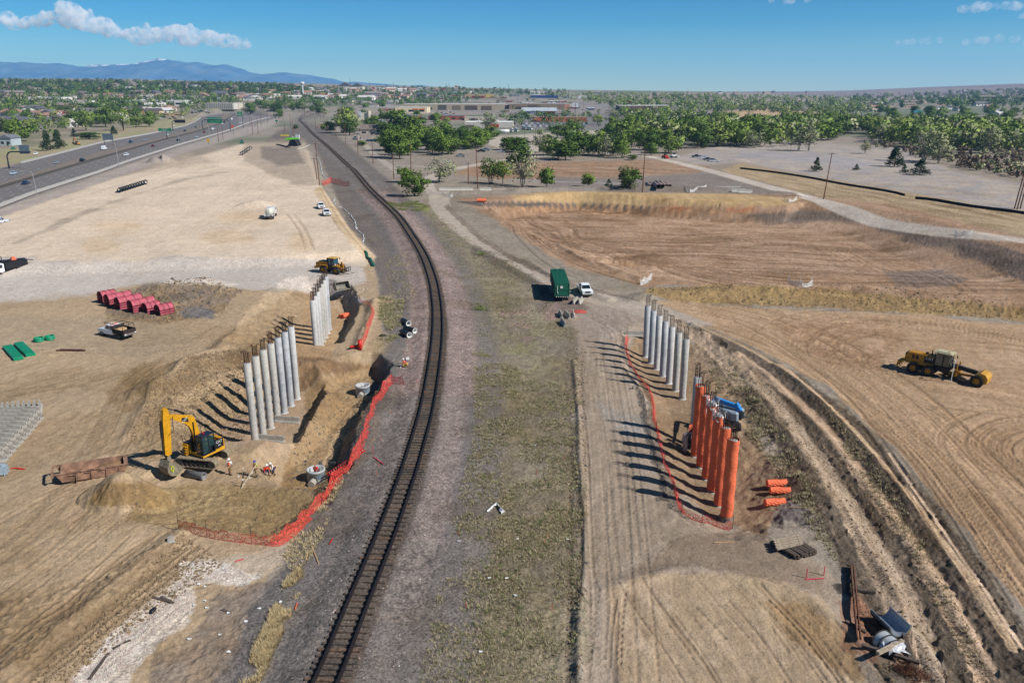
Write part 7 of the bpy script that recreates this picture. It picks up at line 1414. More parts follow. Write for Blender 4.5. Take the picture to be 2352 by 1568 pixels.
for u, v0, v1, vb, c_, l in [(751, 215, 219, 222, (200, 50, 40), 'red distant pole sign beside the yellow letter'), (775, 215, 219, 226, (190, 30, 40), 'distant red sign on a tall post'), (711, 213, 217, 226, (220, 224, 226), 'white distant sign on two posts'), (1048, 197, 200, 208, (200, 60, 40), 'red sign on a tall post near the horizon'), (1055, 199, 201, 208, (30, 30, 40), 'dark sign on a tall post near the horizon'), (1137, 200.5, 203, 212, (40, 50, 60), 'dark round sign near the horizon right of the tan store'), (1164, 206, 208, 214, (130, 60, 50), 'brownish sign near the horizon'), (1018, 203, 206, 214, (190, 30, 50), 'red square sign near the horizon'), (912, 229, 233, 240, (226, 226, 220), 'white sign by the distant highway'), (871, 232, 236, 242, (20, 130, 90), 'small green highway sign in the distance'), (636, 276, 279, 285, (20, 140, 90), 'green sign beside the far poles left of the rails'), (748, 252, 256, 262, (30, 120, 80), 'green sign on the distant overpass')]:
    sign('pole_sign', l, 'sign', (u, vb), (v0, v1), (u - 3.2, u + 3.2), mat('sgn%d%d' % (u, v0), tuple(lin(c_) * .7)), r=.5)
# water tower
g = Vector((*P(696.5, 216), 0)); g = G(696, 219); t = thing('water_tower', 'white water tower on the skyline left of the rails', 'water tower', g); k = g.y / F * 1.05; z1, z0, zb = zat(g.y, 188.5) - g.z, zat(g.y, 193.5) - g.z, 0
m = MB(); r = 4.6 * k; m.lathe([(.001, z0 - r * .5), (r * .4, z0 - r * .35), (r, z0 + .2 * r), (r, z1 - .2 * r), (r * .85, z1), (.001, z1 + r * .1)], n=20); m.build('tank', WHT, t); m = MB(); m.cyl((0, 0, 0), (0, 0, z0 - r * .3), r * .38, n=12); m.build('stem', CLEARP, t)
for i, (u, vt, vb) in enumerate([(805, 181, 205), (904, 190, 212), (1168, 194, 214), (850, 188, 208), (1032, 191, 212), (1025, 192, 212), (1418, 206, 226), (1740, 207, 228), (1850, 208, 222), (1983, 210, 226), (1579, 206, 226), (1306, 205, 226), (2022, 212, 226), (2096, 206, 226)]): upole(u, vb, vt, f'{ORD[i]} listed slim {"mast" if i < 3 else "pole"} breaking the skyline'.replace(' listed', ''), None, 0, .5, DST, 'slim poles on the skyline')
# ---------------- buildings ----------------
def bld(name, lab, cat, u0, u1, vb, vt, depth, wall, roof, wins=0, gable=False, extra=None, rz=0, sign_=None, group=None):
    um = (u0 + u1) / 2; g = G(um, vb)
    if g.y > 5500: return
    k = mpp(vb) if vb > 236 else g.y / F * 1.03; w = (u1 - u0) * k; h = max(2.6, zat(g.y, vt) - g.z)
    t = thing(name, lab, cat, g, rz, group); t['kind'] = 'thing'; wm = mat('wall_%d_%d_%d' % wall, tuple(lin(wall) * .8), rough=.9, var=.08, scale=.3); rm = mat('roof_%d_%d_%d' % roof, tuple(lin(roof) * .8), rough=.85, var=.1, scale=.3)
    m = MB(); m.box(0, depth / 2, h / 2 - .5, w, depth, h + 1); m.build('wall', wm, t); m = MB()
    if gable:
        hr = min(depth, w) * .28; a = w / 2 + .5; b = depth + .5
        if w > depth: m.prism([(-.6, h), (b, h), (b, h + .2), (depth / 2, h + hr + .2), (-.6, h + .2)], -a, a, 'x')
        else: m.prism([(-a, h), (a, h), (a, h + .2), (0, h + hr + .2), (-a, h + .2)], -.6, b)
    else:
        m.box(0, depth / 2, h + .16, w + .3, depth + .3, .3)
        if w > 30:
            q = random.Random(int(u0)); [m.box(q.uniform(-w * .4, w * .4), depth * q.uniform(.2, .8), h + .9, 3, 2.4, 1.3) for _ in range(4)]
    m.build('roof', rm, t)
    for i in range(wins):
        x = -w / 2 + w * (i + .5) / wins; o = MB().box(x, -.03, h * .42, w / wins * .5, .12, h * .34).build('window', GLS, t)
    if wins: MB().box(w * .36 / max(1, wins) , -.05, 1.05, 1.2, .14, 2.2).build('door', DST, t)
    for (f0, f1, z0, z1, c_) in extra or []: m = MB(); m.box(-w / 2 + w * (f0 + f1) / 2, -.25, h * (z0 + z1) / 2, w * (f1 - f0), .5, h * (z1 - z0)); m.build('facade_panel', mat('pan_%d_%d_%d' % c_, tuple(lin(c_) * .66), rough=.8), t)
    if sign_: words(sign_[0], 'lettering', mat('let_%d_%d_%d' % sign_[3], tuple(lin(sign_[3]) * .8)), t, (-w / 2 + w * sign_[1], -.62, h * sign_[2]), (R(90), 0, 0), sign_[4])
    return t
TAN, WH, GR, BR = (186, 170, 146), (228, 226, 220), (150, 150, 150), (150, 86, 66)
BL = [('strip_mall', 'white and red fronted store left among the far trees', 'store', 83, 126, 237, 223.6, 40, WH, (232, 232, 230), 3, 0, [(.15, .7, .1, .75, (170, 50, 60))]), ('warehouse', 'long low white building right of the red fronted store', 'warehouse', 128, 186, 241.5, 232, 40, WH, (224, 222, 214), 4, 0, None),
      ('warehouse', 'row of white block buildings beyond the green highway sign', 'warehouse', 293, 352, 243, 231, 40, (214, 216, 216), WH, 3, 0, [(.2, .3, 0, .8, (150, 160, 168))]), ('warehouse', 'white box building above the dark message board', 'warehouse', 354, 411, 243.5, 231, 40, WH, (214, 214, 212), 3, 0, [(.45, .5, 0, .9, (150, 150, 150))]),
      ('store', 'wide ribbed grey white building where the highway disappears', 'store', 478, 530, 250.5, 237, 45, (206, 200, 188), (170, 166, 158), 0, 0, [(.02 + .065 * i, .05 + .065 * i, .05, .95, (150, 146, 136)) for i in range(15)]), ('store', 'tan entrance block joined to the ribbed building', 'store', 530, 547, 250.5, 238, 45, (206, 196, 176), (190, 186, 178), 0, 0, [(.35, .65, .55, .85, (170, 110, 80)), (.1, .9, .05, .3, (70, 80, 90))]),
      ('warehouse', 'long white distant warehouse left of the rail curve', 'warehouse', 564, 625, 223.5, 216, 60, (236, 234, 226), WH, 0, 0, None), ('warehouse', 'blue grey roofed hall among trees above the highway', 'warehouse', 438, 496, 230, 224, 50, (150, 164, 176), (120, 136, 156), 0, 0, None),
      ('house', 'brown walled house with a blue grey roof left of the message board', 'house', 290, 320, 262, 253, 16, (150, 110, 86), (92, 84, 84), 3, 1, None), ('house', 'tan house with a wide gable left of the highway', 'house', 333, 365, 264, 255, 14, (210, 184, 150), (104, 94, 88), 2, 1, None), ('house', 'low tan shed near the highway bend', 'shed', 372, 388, 266, 260, 10, (210, 180, 140), (190, 160, 126), 1, 0, None), ('house', 'small tan shed closest to the highway bend', 'shed', 397, 418, 266.5, 261, 10, (206, 172, 132), (190, 160, 126), 1, 0, None),
      ('house', 'white house with a dull red roof behind the left verge', 'house', 142, 163, 276, 264, 12, (214, 206, 200), (150, 70, 66), 2, 1, None), ('house', 'grey house with white shed wall at the left edge', 'house', 0, 27, 335, 318, 12, (176, 186, 190), (112, 116, 122), 2, 1, None), ('house', 'wide grey roofed house at the upper left', 'house', 13, 54, 276, 268, 14, (150, 146, 144), (120, 118, 118), 3, 1, None), ('house', 'grey ranch house just below the left big tree', 'house', 55, 84, 300, 291, 12, (164, 160, 158), (108, 104, 104), 2, 1, None),
      ('store', 'long beige store front with red lettering', 'store', 840, 912, 258.5, 247.8, 60, (190, 180, 162), (172, 168, 160), 0, 0, None, 0, ('HOBBY LOBBY', .77, .62, (180, 30, 40), 5.2)), ('store', 'cream store front with two orange signs', 'store', 912, 977, 260, 247, 50, (228, 212, 180), (200, 196, 184), 3, 0, [(.55, .72, .55, .78, (220, 110, 60)), (.76, .93, .55, .78, (220, 110, 60)), (.1, .25, .5, .7, (228, 170, 130))]),
      ('store', 'huge tan big box store with dark recesses in the town', 'store', 942, 1138, 253, 240, 70, (178, 162, 140), (206, 200, 190), 0, 0, [(.10, .30, .0, .45, (104, 92, 80)), (.36, .44, .05, .9, (104, 96, 88)), (.5, .58, .05, .8, (138, 122, 102)), (.62, .74, .05, .8, (104, 88, 76)), (.78, .88, .05, .75, (120, 100, 84))]),
      ('school_building', 'long low red brick building with a grey flat roof', 'school', 886, 958, 277, 266, 40, BR, (126, 130, 134), 4, 0, None), ('school_building', 'right wing of the red brick building behind trees', 'school', 985, 1066, 276, 266, 40, (158, 92, 72), (130, 134, 138), 5, 0, None),
      ('church', 'cream building with a round tower behind the yellow green tree', 'church', 824, 846, 277, 260, 16, (222, 212, 190), (206, 200, 186), 0, 0, [(.0, .3, .6, 1.25, (220, 224, 230))]), ('shed', 'pale green roofed long shed left of the dark carport', 'shed', 840, 886, 287, 277, 22, (186, 186, 180), (170, 184, 186), 2, 0, None), ('carport', 'grey shed with a dark open front in the centre', 'shed', 886, 942, 287, 276, 20, (176, 168, 154), (150, 150, 146), 0, 0, [(.1, .8, 0, .65, (60, 56, 54))]),
      ('house', 'grey roofed porch house right of the yellow green tree', 'house', 826, 866, 309, 298, 14, (196, 182, 166), (128, 116, 106), 2, 1, None), ('house', 'small pinkish building right of the far rails', 'house', 733, 753, 293, 283.5, 10, (206, 168, 146), (180, 172, 160), 1, 0, None), ('house', 'small white roofed cabin left of the porch house', 'house', 764, 786, 291, 284, 9, (150, 148, 146), (216, 214, 210), 1, 1, None),
      ('store', 'tan cube building above the red and white depot', 'store', 1067, 1108, 277, 270, 20, (204, 190, 168), (198, 190, 178), 1, 0, [(.38, .6, .2, .7, (70, 68, 66))]), ('depot', 'white roofed depot with a red wall panel', 'depot', 1068, 1176, 293, 281, 30, (206, 200, 190), (236, 234, 230), 0, 0, [(.45, .72, .0, .62, (190, 40, 46)), (.02, .2, 0, .5, (120, 110, 104))]), ('shed', 'pale flat roofed wing right of the depot', 'shed', 1140, 1180, 290, 280, 20, (220, 214, 202), (230, 228, 222), 1, 0, None),
      ('apartment_building', 'row of apartments with dark gables on the skyline', 'apartments', 778, 805, 206, 198, 40, (206, 196, 172), (96, 92, 88), 4, 1, None), ('apartment_building', 'right apartment block with dark gables on the skyline', 'apartments', 807, 832, 207, 199, 40, (214, 202, 178), (92, 90, 86), 4, 1, None), ('hotel', 'white block with a red tower on the skyline', 'hotel', 862, 872, 208, 201, 20, (222, 222, 224), GR, 3, 0, [(-.6, -.1, 0, 1.05, (170, 40, 50))]),
      ('store', 'tan and red store front near the horizon', 'store', 1070, 1130, 225.5, 217, 80, (196, 160, 120), (196, 180, 150), 0, 0, [(.25, .7, .0, .6, (150, 40, 50)), (.75, .95, .1, 1.1, (226, 190, 120))]), ('hotel', 'white block building near the horizon in the centre', 'hotel', 1219, 1238, 218, 209.5, 30, (228, 224, 214), WH, 4, 0, None), ('hotel', 'lower cream block right of the white one near the horizon', 'hotel', 1239, 1250, 218, 211, 30, (220, 210, 190), WH, 3, 0, None),
      ('store', 'wide blue store near the horizon', 'store', 1222, 1280, 225.5, 220, 60, (36, 60, 120), (60, 84, 140), 0, 0, None), ('warehouse', 'long white warehouse right of the blue store', 'warehouse', 1304, 1366, 226, 221, 60, WH, (232, 232, 228), 0, 0, None), ('strip_mall', 'long brown strip mall in front of the white billboard', 'strip mall', 1180, 1286, 251.5, 239.5, 40, (140, 118, 98), (180, 170, 158), 0, 0, [(.12, .3, .1, .5, (70, 64, 60)), (.34, .52, .1, .9, (110, 96, 84)), (.55, .85, .4, .9, (156, 136, 116))]), ('strip_mall', 'salmon end wall of the brown strip mall', 'strip mall', 1286, 1306, 251.5, 239.5, 40, (196, 136, 112), (190, 176, 160), 0, 0, None),
      ('strip_mall', 'dark porch strip mall left of the brown one', 'strip mall', 1148, 1180, 250, 241, 30, (110, 92, 84), (196, 186, 170), 2, 0, None), ('motel', 'low grey blue motel in front of the strip mall', 'motel', 1202, 1275, 262, 255.5, 18, (150, 158, 172), (176, 184, 190), 3, 1, [(.66, .95, .1, .9, (130, 40, 44))]), ('brick_wall_building', 'low salmon brick building behind a line of trees', 'building', 1226, 1347, 280, 270, 24, (184, 108, 82), (160, 130, 112), 0, 0, None),
      ('store', 'purplish store with a white roof edge at centre right', 'store', 1430, 1530, 254, 243, 50, (124, 84, 80), (228, 224, 216), 0, 0, [(.0, .35, .9, 1.12, (226, 222, 214)), (.5, .98, .95, 1.2, (234, 232, 226))]), ('school_building', 'white roofed school among the trees at the far right', 'school', 2129, 2150, 231, 227, 40, (214, 206, 190), WH, 2, 0, None), ('school_building', 'cream roofed school wing at the far right', 'school', 2152, 2180, 231.5, 226.5, 40, (206, 186, 156), WH, 2, 0, None), ('house', 'white gabled house at the edge of the right hand woods', 'house', 1966, 1979, 253, 247, 14, WH, (190, 190, 190), 1, 1, None), ('house', 'grey roofed house right of the brown field at the far right', 'house', 1947, 1962, 252, 246, 14, (150, 140, 134), (110, 104, 104), 2, 1, None), ('house', 'teal roofed house in the right hand woods', 'house', 2100, 2118, 264, 258, 12, (170, 190, 190), (60, 130, 130), 1, 1, None)]
for b in BL: bld(*b[:9], b[9], b[10], bool(b[11]), b[12], *(b[13:15] if len(b) > 13 else ()))
m = MB(); m.arc((0, 0), 7.6, 7.8, 0, math.pi, 0, 16, 14); m.prism([(7.6 * math.cos(math.pi * k / 10), 7.6 * math.sin(math.pi * k / 10)) for k in range(11)], .0, .1); o = tag(m.build('arched_hall', mat('pink_hall', tuple(lin((214, 172, 146)) * .66)), None, G(950, 296)), 'pinkish half round hall between the trees in the centre', 'hall', kind='thing'); o.scale = (1, 1, .85)
m = MB(); g = G(848, 277); m.cyl((0, 0, 0), (0, 0, zat(g.y, 255) - g.z), 2.6, n=14); tag(m.build('round_silo', mat('cream_silo', tuple(lin((226, 214, 190)) * .66)), None, g), 'cream round tower beside the cream building', 'tower')
# block stacks and pallets in the yard
q = random.Random(21)
for i in range(46):
    u = 1196 + (i % 23) * 6.6 + q.uniform(-1, 1); v = 288 + (i // 23) * 4.5; m = MB(); m.box(0, 0, 1.3, 2.2, 2.0, 2.6); m.box(0, 0, 2.7, 2.3, 2.1, .2)
    tag(m.build('wrapped_pallet', mat(f'pal{i%4}', tuple(lin([(210, 214, 222), (120, 124, 150), (226, 228, 230), (160, 150, 150)][i % 4]) * .66), rough=.5), None, G(u, v)), f'{ordn(i % 23)} wrapped pallet from the left in the {"back" if i < 23 else "front"} row behind the mixer trucks', 'pallet', 'wrapped pallets in the yard')
# bridge
def br():
    a, b = G(1641, 249), G(1795, 246); t = thing('river_bridge', 'low dark bridge on piers over the dry river at the right', 'bridge', a); t['kind'] = 'thing'; d = b - a; h = zat(a.y, 243.5) - a.z
    m = MB(); m.beam((0, 0, h), (d.x, d.y, h), 12, 1.4); m.build('deck', DST, t); m = MB(); m.beam((0, -6, h + 1.5), (d.x, d.y - 6, h + 1.5), .3, .8); m.build('railing', RUST, t)
    for f in (.15, .45, .72, .97): m = MB(); m.box(d.x * f, d.y * f, h / 2 - 1, 3, 10, h + 1); m.build('pier', DST, t)
br()
# ---------------- vegetation ----------------
def leafmat(key, a, b, tr=.12):
    m = bpy.data.materials.new(key); m.use_nodes = True; nt = m.node_tree; p = nt.nodes['Principled BSDF']; p.inputs['Roughness'].default_value = .75; p.inputs['Specular IOR Level'].default_value = .15
    oi = nt.nodes.new('ShaderNodeObjectInfo'); ge = nt.nodes.new('ShaderNodeNewGeometry'); n = nt.nodes.new('ShaderNodeTexNoise'); n.inputs['Scale'].default_value = .45; n.inputs['Detail'].default_value = 3; nt.links.new(ge.outputs['Position'], n.inputs['Vector'])
    ad = nt.nodes.new('ShaderNodeMath'); ad.operation = 'MULTIPLY_ADD'; nt.links.new(oi.outputs['Random'], ad.inputs[0]); ad.inputs[1].default_value = .5; nt.links.new(n.outputs['Fac'], ad.inputs[2])
    r = nt.nodes.new('ShaderNodeValToRGB'); nt.links.new(ad.outputs[0], r.inputs[0]); r.color_ramp.elements[0].position = .38; r.color_ramp.elements[1].position = 1.0
    r.color_ramp.elements[0].color = (*tuple(lin(a) * .78), 1); r.color_ramp.elements[1].color = (*tuple(lin(b) * .78), 1); nt.links.new(r.outputs[0], p.inputs['Base Color']); return m
LF = {'dark': leafmat('leaf_dark', (62, 88, 36), (96, 120, 50)), 'mid': leafmat('leaf_mid', (80, 110, 42), (128, 150, 64)), 'light': leafmat('leaf_light', (106, 130, 58), (142, 158, 78)), 'grey': leafmat('leaf_grey', (122, 134, 90), (166, 168, 126)), 'conifer': leafmat('leaf_conifer', (48, 64, 44), (66, 84, 54)), 'brush': leafmat('twigs', (92, 78, 68), (124, 108, 92))}
BARK = cm('bark', (110, 98, 86), rough=.95, var=.3, scale=3); BARKG = cm('grey_bark', (158, 150, 138), rough=.95, var=.2)
LN = []
def leafquad(V, Fc, c, s, q, od=None):
    a, b = q.uniform(0, 6.28), q.uniform(-1, 1); n = Vector((math.cos(a) * math.sqrt(1 - b * b), math.sin(a) * math.sqrt(1 - b * b), b)); u = n.orthogonal().normalized(); w = n.cross(u); t = q.uniform(0, 6.28); u, w = u * math.cos(t) + w * math.sin(t), w * math.cos(t) - u * math.sin(t); s *= q.uniform(.6, 1.3); o = len(V)
    V += [c - u * s, c + w * s * .6, c + u * s, c - w * s * .6]
    if od is None: Fc.append((o, o + 1, o + 2, o + 3)); return
    Fc.append((o, o + 3, o + 2, o + 1) if u.cross(w).dot(od) > 0 else (o, o + 1, o + 2, o + 3)); nn = (od * 1.0 + n * (.45 if n.dot(od) > 0 else -.45)).normalized(); LN.extend([nn] * 4)
def lnorm(me):
    me.polygons.foreach_set('use_smooth', [True] * len(me.polygons)); me.normals_split_custom_set_from_vertices([tuple(n) for n in LN]); LN.clear()
def tree(kind, seed, n, leaf=.42, wid=.5, low=.12, clumps=26, multi=1, fill=.5):
    q = random.Random(seed); t = thing('conifer_tree' if kind == 'conifer' else 'leafy_tree', None, 'tree'); V, Fc = [], []; cl = []
    for k in range(clumps):
        if kind == 'conifer': z = q.uniform(.05, 1) ** 1.1; r = wid * 10 * .5 * (1.05 - z) * q.uniform(.5, 1); a = q.uniform(0, 6.28); cl.append((Vector((r * math.cos(a), r * math.sin(a), .6 + z * 9)), .55 + 1.0 * (1 - z)))
        else:
            a, b = q.uniform(0, 6.28), q.uniform(-.85, 1); rr_ = math.sqrt(1 - b * b) * q.uniform(.45, 1.0); f = q.uniform(.55, 1) ; cl.append((Vector((wid * 10 * .5 * rr_ * math.cos(a), wid * 10 * .5 * rr_ * math.sin(a), 10 * (low + (1 - low) * (.5 + .47 * b * f)))), q.uniform(.9, 1.7) * (.6 + wid)))
    for k in range(n):
        c, r = cl[int(q.random() * len(cl))]; d = Vector((q.gauss(0, 1), q.gauss(0, 1), q.gauss(0, .75))); d = d.normalized() * r * q.random() ** .5; p = c + d
        if p.z > .2: leafquad(V, Fc, p, leaf, q, ((p - c).normalized() * .8 + (p - Vector((0, 0, 4))).normalized() * .7).normalized())
    me = bpy.data.meshes.new('crown'); me.from_pydata([tuple(v) for v in V], [], Fc); me.materials.append(LF[kind]); lnorm(me); o = bpy.data.objects.new('crown', me); COL.objects.link(o); o.parent = t
    m = MB(); bk = BARKG if kind == 'grey' else BARK
    for s in range(multi):
        ox = (s - (multi - 1) / 2) * .7; top = Vector((ox * 2.2 + q.uniform(-.4, .4), q.uniform(-.4, .4), 6.5)); m.tube([(ox * .4, 0, -.3), (ox, 0, 2), tuple((Vector((ox, 0, 2)) + top) / 2), tuple(top)], .28 / (1 + .25 * multi), 6, .07)
        if kind != 'conifer':
            for c, r in cl[s::multi][:12 if kind == 'grey' else 7]: st = Vector((ox, 0, q.uniform(1.6, 4))); m.tube([tuple(st), tuple((st + c) / 2 + Vector((0, 0, .4))), tuple(c)], .10, 4, .03)
    m.build('trunk', bk, t); return t
T = {'darkA': tree('dark', 1, 1900, .40, .85, .06), 'darkB': tree('dark', 2, 1800, .42, .7, .08), 'midA': tree('mid', 3, 1800, .40, .8, .10), 'midB': tree('mid', 4, 1600, .42, .65, .12), 'midC': tree('mid', 12, 1500, .42, .95, .05, 30), 'lightA': tree('light', 5, 1500, .40, .75, .15), 'lightB': tree('light', 6, 1300, .42, .9, .12, 30),
     'greyA': tree('grey', 7, 800, .34, .9, .1, 30, 3), 'greyB': tree('grey', 8, 700, .36, .75, .15, 26, 2), 'multi': tree('mid', 9, 1000, .38, .9, .25, 22, 4), 'conA': tree('conifer', 10, 1500, .36, .55, .05, 60), 'conB': tree('conifer', 11, 1300, .38, .8, .05, 50)}
TU = {}; NT = [0]
def tr_(k, u, v, hp, wp, label=None, group=None, q=random.Random(5)):
    g = G(u, v); z = zat(g.y, v - hp) - g.z; s = z / 10; ww = wp * g.y / F * 1.03 / {'darkA': 8.5, 'darkB': 7, 'midA': 8, 'midB': 6.5, 'midC': 9.5, 'lightA': 7.5, 'lightB': 9, 'greyA': 9, 'greyB': 7.5, 'multi': 9, 'conA': 5.5, 'conB': 8}[k]
    o = T[k] if k not in TU else copy_tree(T[k]); TU[k] = 1; o.location = g; o.rotation_euler[2] = q.uniform(0, 6.28); o.scale = (ww, ww, s); NT[0] += 1
    tag(o, label, 'tree', group); return o
TL = [('darkA', 953, 451, 56, 62, 'round dark green tree right beside the curving dirt road', 0), ('midB', 927, 419, 34, 34, 'small bushy tree behind the round dark green one', 0), ('greyA', 1009, 419, 60, 68, 'wide grey green sparse tree left of the brown field', 0), ('multi', 1127, 422, 62, 50, 'thin stemmed leafy tree left of the large sparse one', 0), ('multi', 1155, 423, 56, 44, 'thin stemmed tree touching the large sparse one', 0), ('greyA', 1200, 430, 92, 66, 'large sparse grey green tree in the middle distance', 0), ('darkB', 1190, 386, 58, 56, 'full dark tree behind the large sparse tree', 0),
      ('midB', 1256, 430, 45, 33, 'single upright tree right of the large sparse one', 0), ('midB', 1350, 429, 30, 28, 'small round tree by itself above the tan bank', 0), ('conB', 1398, 429, 18, 21, 'little dark conifer between two round trees', 0), ('darkA', 1445, 435, 52, 50, 'round full tree left of the tall reddish pole', 0), ('darkB', 1452, 368, 13, 22, 'low dark bush by the road bend', 0), ('midB', 1495, 357, 29, 30, 'small round tree left of the red loader', 0), ('midC', 1535, 352, 52, 62, 'big spreading tree behind the white machine', 0),
      ('greyB', 1834, 347, 62, 46, 'pale willow like tree, left of the field corner pair', 0), ('greyB', 1857, 347, 64, 44, 'pale willow like tree, right of the field corner pair', 0), ('greyA', 1733, 340, 46, 44, 'silvery grey tree in the belt above the grey field', 0), ('conB', 1875, 394, 33, 26, 'dark juniper alone in the grey field', 0), ('conB', 1967, 391, 14, 17, 'tiny dark juniper in the grey field', 0), ('conA', 2054, 383, 45, 40, 'ragged tall conifer at the edge of the grey field', 0), ('conB', 2076, 397, 20, 20, 'small juniper left of the large dark bush', 0), ('conB', 2112, 402, 36, 46, 'large dark bush on the old concrete slab', 0),
      ('greyA', 2121, 372, 78, 84, 'broad pale tree with a dark trunk behind the large bush', 0), ('greyB', 1986, 353, 30, 26, 'small grey tree at the brush edge', 0), ('greyB', 2155, 376, 60, 60, 'leaning pale tree right of the broad one', 0), ('greyB', 2270, 352, 60, 60, 'bare branched tree over the brown thicket at far right', 0),
      ('lightB', 797, 306, 54, 56, 'tall yellow green tree beside the porch house', 0), ('darkB', 803, 311, 34, 36, 'dark lower tree in front of the yellow green one', 0), ('darkA', 857, 301, 36, 40, 'dark tree behind the grey shed', 0), ('darkB', 641, 271 / 271 * 272, 22, 20, 'round tree beside the rail curve', 0), ('darkB', 680, 297, 10, 11, 'small round bush left of the far rails', 0), ('midB', 741, 299, 14, 14, 'small tree beside the pinkish building', 0), ('darkB', 758, 305, 26, 26, 'dark tree behind the dark poles', 0), ('midB', 831, 336, 13, 20, 'low pair of bushes left of the road barriers', 0),
      ('midA', 46, 325, 46, 50, 'large tree at far left above the parked green car', 0), ('conA', 110, 346, 46, 28, 'left one of the two dark conifers by the highway', 0), ('conA', 136, 342, 44, 30, 'right one of the two dark conifers by the highway', 0), ('conB', 171, 315, 20, 18, 'small conifer behind the distant excavator', 0), ('darkB', 205, 320, 16, 46, 'low dark hedge like bush left of the sign backs', 0), ('conA', 262, 309, 20, 16, 'slim conifer right of the grey sign backs', 0), ('lightA', 199, 300, 48, 36, 'tall pale green tree left of the highway', 0), ('midA', 243, 292, 44, 44, 'large tree above the grey sign backs', 0), ('multi', 284, 300, 52, 38, 'tall thin tree standing on the verge', 0), ('midA', 343, 291, 34, 38, 'round tree near the black message board', 0), ('midB', 313, 293, 26, 24, 'small tree left of the round one by the message board', 0), ('darkA', 172, 290, 36, 34, 'dark tree by the white house with the red roof', 0), ('darkB', 575, 262, 26, 26, 'dark tree beyond the highway bend', 0)]
for k, u, v, hp, wp, l, g_ in TL: tr_(k, u, v, hp, wp, l)
q = random.Random(33)
CLU = [([(896, 346), (918, 365), (937, 357), (891, 325), (910, 309), (956, 346), (930, 330), (945, 318), (900, 362), (925, 345)], 46, 46, ['darkA', 'midA', 'darkB'], 'dark leafy tree in the dense clump left of the silver pickup', 'trees in the left centre clump'),
       ([(993, 351), (1015, 357), (1036, 354), (1010, 335), (985, 335), (1030, 335), (1000, 345)], 42, 44, ['midA', 'darkA', 'midC'], 'leafy tree in the clump right above the silver pickup', 'trees in the middle clump'), ([(1058, 338), (1079, 343), (1106, 338), (1090, 325), (1065, 322), (1098, 340)], 36, 42, ['darkA', 'midA'], 'leafy tree in the clump behind the black pickup', 'trees behind the black pickup'),
       ([(974, 322), (995, 326), (955, 320), (1012, 318), (1130, 320), (1120, 300)], 34, 36, ['greyB', 'midA'], 'pale leafy tree between the yard and the centre clumps', 'pale trees by the yard'),
       ([(1261, 357), (1283, 365), (1299, 368), (1320, 358), (1352, 357), (1335, 350), (1375, 357), (1390, 360), (1410, 358), (1428, 363), (1340, 340), (1240, 350), (1310, 345)], 44, 44, ['darkA', 'midA', 'midC', 'darkB', 'greyB'], 'leafy tree in the row behind the brown field', 'trees behind the brown field'), ([(1280, 315), (1315, 312), (1297, 318), (1180, 344), (1195, 350), (1165, 345)], 32, 34, ['darkB', 'midA'], 'dark tree near the white animal sign', 'trees around the animal sign'),
       ([(1395, 335), (1425, 330), (1450, 338), (1470, 325), (1500, 335), (1440, 318), (1410, 312), (1480, 345), (1465, 310), (1540, 322), (1510, 315)], 42, 46, ['midA', 'darkA', 'midC', 'lightA'], 'leafy tree in the belt above the small red loader', 'trees above the red loader')]
for pts, hp, wp, ks, l, gname in CLU:
    for i, (u, v) in enumerate(sorted(pts)): tr_(q.choice(ks), u, v, hp * q.uniform(.85, 1.25), wp * q.uniform(.85, 1.25), f'{ordn(i)} from the left, {l}', gname)
def scat(pts, n, q):
    o = []; u0, u1, v0, v1 = min(p[0] for p in pts), max(p[0] for p in pts), min(p[1] for p in pts), max(p[1] for p in pts)
    while len(o) < n:
        u, v = q.uniform(u0, u1), q.uniform(v0, v1)
        if inpoly(u, v, pts): o.append((u, v))
    return o
def inpoly(u, v, pts): d, _ = polydist(np.array([u]), np.array([v]), pts); return d[0] < 0
ZN = [  # polygon, count, height m, kinds, label, group
    ([(1560, 300), (1990, 300), (1860, 340), (1570, 342)], 30, (13, 19), ['midA', 'darkA', 'midC', 'greyA', 'lightA'], 'tree in the long belt above the grey field', 'trees in the belt above the grey field'),
    ([(1990, 320), (2080, 345), (2352, 350), (2352, 300), (2000, 298)], 26, (12, 17), ['lightA', 'lightB', 'greyA', 'greyB'], 'yellow green riverside tree at the far right', 'riverside trees at the far right'),
    ([(1380, 262), (2000, 280), (2000, 310), (1500, 312), (1360, 290)], 44, (12, 17), ['lightA', 'lightB', 'midA', 'greyA', 'midC'], 'pale green cottonwood in the dense woods right of the town', 'cottonwoods right of the town'),
    ([(1950, 238), (2352, 232), (2352, 290), (2050, 290)], 40, (11, 16), ['darkA', 'midA', 'midC', 'darkB'], 'dark green tree around the far right houses', 'trees around the far right houses'),
    ([(0, 250), (300, 248), (330, 280), (120, 300), (0, 305)], 34, (11, 16), ['darkA', 'midA', 'darkB', 'lightA', 'greyB', 'midC'], 'tree in the leafy suburb left of the highway', 'suburb trees left of the highway'),
    ([(570, 240), (800, 245), (820, 275), (700, 262), (580, 252)], 26, (10, 15), ['darkA', 'darkB', 'midA', 'greyB'], 'tree around the far end of the railway', 'trees around the far railway'),
    ([(780, 248), (900, 236), (940, 262), (1060, 285), (1000, 292), (860, 275)], 20, (7, 11), ['midA', 'lightA', 'darkB'], 'tree between the stores and brick buildings', 'trees between the stores')]
for pts, n, hh, ks, l, gname in ZN:
    for i, (u, v) in enumerate(sorted(scat(pts, n, q))): g = G(u, v); h = q.uniform(*hh); hp = h / (g.y / F * 1.03); tr_(q.choice(ks), u, v, hp, hp * q.uniform(.8, 1.25), f'{ordn(i)} from the left, {l}', gname)
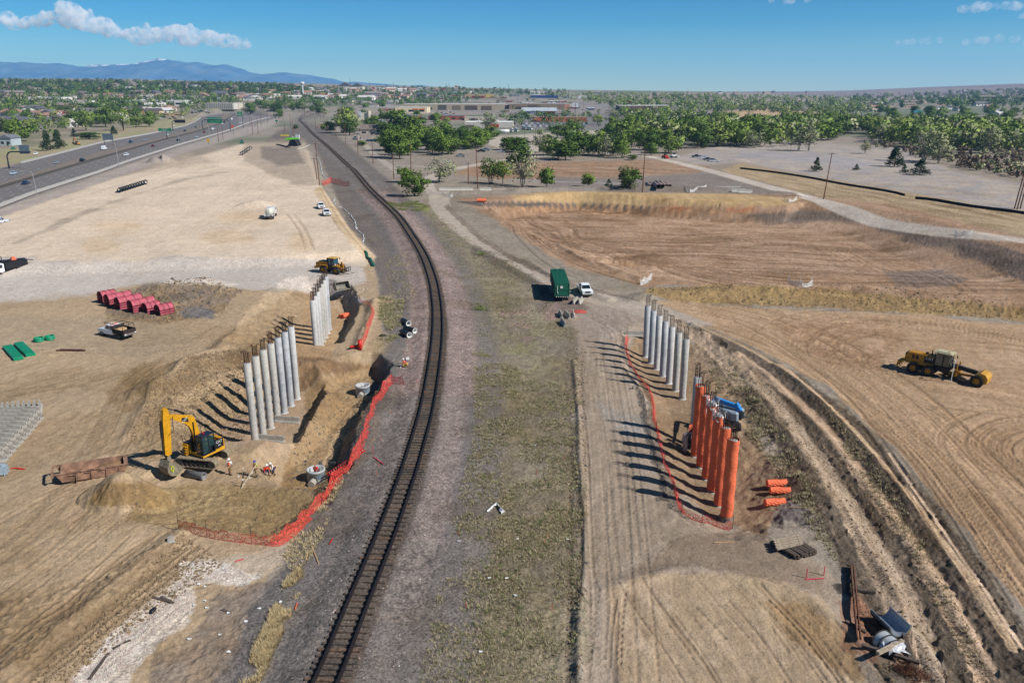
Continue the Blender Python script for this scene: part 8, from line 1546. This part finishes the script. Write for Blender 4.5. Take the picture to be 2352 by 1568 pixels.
# far woodland as one mass per area
def wood(name, label, zones, mts, seed, q4=56):
    q = random.Random(seed); V, Fc, Mi = [], [], []
    for pts, n, hh, mi in zones:
        c = 0; u0, u1, v0, v1 = min(p[0] for p in pts), max(p[0] for p in pts), min(p[1] for p in pts), max(p[1] for p in pts)
        while c < n:
            u, v = q.uniform(u0, u1), q.uniform(v0, v1)
            if not inpoly(u, v, pts): continue
            c += 1; g = G(u, v)
            if g.y > 8500: continue
            h = q.uniform(*hh); w = h * q.uniform(.35, .6); k = q.choice(mi)
            for _ in range(q4):
                d = Vector((q.gauss(0, 1), q.gauss(0, 1), q.gauss(0, 1))).normalized() * q.uniform(.55, 1); leafquad(V, Fc, Vector((g.x + d.x * w, g.y + d.y * w, g.z + h * .55 + d.z * h * .45)), max(.7, h * .115), q, d.normalized()); Mi.append(k)
    me = bpy.data.meshes.new(name); me.from_pydata([tuple(v) for v in V], [], Fc); [me.materials.append(LF[k]) for k in mts]; me.polygons.foreach_set('material_index', Mi); lnorm(me); o = bpy.data.objects.new(name, me); COL.objects.link(o); o['kind'] = 'stuff'; o['label'] = label
MT = ['dark', 'mid', 'light', 'grey', 'brush', 'conifer', 'far']; LF['far'] = leafmat('leaf_far', (52, 74, 40), (88, 106, 56))
wood('suburban_woodland', 'leafy suburb tree cover fading towards the mountains', [([(-200, 218), (-200, 262), (300, 256), (540, 246), (560, 238), (480, 216), (0, 214)], 1000, (8, 15), [0, 6, 6, 1, 3, 2]), ([(-200, 188), (-200, 218), (640, 222), (720, 212), (640, 198), (300, 190)], 1600, (10, 16), [0, 6, 6, 5, 1]), ([(0, 250), (300, 250), (330, 280), (120, 300), (0, 305)], 130, (8, 13), [0, 1, 2, 6]), ([(-300, 262), (0, 262), (0, 330), (-300, 380)], 60, (9, 14), [0, 1]), ([(0, 282), (160, 285), (180, 300), (60, 330), (0, 330)], 12, (6, 9), [1, 0]), ([(330, 255), (470, 252), (440, 270), (350, 275)], 22, (6, 10), [1, 0, 2])], MT, 41)
wood('town_tree_cover', 'scattered trees between the shops of the distant town', [([(560, 222), (1000, 215), (1180, 225), (1000, 242), (600, 246)], 520, (6, 11), [0, 1, 0, 2]), ([(640, 200), (900, 203), (1300, 210), (1300, 220), (640, 222)], 420, (7, 12), [0, 1, 0]), ([(1020, 226), (1420, 232), (1460, 290), (1330, 300), (1100, 262)], 70, (5, 9), [1, 2, 0]), ([(1120, 262), (1360, 270), (1380, 300), (1160, 290)], 40, (7, 11), [1, 0, 2])], MT, 42)
wood('riverside_woodland', 'distant riverside woods stretching to the right hand horizon', [([(1400, 300), (1990, 300), (1860, 338), (1560, 338)], 120, (11, 16), [1, 0, 2, 3]), ([(1990, 296), (2352, 296), (2600, 340), (2352, 352), (2080, 340), (2000, 322)], 260, (10, 15), [2, 1, 2, 3]), ([(1240, 220), (1480, 218), (1990, 226), (2000, 262), (1830, 262), (1640, 256), (1450, 252)], 1200, (8, 13), [2, 1, 6, 3]), ([(1400, 258), (1640, 262), (1700, 282), (1980, 280), (2352, 290), (2352, 310), (1990, 305), (1560, 318)], 560, (9, 13), [2, 1, 3, 1, 0, 6]), ([(1950, 222), (2352, 206), (2700, 200), (2700, 250), (1980, 245)], 1100, (8, 14), [0, 6, 6, 5, 1]), ([(2352, 245), (2700, 245), (2700, 340), (2352, 330)], 160, (9, 14), [1, 2, 0])], MT, 43)
wood('river_thicket', 'brown leafless thicket along the far side of the grey field', [([(1990, 340), (2050, 352), (2150, 372), (2230, 392), (2352, 412), (2700, 470), (2700, 360), (2352, 335), (2100, 325)], 620, (2.5, 4.5), [4, 4, 4, 3]), ([(2000, 330), (2352, 335), (2700, 350), (2700, 320), (2000, 315)], 110, (6, 9), [2, 3, 2])], MT, 44, 46)
# houses
hw = [(206, 190, 168), (226, 220, 210), (170, 150, 130), (190, 178, 172), (150, 134, 124), (210, 204, 196)]; hr = [(150, 116, 104), (110, 104, 102), (132, 120, 112), (160, 122, 104), (96, 96, 104), (200, 196, 190)]
hp_ = []
for i in range(10):
    t = thing('house', None, 'house'); t['kind'] = 'thing'; w, d, h = 14 + i % 3 * 3, 9 + i % 2 * 2, 3.2 + (i % 4 == 0) * 2; MB().box(0, 0, h / 2 - .5, w, d, h + 1).build('wall', mat(f'hw{i%6}', tuple(lin(hw[i % 6]) * 1.0), rough=.9), t)
    m = MB(); m.prism([(-d / 2 - .6, h), (d / 2 + .6, h), (0, h + 2.4)], -w / 2 - .5, w / 2 + .5, 'x'); m.build('roof', mat(f'hr{i%6}', tuple(lin(hr[i % 6]) * .9), rough=.9), t)
    for x in (-w * .3, w * .25): MB().box(x, -d / 2 - .03, 1.5, 1.6, .1, 1.2).build('window', GLS, t)
    MB().box(0, -d / 2 - .03, 1.0, 1.1, .1, 2.1).build('door', DST, t); hp_.append(t)
hu = {}
for pts, n, l, gname in [([(0, 240), (330, 238), (420, 255), (300, 285), (60, 300), (0, 300)], 44, 'low suburban house half hidden by trees left of the highway', 'suburb houses left of the highway'), ([(0, 196), (500, 198), (1000, 207), (1100, 216), (900, 230), (640, 232), (300, 232), (0, 225)], 210, 'small distant house in the town below the mountains', 'distant town houses'), ([(1900, 238), (2352, 226), (2352, 268), (2000, 262)], 26, 'low house among the trees at the far right', 'houses at the far right'), ([(1600, 215), (2300, 208), (2300, 214), (1700, 220)], 14, 'isolated ranch house on the far right plain', 'ranch houses on the plain')]:
    for c, (u, v) in enumerate(sorted(scat(pts, n, q))):
        i = q.randrange(10); o = hp_[i] if i not in hu else copy_tree(hp_[i]); hu[i] = 1; o.location = G(u, v); o.rotation_euler[2] = q.choice([0, .3, -.3, 1.57]); s = q.uniform(1.0, 1.8); o.scale = (s, s, s); tag(o, f'{ordn(c)} from the left, {l}' if n < 60 else l, 'house', gname)
# shop blocks filling the town
for i, (u, v) in enumerate(sorted((q.uniform(640, 1420), q.uniform(214, 258)) for _ in range(90))):
    if 930 < u < 1150 and 236 < v: continue
    if v > 240 and u < 820: continue
    c_ = q.choice([(206, 192, 168), (226, 222, 214), (160, 140, 122), (150, 96, 80), (126, 130, 140), (190, 182, 170)]); r_ = q.choice([(226, 224, 220), (170, 164, 156), (140, 134, 130), (236, 234, 230), (200, 190, 176)]); w = q.uniform(10, 30)
    bld('shop_building', f'{ordn(i)} from the left, flat roofed shop in the distant commercial strip', 'shop', u - w / 2, u + w / 2, v, v - q.uniform(3, 5), 25, c_, r_, 0, False, [(.2, .8, .1, .6, q.choice([(60, 66, 74), (150, 40, 44), (70, 90, 130)]))] if i % 2 else None, 0, None, 'distant shops')
# parked cars in the town
_cz = []
for i in range(90):
    z_ = q.choice([(1000, 1130, 256, 264), (1150, 1290, 253, 258), (1080, 1160, 264, 270), (1290, 1400, 250, 262), (340, 420, 268, 274), (440, 480, 255, 262), (1180, 1300, 226, 236), (700, 1000, 226, 240), (1195, 1240, 266, 276)])
    _cz.append((q.uniform(z_[0], z_[1]), q.uniform(z_[2], z_[3])))
for i, (u, v) in enumerate(sorted(_cz)): carat(q.choice(['sedan', 'suv', 'pickup']), q.choice([W1, SIL, DBL, BKC, MAR]), u, v, q.choice([0, 1.57, 1.4]), f'{ordn(i)} from the left, tiny parked car in the distant town', True, None, None, 'cars parked in the distant town')
# ---------------- grass, weeds, stones ----------------
def tufts(name, label, zones, n_blade, mts, seed):
    q = random.Random(seed); V, Fc, Mi = [], [], []
    for pts, n, hh, mi in zones:
        c = 0; pw = W(pts); x0, x1, y0, y1 = min(p[0] for p in pw), max(p[0] for p in pw), min(p[1] for p in pw), max(p[1] for p in pw)
        pn = np.array([[q.uniform(x0, x1), q.uniform(y0, y1)] for _ in range(n * 4)]); d, _ = polydist(pn[:, 0], pn[:, 1], pw); pn = pn[d < 0]; dens = fbm(pn[:, 0], pn[:, 1], 2.2, 3, seed); pn = pn[dens > .36 + .2 * np.array([q.random() for _ in range(len(dens))])][:n]
        for x, y in pn:
            z = hz(x, y); h = q.uniform(*hh); k = q.choice(mi)
            for _ in range(n_blade):
                a = q.uniform(0, 6.28); l = h * q.uniform(.6, 1.2); r = q.uniform(.02, .16); bx_, by_ = x + r * math.cos(a), y + r * math.sin(a); lean = q.uniform(.3, 1.0) * l; w = .022; o = len(V)
                V += [(bx_ - w * math.sin(a), by_ + w * math.cos(a), z - .02), (bx_ + w * math.sin(a), by_ - w * math.cos(a), z - .02), (bx_ + lean * math.cos(a), by_ + lean * math.sin(a), z + l)]; Fc.append((o, o + 1, o + 2)); Mi.append(k)
    me = bpy.data.meshes.new(name); me.from_pydata(V, [], Fc); [me.materials.append(m_) for m_ in mts]; me.polygons.foreach_set('material_index', Mi); o = bpy.data.objects.new(name, me); COL.objects.link(o); o['kind'] = 'stuff'; o['label'] = label
GM = [leafmat('straw', (168, 154, 120), (192, 178, 142)), leafmat('olive', (132, 124, 94), (156, 146, 112)), leafmat('fresh', (102, 114, 62), (126, 138, 76)), leafmat('golden', (186, 158, 112), (206, 182, 136))]
STR = [(965, 480), (1010, 560), (1060, 660), (1085, 800), (1090, 1000), (1045, 1180), (1020, 1300), (990, 1450), (950, 1640), (1320, 1640), (1335, 1360), (1340, 1200), (1325, 1040), (1318, 900), (1320, 780), (1270, 690), (1180, 600), (1100, 565), (1020, 500)]
tufts('dry_grass', 'dry bunch grass covering the strip between railway and dirt road', [([p for p in STR if p[1] > 780] , 14000, (.07, .24), [0, 0, 0, 1, 1, 2]), ([(1080, 780), (1320, 780), (1270, 690), (1180, 600), (1100, 565), (1020, 500), (965, 480), (1010, 560), (1060, 660)], 7000, (.10, .28), [0, 0, 1, 2])], 7, GM, 51)
tufts('verge_grass', 'straw coloured grass clumps along the ballast and pits', [([(700, 1180), (760, 1100), (800, 1080), (740, 1240), (690, 1330), (640, 1300)], 600, (.12, .3), [0, 3, 0]), ([(655, 1340), (690, 1310), (700, 1350), (670, 1420), (630, 1500), (590, 1600), (520, 1640), (560, 1540), (610, 1450)], 2600, (.12, .34), [3, 3, 0]), ([(870, 680), (930, 690), (915, 780), (870, 800)], 1300, (.2, .5), [0, 0, 1, 2]), ([(880, 600), (940, 580), (960, 700), (900, 690)], 600, (.15, .4), [0, 1]), ([(1620, 800), (1700, 860), (1800, 1000), (1880, 1180), (1930, 1300), (1860, 1220), (1760, 1040), (1650, 900)], 2000, (.12, .35), [1, 1, 0]), ([(1880, 920), (2000, 1050), (2100, 1200), (2200, 1400), (2280, 1560), (2210, 1500), (2080, 1250), (1960, 1080)], 1500, (.1, .3), [1, 0, 1])], 7, GM, 52)
tufts('green_patch', 'short green grass patch beside the round dark tree', [([(885, 468), (960, 462), (985, 475), (960, 486), (900, 486)], 2600, (.2, .45), [2, 1, 2])], 7, GM, 53)
for i, (u, v, s, l) in enumerate([(1103, 712, 1.2, 'single small green shrub on the dirt right of the railway'), (1105, 585, 1.0, 'low green weed heap by the road edge')]):
    q2 = random.Random(i); V, Fc = [], []
    for _ in range(260): leafquad(V, Fc, Vector((q2.gauss(0, .5), q2.gauss(0, .4), abs(q2.gauss(.3, .25)))) * s, .1, q2)
    me = bpy.data.meshes.new('green_shrub'); me.from_pydata([tuple(a) for a in V], [], Fc); me.materials.append(LF['mid']); o = bpy.data.objects.new('green_shrub', me); COL.objects.link(o); o.location = G(u, v); tag(o, l, 'shrub')
def stones(name, label, zones, seed, mts):
    q = random.Random(seed); m = MB()
    for pts, n, rr_, mi in zones:
        pw = W(pts); x0, x1, y0, y1 = min(p[0] for p in pw), max(p[0] for p in pw), min(p[1] for p in pw), max(p[1] for p in pw)
        pn = np.array([[q.uniform(x0, x1), q.uniform(y0, y1)] for _ in range(n * 4)]); d, _ = polydist(pn[:, 0], pn[:, 1], pw); pn = pn[d < 0][:n]
        for x, y in pn:
            z = hz(x, y); r = q.uniform(*rr_) * (1 if q.random() < .9 else 1.8); m.cur = q.choice(mi); pts_ = [(x + r * q.uniform(.7, 1.2) * math.cos(a), y + r * q.uniform(.7, 1.2) * math.sin(a), z - .03) for a in (0, 1.3, 2.5, 3.8, 5.1)]; tp = (x + q.uniform(-.3, .3) * r, y + q.uniform(-.3, .3) * r, z + r * q.uniform(.5, 1))
            m.add(pts_ + [tp], [(k, (k + 1) % 5, 5) for k in range(5)])
    o = m.build(name, mts); o['kind'] = 'stuff'; o['label'] = label
GS = [cm('st_white', (206, 198, 184), rough=.9), cm('st_dark', (104, 98, 94), rough=.9), cm('st_pink', (186, 160, 154), rough=.9), cm('clod', (150, 128, 98), rough=.95), cm('clod2', (124, 104, 80), rough=.95)]
stones('ballast_stones', 'loose grey and pink ballast stones beside the rails', [([(640, 1620), (800, 1240), (880, 1000), (900, 800), (885, 640), (1030, 640), (1085, 800), (1060, 1050), (980, 1300), (900, 1620)], 12000, (.03, .065), [1, 1, 2, 1, 2, 0])], 61, GS)
stones('white_gravel', 'spilled white gravel on the dirt at lower left', [([(150, 1568), (250, 1480), (330, 1400), (420, 1330), (420, 1290), (540, 1320), (440, 1345), (440, 1400), (320, 1470), (280, 1530), (180, 1600)], 5000, (.03, .07), [0, 0, 2]), ([(740, 640), (840, 620), (850, 660), (800, 690), (740, 670)], 900, (.06, .15), [0, 2])], 62, GS)
stones('earth_clods', 'clods of earth scattered over the spoil and slopes', [([(300, 1010), (350, 905), (450, 818), (560, 800), (640, 905), (560, 940), (520, 1015)], 6000, (.05, .18), [3, 4]), ([(270, 1200), (330, 1100), (640, 1100), (740, 1140), (640, 1240), (420, 1212)], 1200, (.04, .12), [3, 4]), ([(700, 880), (860, 850), (870, 1000), (780, 1130), (650, 1100)], 1500, (.05, .15), [3, 4, 1]), ([(60, 1568), (260, 1380), (420, 1230), (520, 1290), (300, 1450), (160, 1568)], 1800, (.05, .14), [3, 4]), ([(1590, 770), (1760, 870), (2000, 1100), (2230, 1440), (2300, 1640), (2060, 1640), (1900, 1250), (1700, 950)], 4500, (.04, .11), [3, 4]), ([(1480, 660), (1900, 660), (2352, 700), (2352, 735), (1900, 705), (1560, 690)], 1500, (.08, .2), [3, 4]), ([(1300, 800), (1345, 800), (1350, 1300), (1340, 1568), (1300, 1568)], 1400, (.04, .14), [4, 1]), ([(240, 700), (480, 650), (560, 670), (380, 740)], 1200, (.08, .25), [3, 4, 1])], 63, GS)
# scattered litter
for i, (u, v) in enumerate([(465, 1382), (467, 1350), (452, 1345), (470, 1398), (443, 1392), (500, 1460), (520, 1410), (430, 1470), (560, 1430), (590, 1400), (520, 1500), (640, 1385), (1185, 1240), (1300, 1240), (1180, 1370), (1120, 1330), (1050, 1245), (1226, 1025), (1160, 1330), (1100, 1500)]):
    q2 = random.Random(i + 90); m = MB(); m.sheet([[(x * .13 + q2.uniform(-.04, .04), y * .09, .05 + q2.uniform(0, .08)) for y in range(3)] for x in range(3)], False); tag(m.build('litter_scrap', [HATW, CLEARP, BLUEP][0 if i % 7 else 1], None, G(u, v)), f'{ordn(i)} small pale scrap of litter lying on the ground', 'litter', 'litter scraps'); 
for i, (u0, v0, u1, v1) in enumerate([(352, 1372, 400, 1385), (370, 1370, 392, 1382), (260, 1350 / 1350 * 1490, 300, 1470), (215, 1545, 250, 1500), (205, 1560, 235, 1520), (510, 1225 / 1225 * 1400, 530, 1408)]):
    plank((u0, v0), (u1, v1), .2, .06, f'{ORD[i]} splintered brown board on the gravel at the lower left', WOODD, 'scrap_board', .05)
# ---------------- mountains ----------------
def ridge(name, prof, Y, depth, mts, snow=None, seed=1, jag=60):
    m = MB(); rows = []; us_ = np.linspace(prof[0][0], prof[-1][0], 260); N = 26
    vv = np.interp(us_, [a for a, b in prof], [b for a, b in prof])
    X = (us_ - 1176) / F * Y * 1.05; top = np.array([zat(Y, v) for v in vv]); top = top + np.minimum(1, top / 200) * (jag * .7 * (fbm(X, X * 0, 700, 5, seed + 3, .6) - .5)) ; base = 0
    for j in range(N + 1):
        f = j / N; y = Y - depth * (1 - f); sc_ = y / Y
        hgt = top * (f ** 1.15); nz = fbm(X, np.full_like(X, y * 1.0), 900, 5, seed); rg = np.abs(fbm(X + y * .15, np.full_like(X, y * .3), 420, 4, seed + 9) - .5)
        z = hgt * (1 - .34 * (1 - f) * rg * 4) + (nz - .5) * jag * (1 - f ** 4) * f
        rows.append([(float(a), float(y), float(max(b, -5))) for a, b in zip(X, z)])
    m.sheet(rows, False); o = m.build(name, mts); o['kind'] = 'structure'; return o
MTM = mat('mountain_hazed_forest', tuple(lin((62, 104, 142)) * .8), rough=1, var=.3, scale=.003, spec=0, c2=tuple(lin((104, 128, 150)) * .8)); SNW = mat('mountain_snow', (.85, .87, .9), rough=.8, var=.1, scale=.01, c2=tuple(lin((110, 120, 134)) * .8))  # blue of the distant haze is painted into the forest base colour
MP = [(-700, 162), (-300, 152), (0, 146), (40, 148), (90, 145), (150, 149), (230, 150), (300, 153), (360, 151), (410, 150), (445, 148), (480, 146), (505, 150), (525, 145), (560, 152), (600, 156), (630, 163), (660, 164), (700, 168), (760, 172), (790, 181), (815, 189), (870, 192), (930, 196), (1000, 200), (1050, 212)]
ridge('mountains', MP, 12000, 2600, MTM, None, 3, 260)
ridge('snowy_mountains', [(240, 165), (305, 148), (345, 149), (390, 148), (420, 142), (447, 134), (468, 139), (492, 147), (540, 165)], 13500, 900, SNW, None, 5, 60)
# ---------------- clouds ----------------
def cloud(label, parts, Y, seed, flat=1.0, cm_=None):
    q = random.Random(seed); mb = bpy.data.metaballs.new('cloud'); mb.resolution = 34; mb.render_resolution = 34; mb.threshold = .3; o = bpy.data.objects.new('cloud', mb); COL.objects.link(o); k = Y / F * 1.04
    cx, cv = parts[0][0], parts[0][1]; x0 = (cx - 1176) * k; z0 = zat(Y, cv)
    for u, v, r in parts:
        for j in range(9 if r > 8 else 3):
            e = mb.elements.new(); rr_ = r * (q.uniform(.5, .9) if j < 4 else q.uniform(.22, .4)); e.radius = rr_ * k * 1.5; e.co = ((u - cx + q.uniform(-.95, .95) * r) * k, q.uniform(-.6, .6) * r * k, (cv - v + (q.uniform(-.2, .2) if j < 4 else q.uniform(-.35, .85)) * r * flat) * k)
    bpy.context.view_layer.update(); me = bpy.data.meshes.new_from_object(o.evaluated_get(bpy.context.evaluated_depsgraph_get())); bpy.data.objects.remove(o)
    c = bpy.data.objects.new('cloud', me); COL.objects.link(c); c.location = (x0, Y, z0); c['kind'] = 'structure'; c['label'] = label
    me.materials.clear(); me.materials.append(cm_ or CLM); return c
CLM = bpy.data.materials.new('cloud_vapour'); CLM.use_nodes = True; nt = CLM.node_tree; nt.nodes.remove(nt.nodes['Principled BSDF']); out = nt.nodes['Material Output']
pv = nt.nodes.new('ShaderNodeVolumePrincipled'); pv.inputs['Color'].default_value = (1, 1, 1, 1); pv.inputs['Anisotropy'].default_value = .0
ge = nt.nodes.new('ShaderNodeNewGeometry'); tcn = nt.nodes.new('ShaderNodeTexCoord'); n = nt.nodes.new('ShaderNodeTexNoise'); n.inputs['Scale'].default_value = .009; n.inputs['Detail'].default_value = 6; n.inputs['Roughness'].default_value = .62; nt.links.new(tcn.outputs['Object'], n.inputs['Vector'])
mr = nt.nodes.new('ShaderNodeMapRange'); mr.inputs['From Min'].default_value = .45; mr.inputs['From Max'].default_value = .58; mr.inputs['To Min'].default_value = 0; mr.inputs['To Max'].default_value = .013; nt.links.new(n.outputs['Fac'], mr.inputs['Value']); nt.links.new(mr.outputs[0], pv.inputs['Density']); nt.links.new(pv.outputs[0], out.inputs['Volume'])
pv.inputs['Emission Strength'].default_value = 0.0
C1 = [(60, 40, 16), (90, 44, 18), (120, 38, 18), (140, 50, 16), (160, 55, 14), (180, 50, 12), (200, 52, 12), (215, 45, 18), (240, 40, 24), (262, 32, 24), (285, 44, 24), (310, 52, 24), (330, 56, 20), (350, 66, 16), (375, 72, 12), (395, 78, 14), (415, 76, 20), (445, 72, 22), (475, 74, 22), (505, 74, 22), (535, 78, 20), (560, 84, 18), (590, 86, 16), (615, 90, 14), (630, 92, 9)]
cloud('long white cumulus cloud bank at the upper left', C1, 15000, 7)
CLW = CLM.copy(); _m = [x for x in CLW.node_tree.nodes if x.type == 'MAP_RANGE'][0]; _m.inputs['From Min'].default_value = .36; _m.inputs['From Max'].default_value = .6; _m.inputs['To Max'].default_value = .004
for i, (pts, l) in enumerate([([(2100, 22, 5), (2130, 18, 7), (2160, 16, 8), (2190, 14, 7), (2215, 16, 5), (2240, 10, 5), (2270, 8, 5)], 'thin wispy cloud at the top right corner'), ([(1975, 98, 3), (2000, 97, 4), (2030, 95, 4), (2060, 94, 3)], 'thin cloud streak right of centre'), ([(2120, 98, 3), (2150, 94, 5), (2185, 90, 5), (2215, 92, 4), (2240, 100, 3)], 'small wispy cloud above the right horizon'), ([(2300, 16, 5), (2340, 10, 6), (2380, 8, 6)], 'wispy cloud touching the right edge'), ([(1700, 2, 3), (1740, 3, 4), (1775, 1, 3)], 'faint cloud at the top centre right'), ([(2220, 38, 3), (2250, 37, 4), (2280, 39, 3)], 'small thin cloud under the top right one')]): cloud(l, [(a, b, c * 1.3 + 4) for a, b, c in pts], 15500, 20 + i, .4, CLW)
# ---------------- haze ----------------
m = MB(); m.box(0, 7000, 262, 16000, 14400, 584); hzm = bpy.data.materials.new('haze'); hzm.use_nodes = True; nt = hzm.node_tree; nt.nodes.remove(nt.nodes['Principled BSDF']); pv = nt.nodes.new('ShaderNodeVolumePrincipled'); pv.inputs['Color'].default_value = (.28, .60, 1.0, 1); pv.inputs['Density'].default_value = 0.00006; pv.inputs['Anisotropy'].default_value = 0.1; nt.links.new(pv.outputs[0], nt.nodes['Material Output'].inputs['Volume'])
hb = m.build('haze', hzm); hb['kind'] = 'stuff'
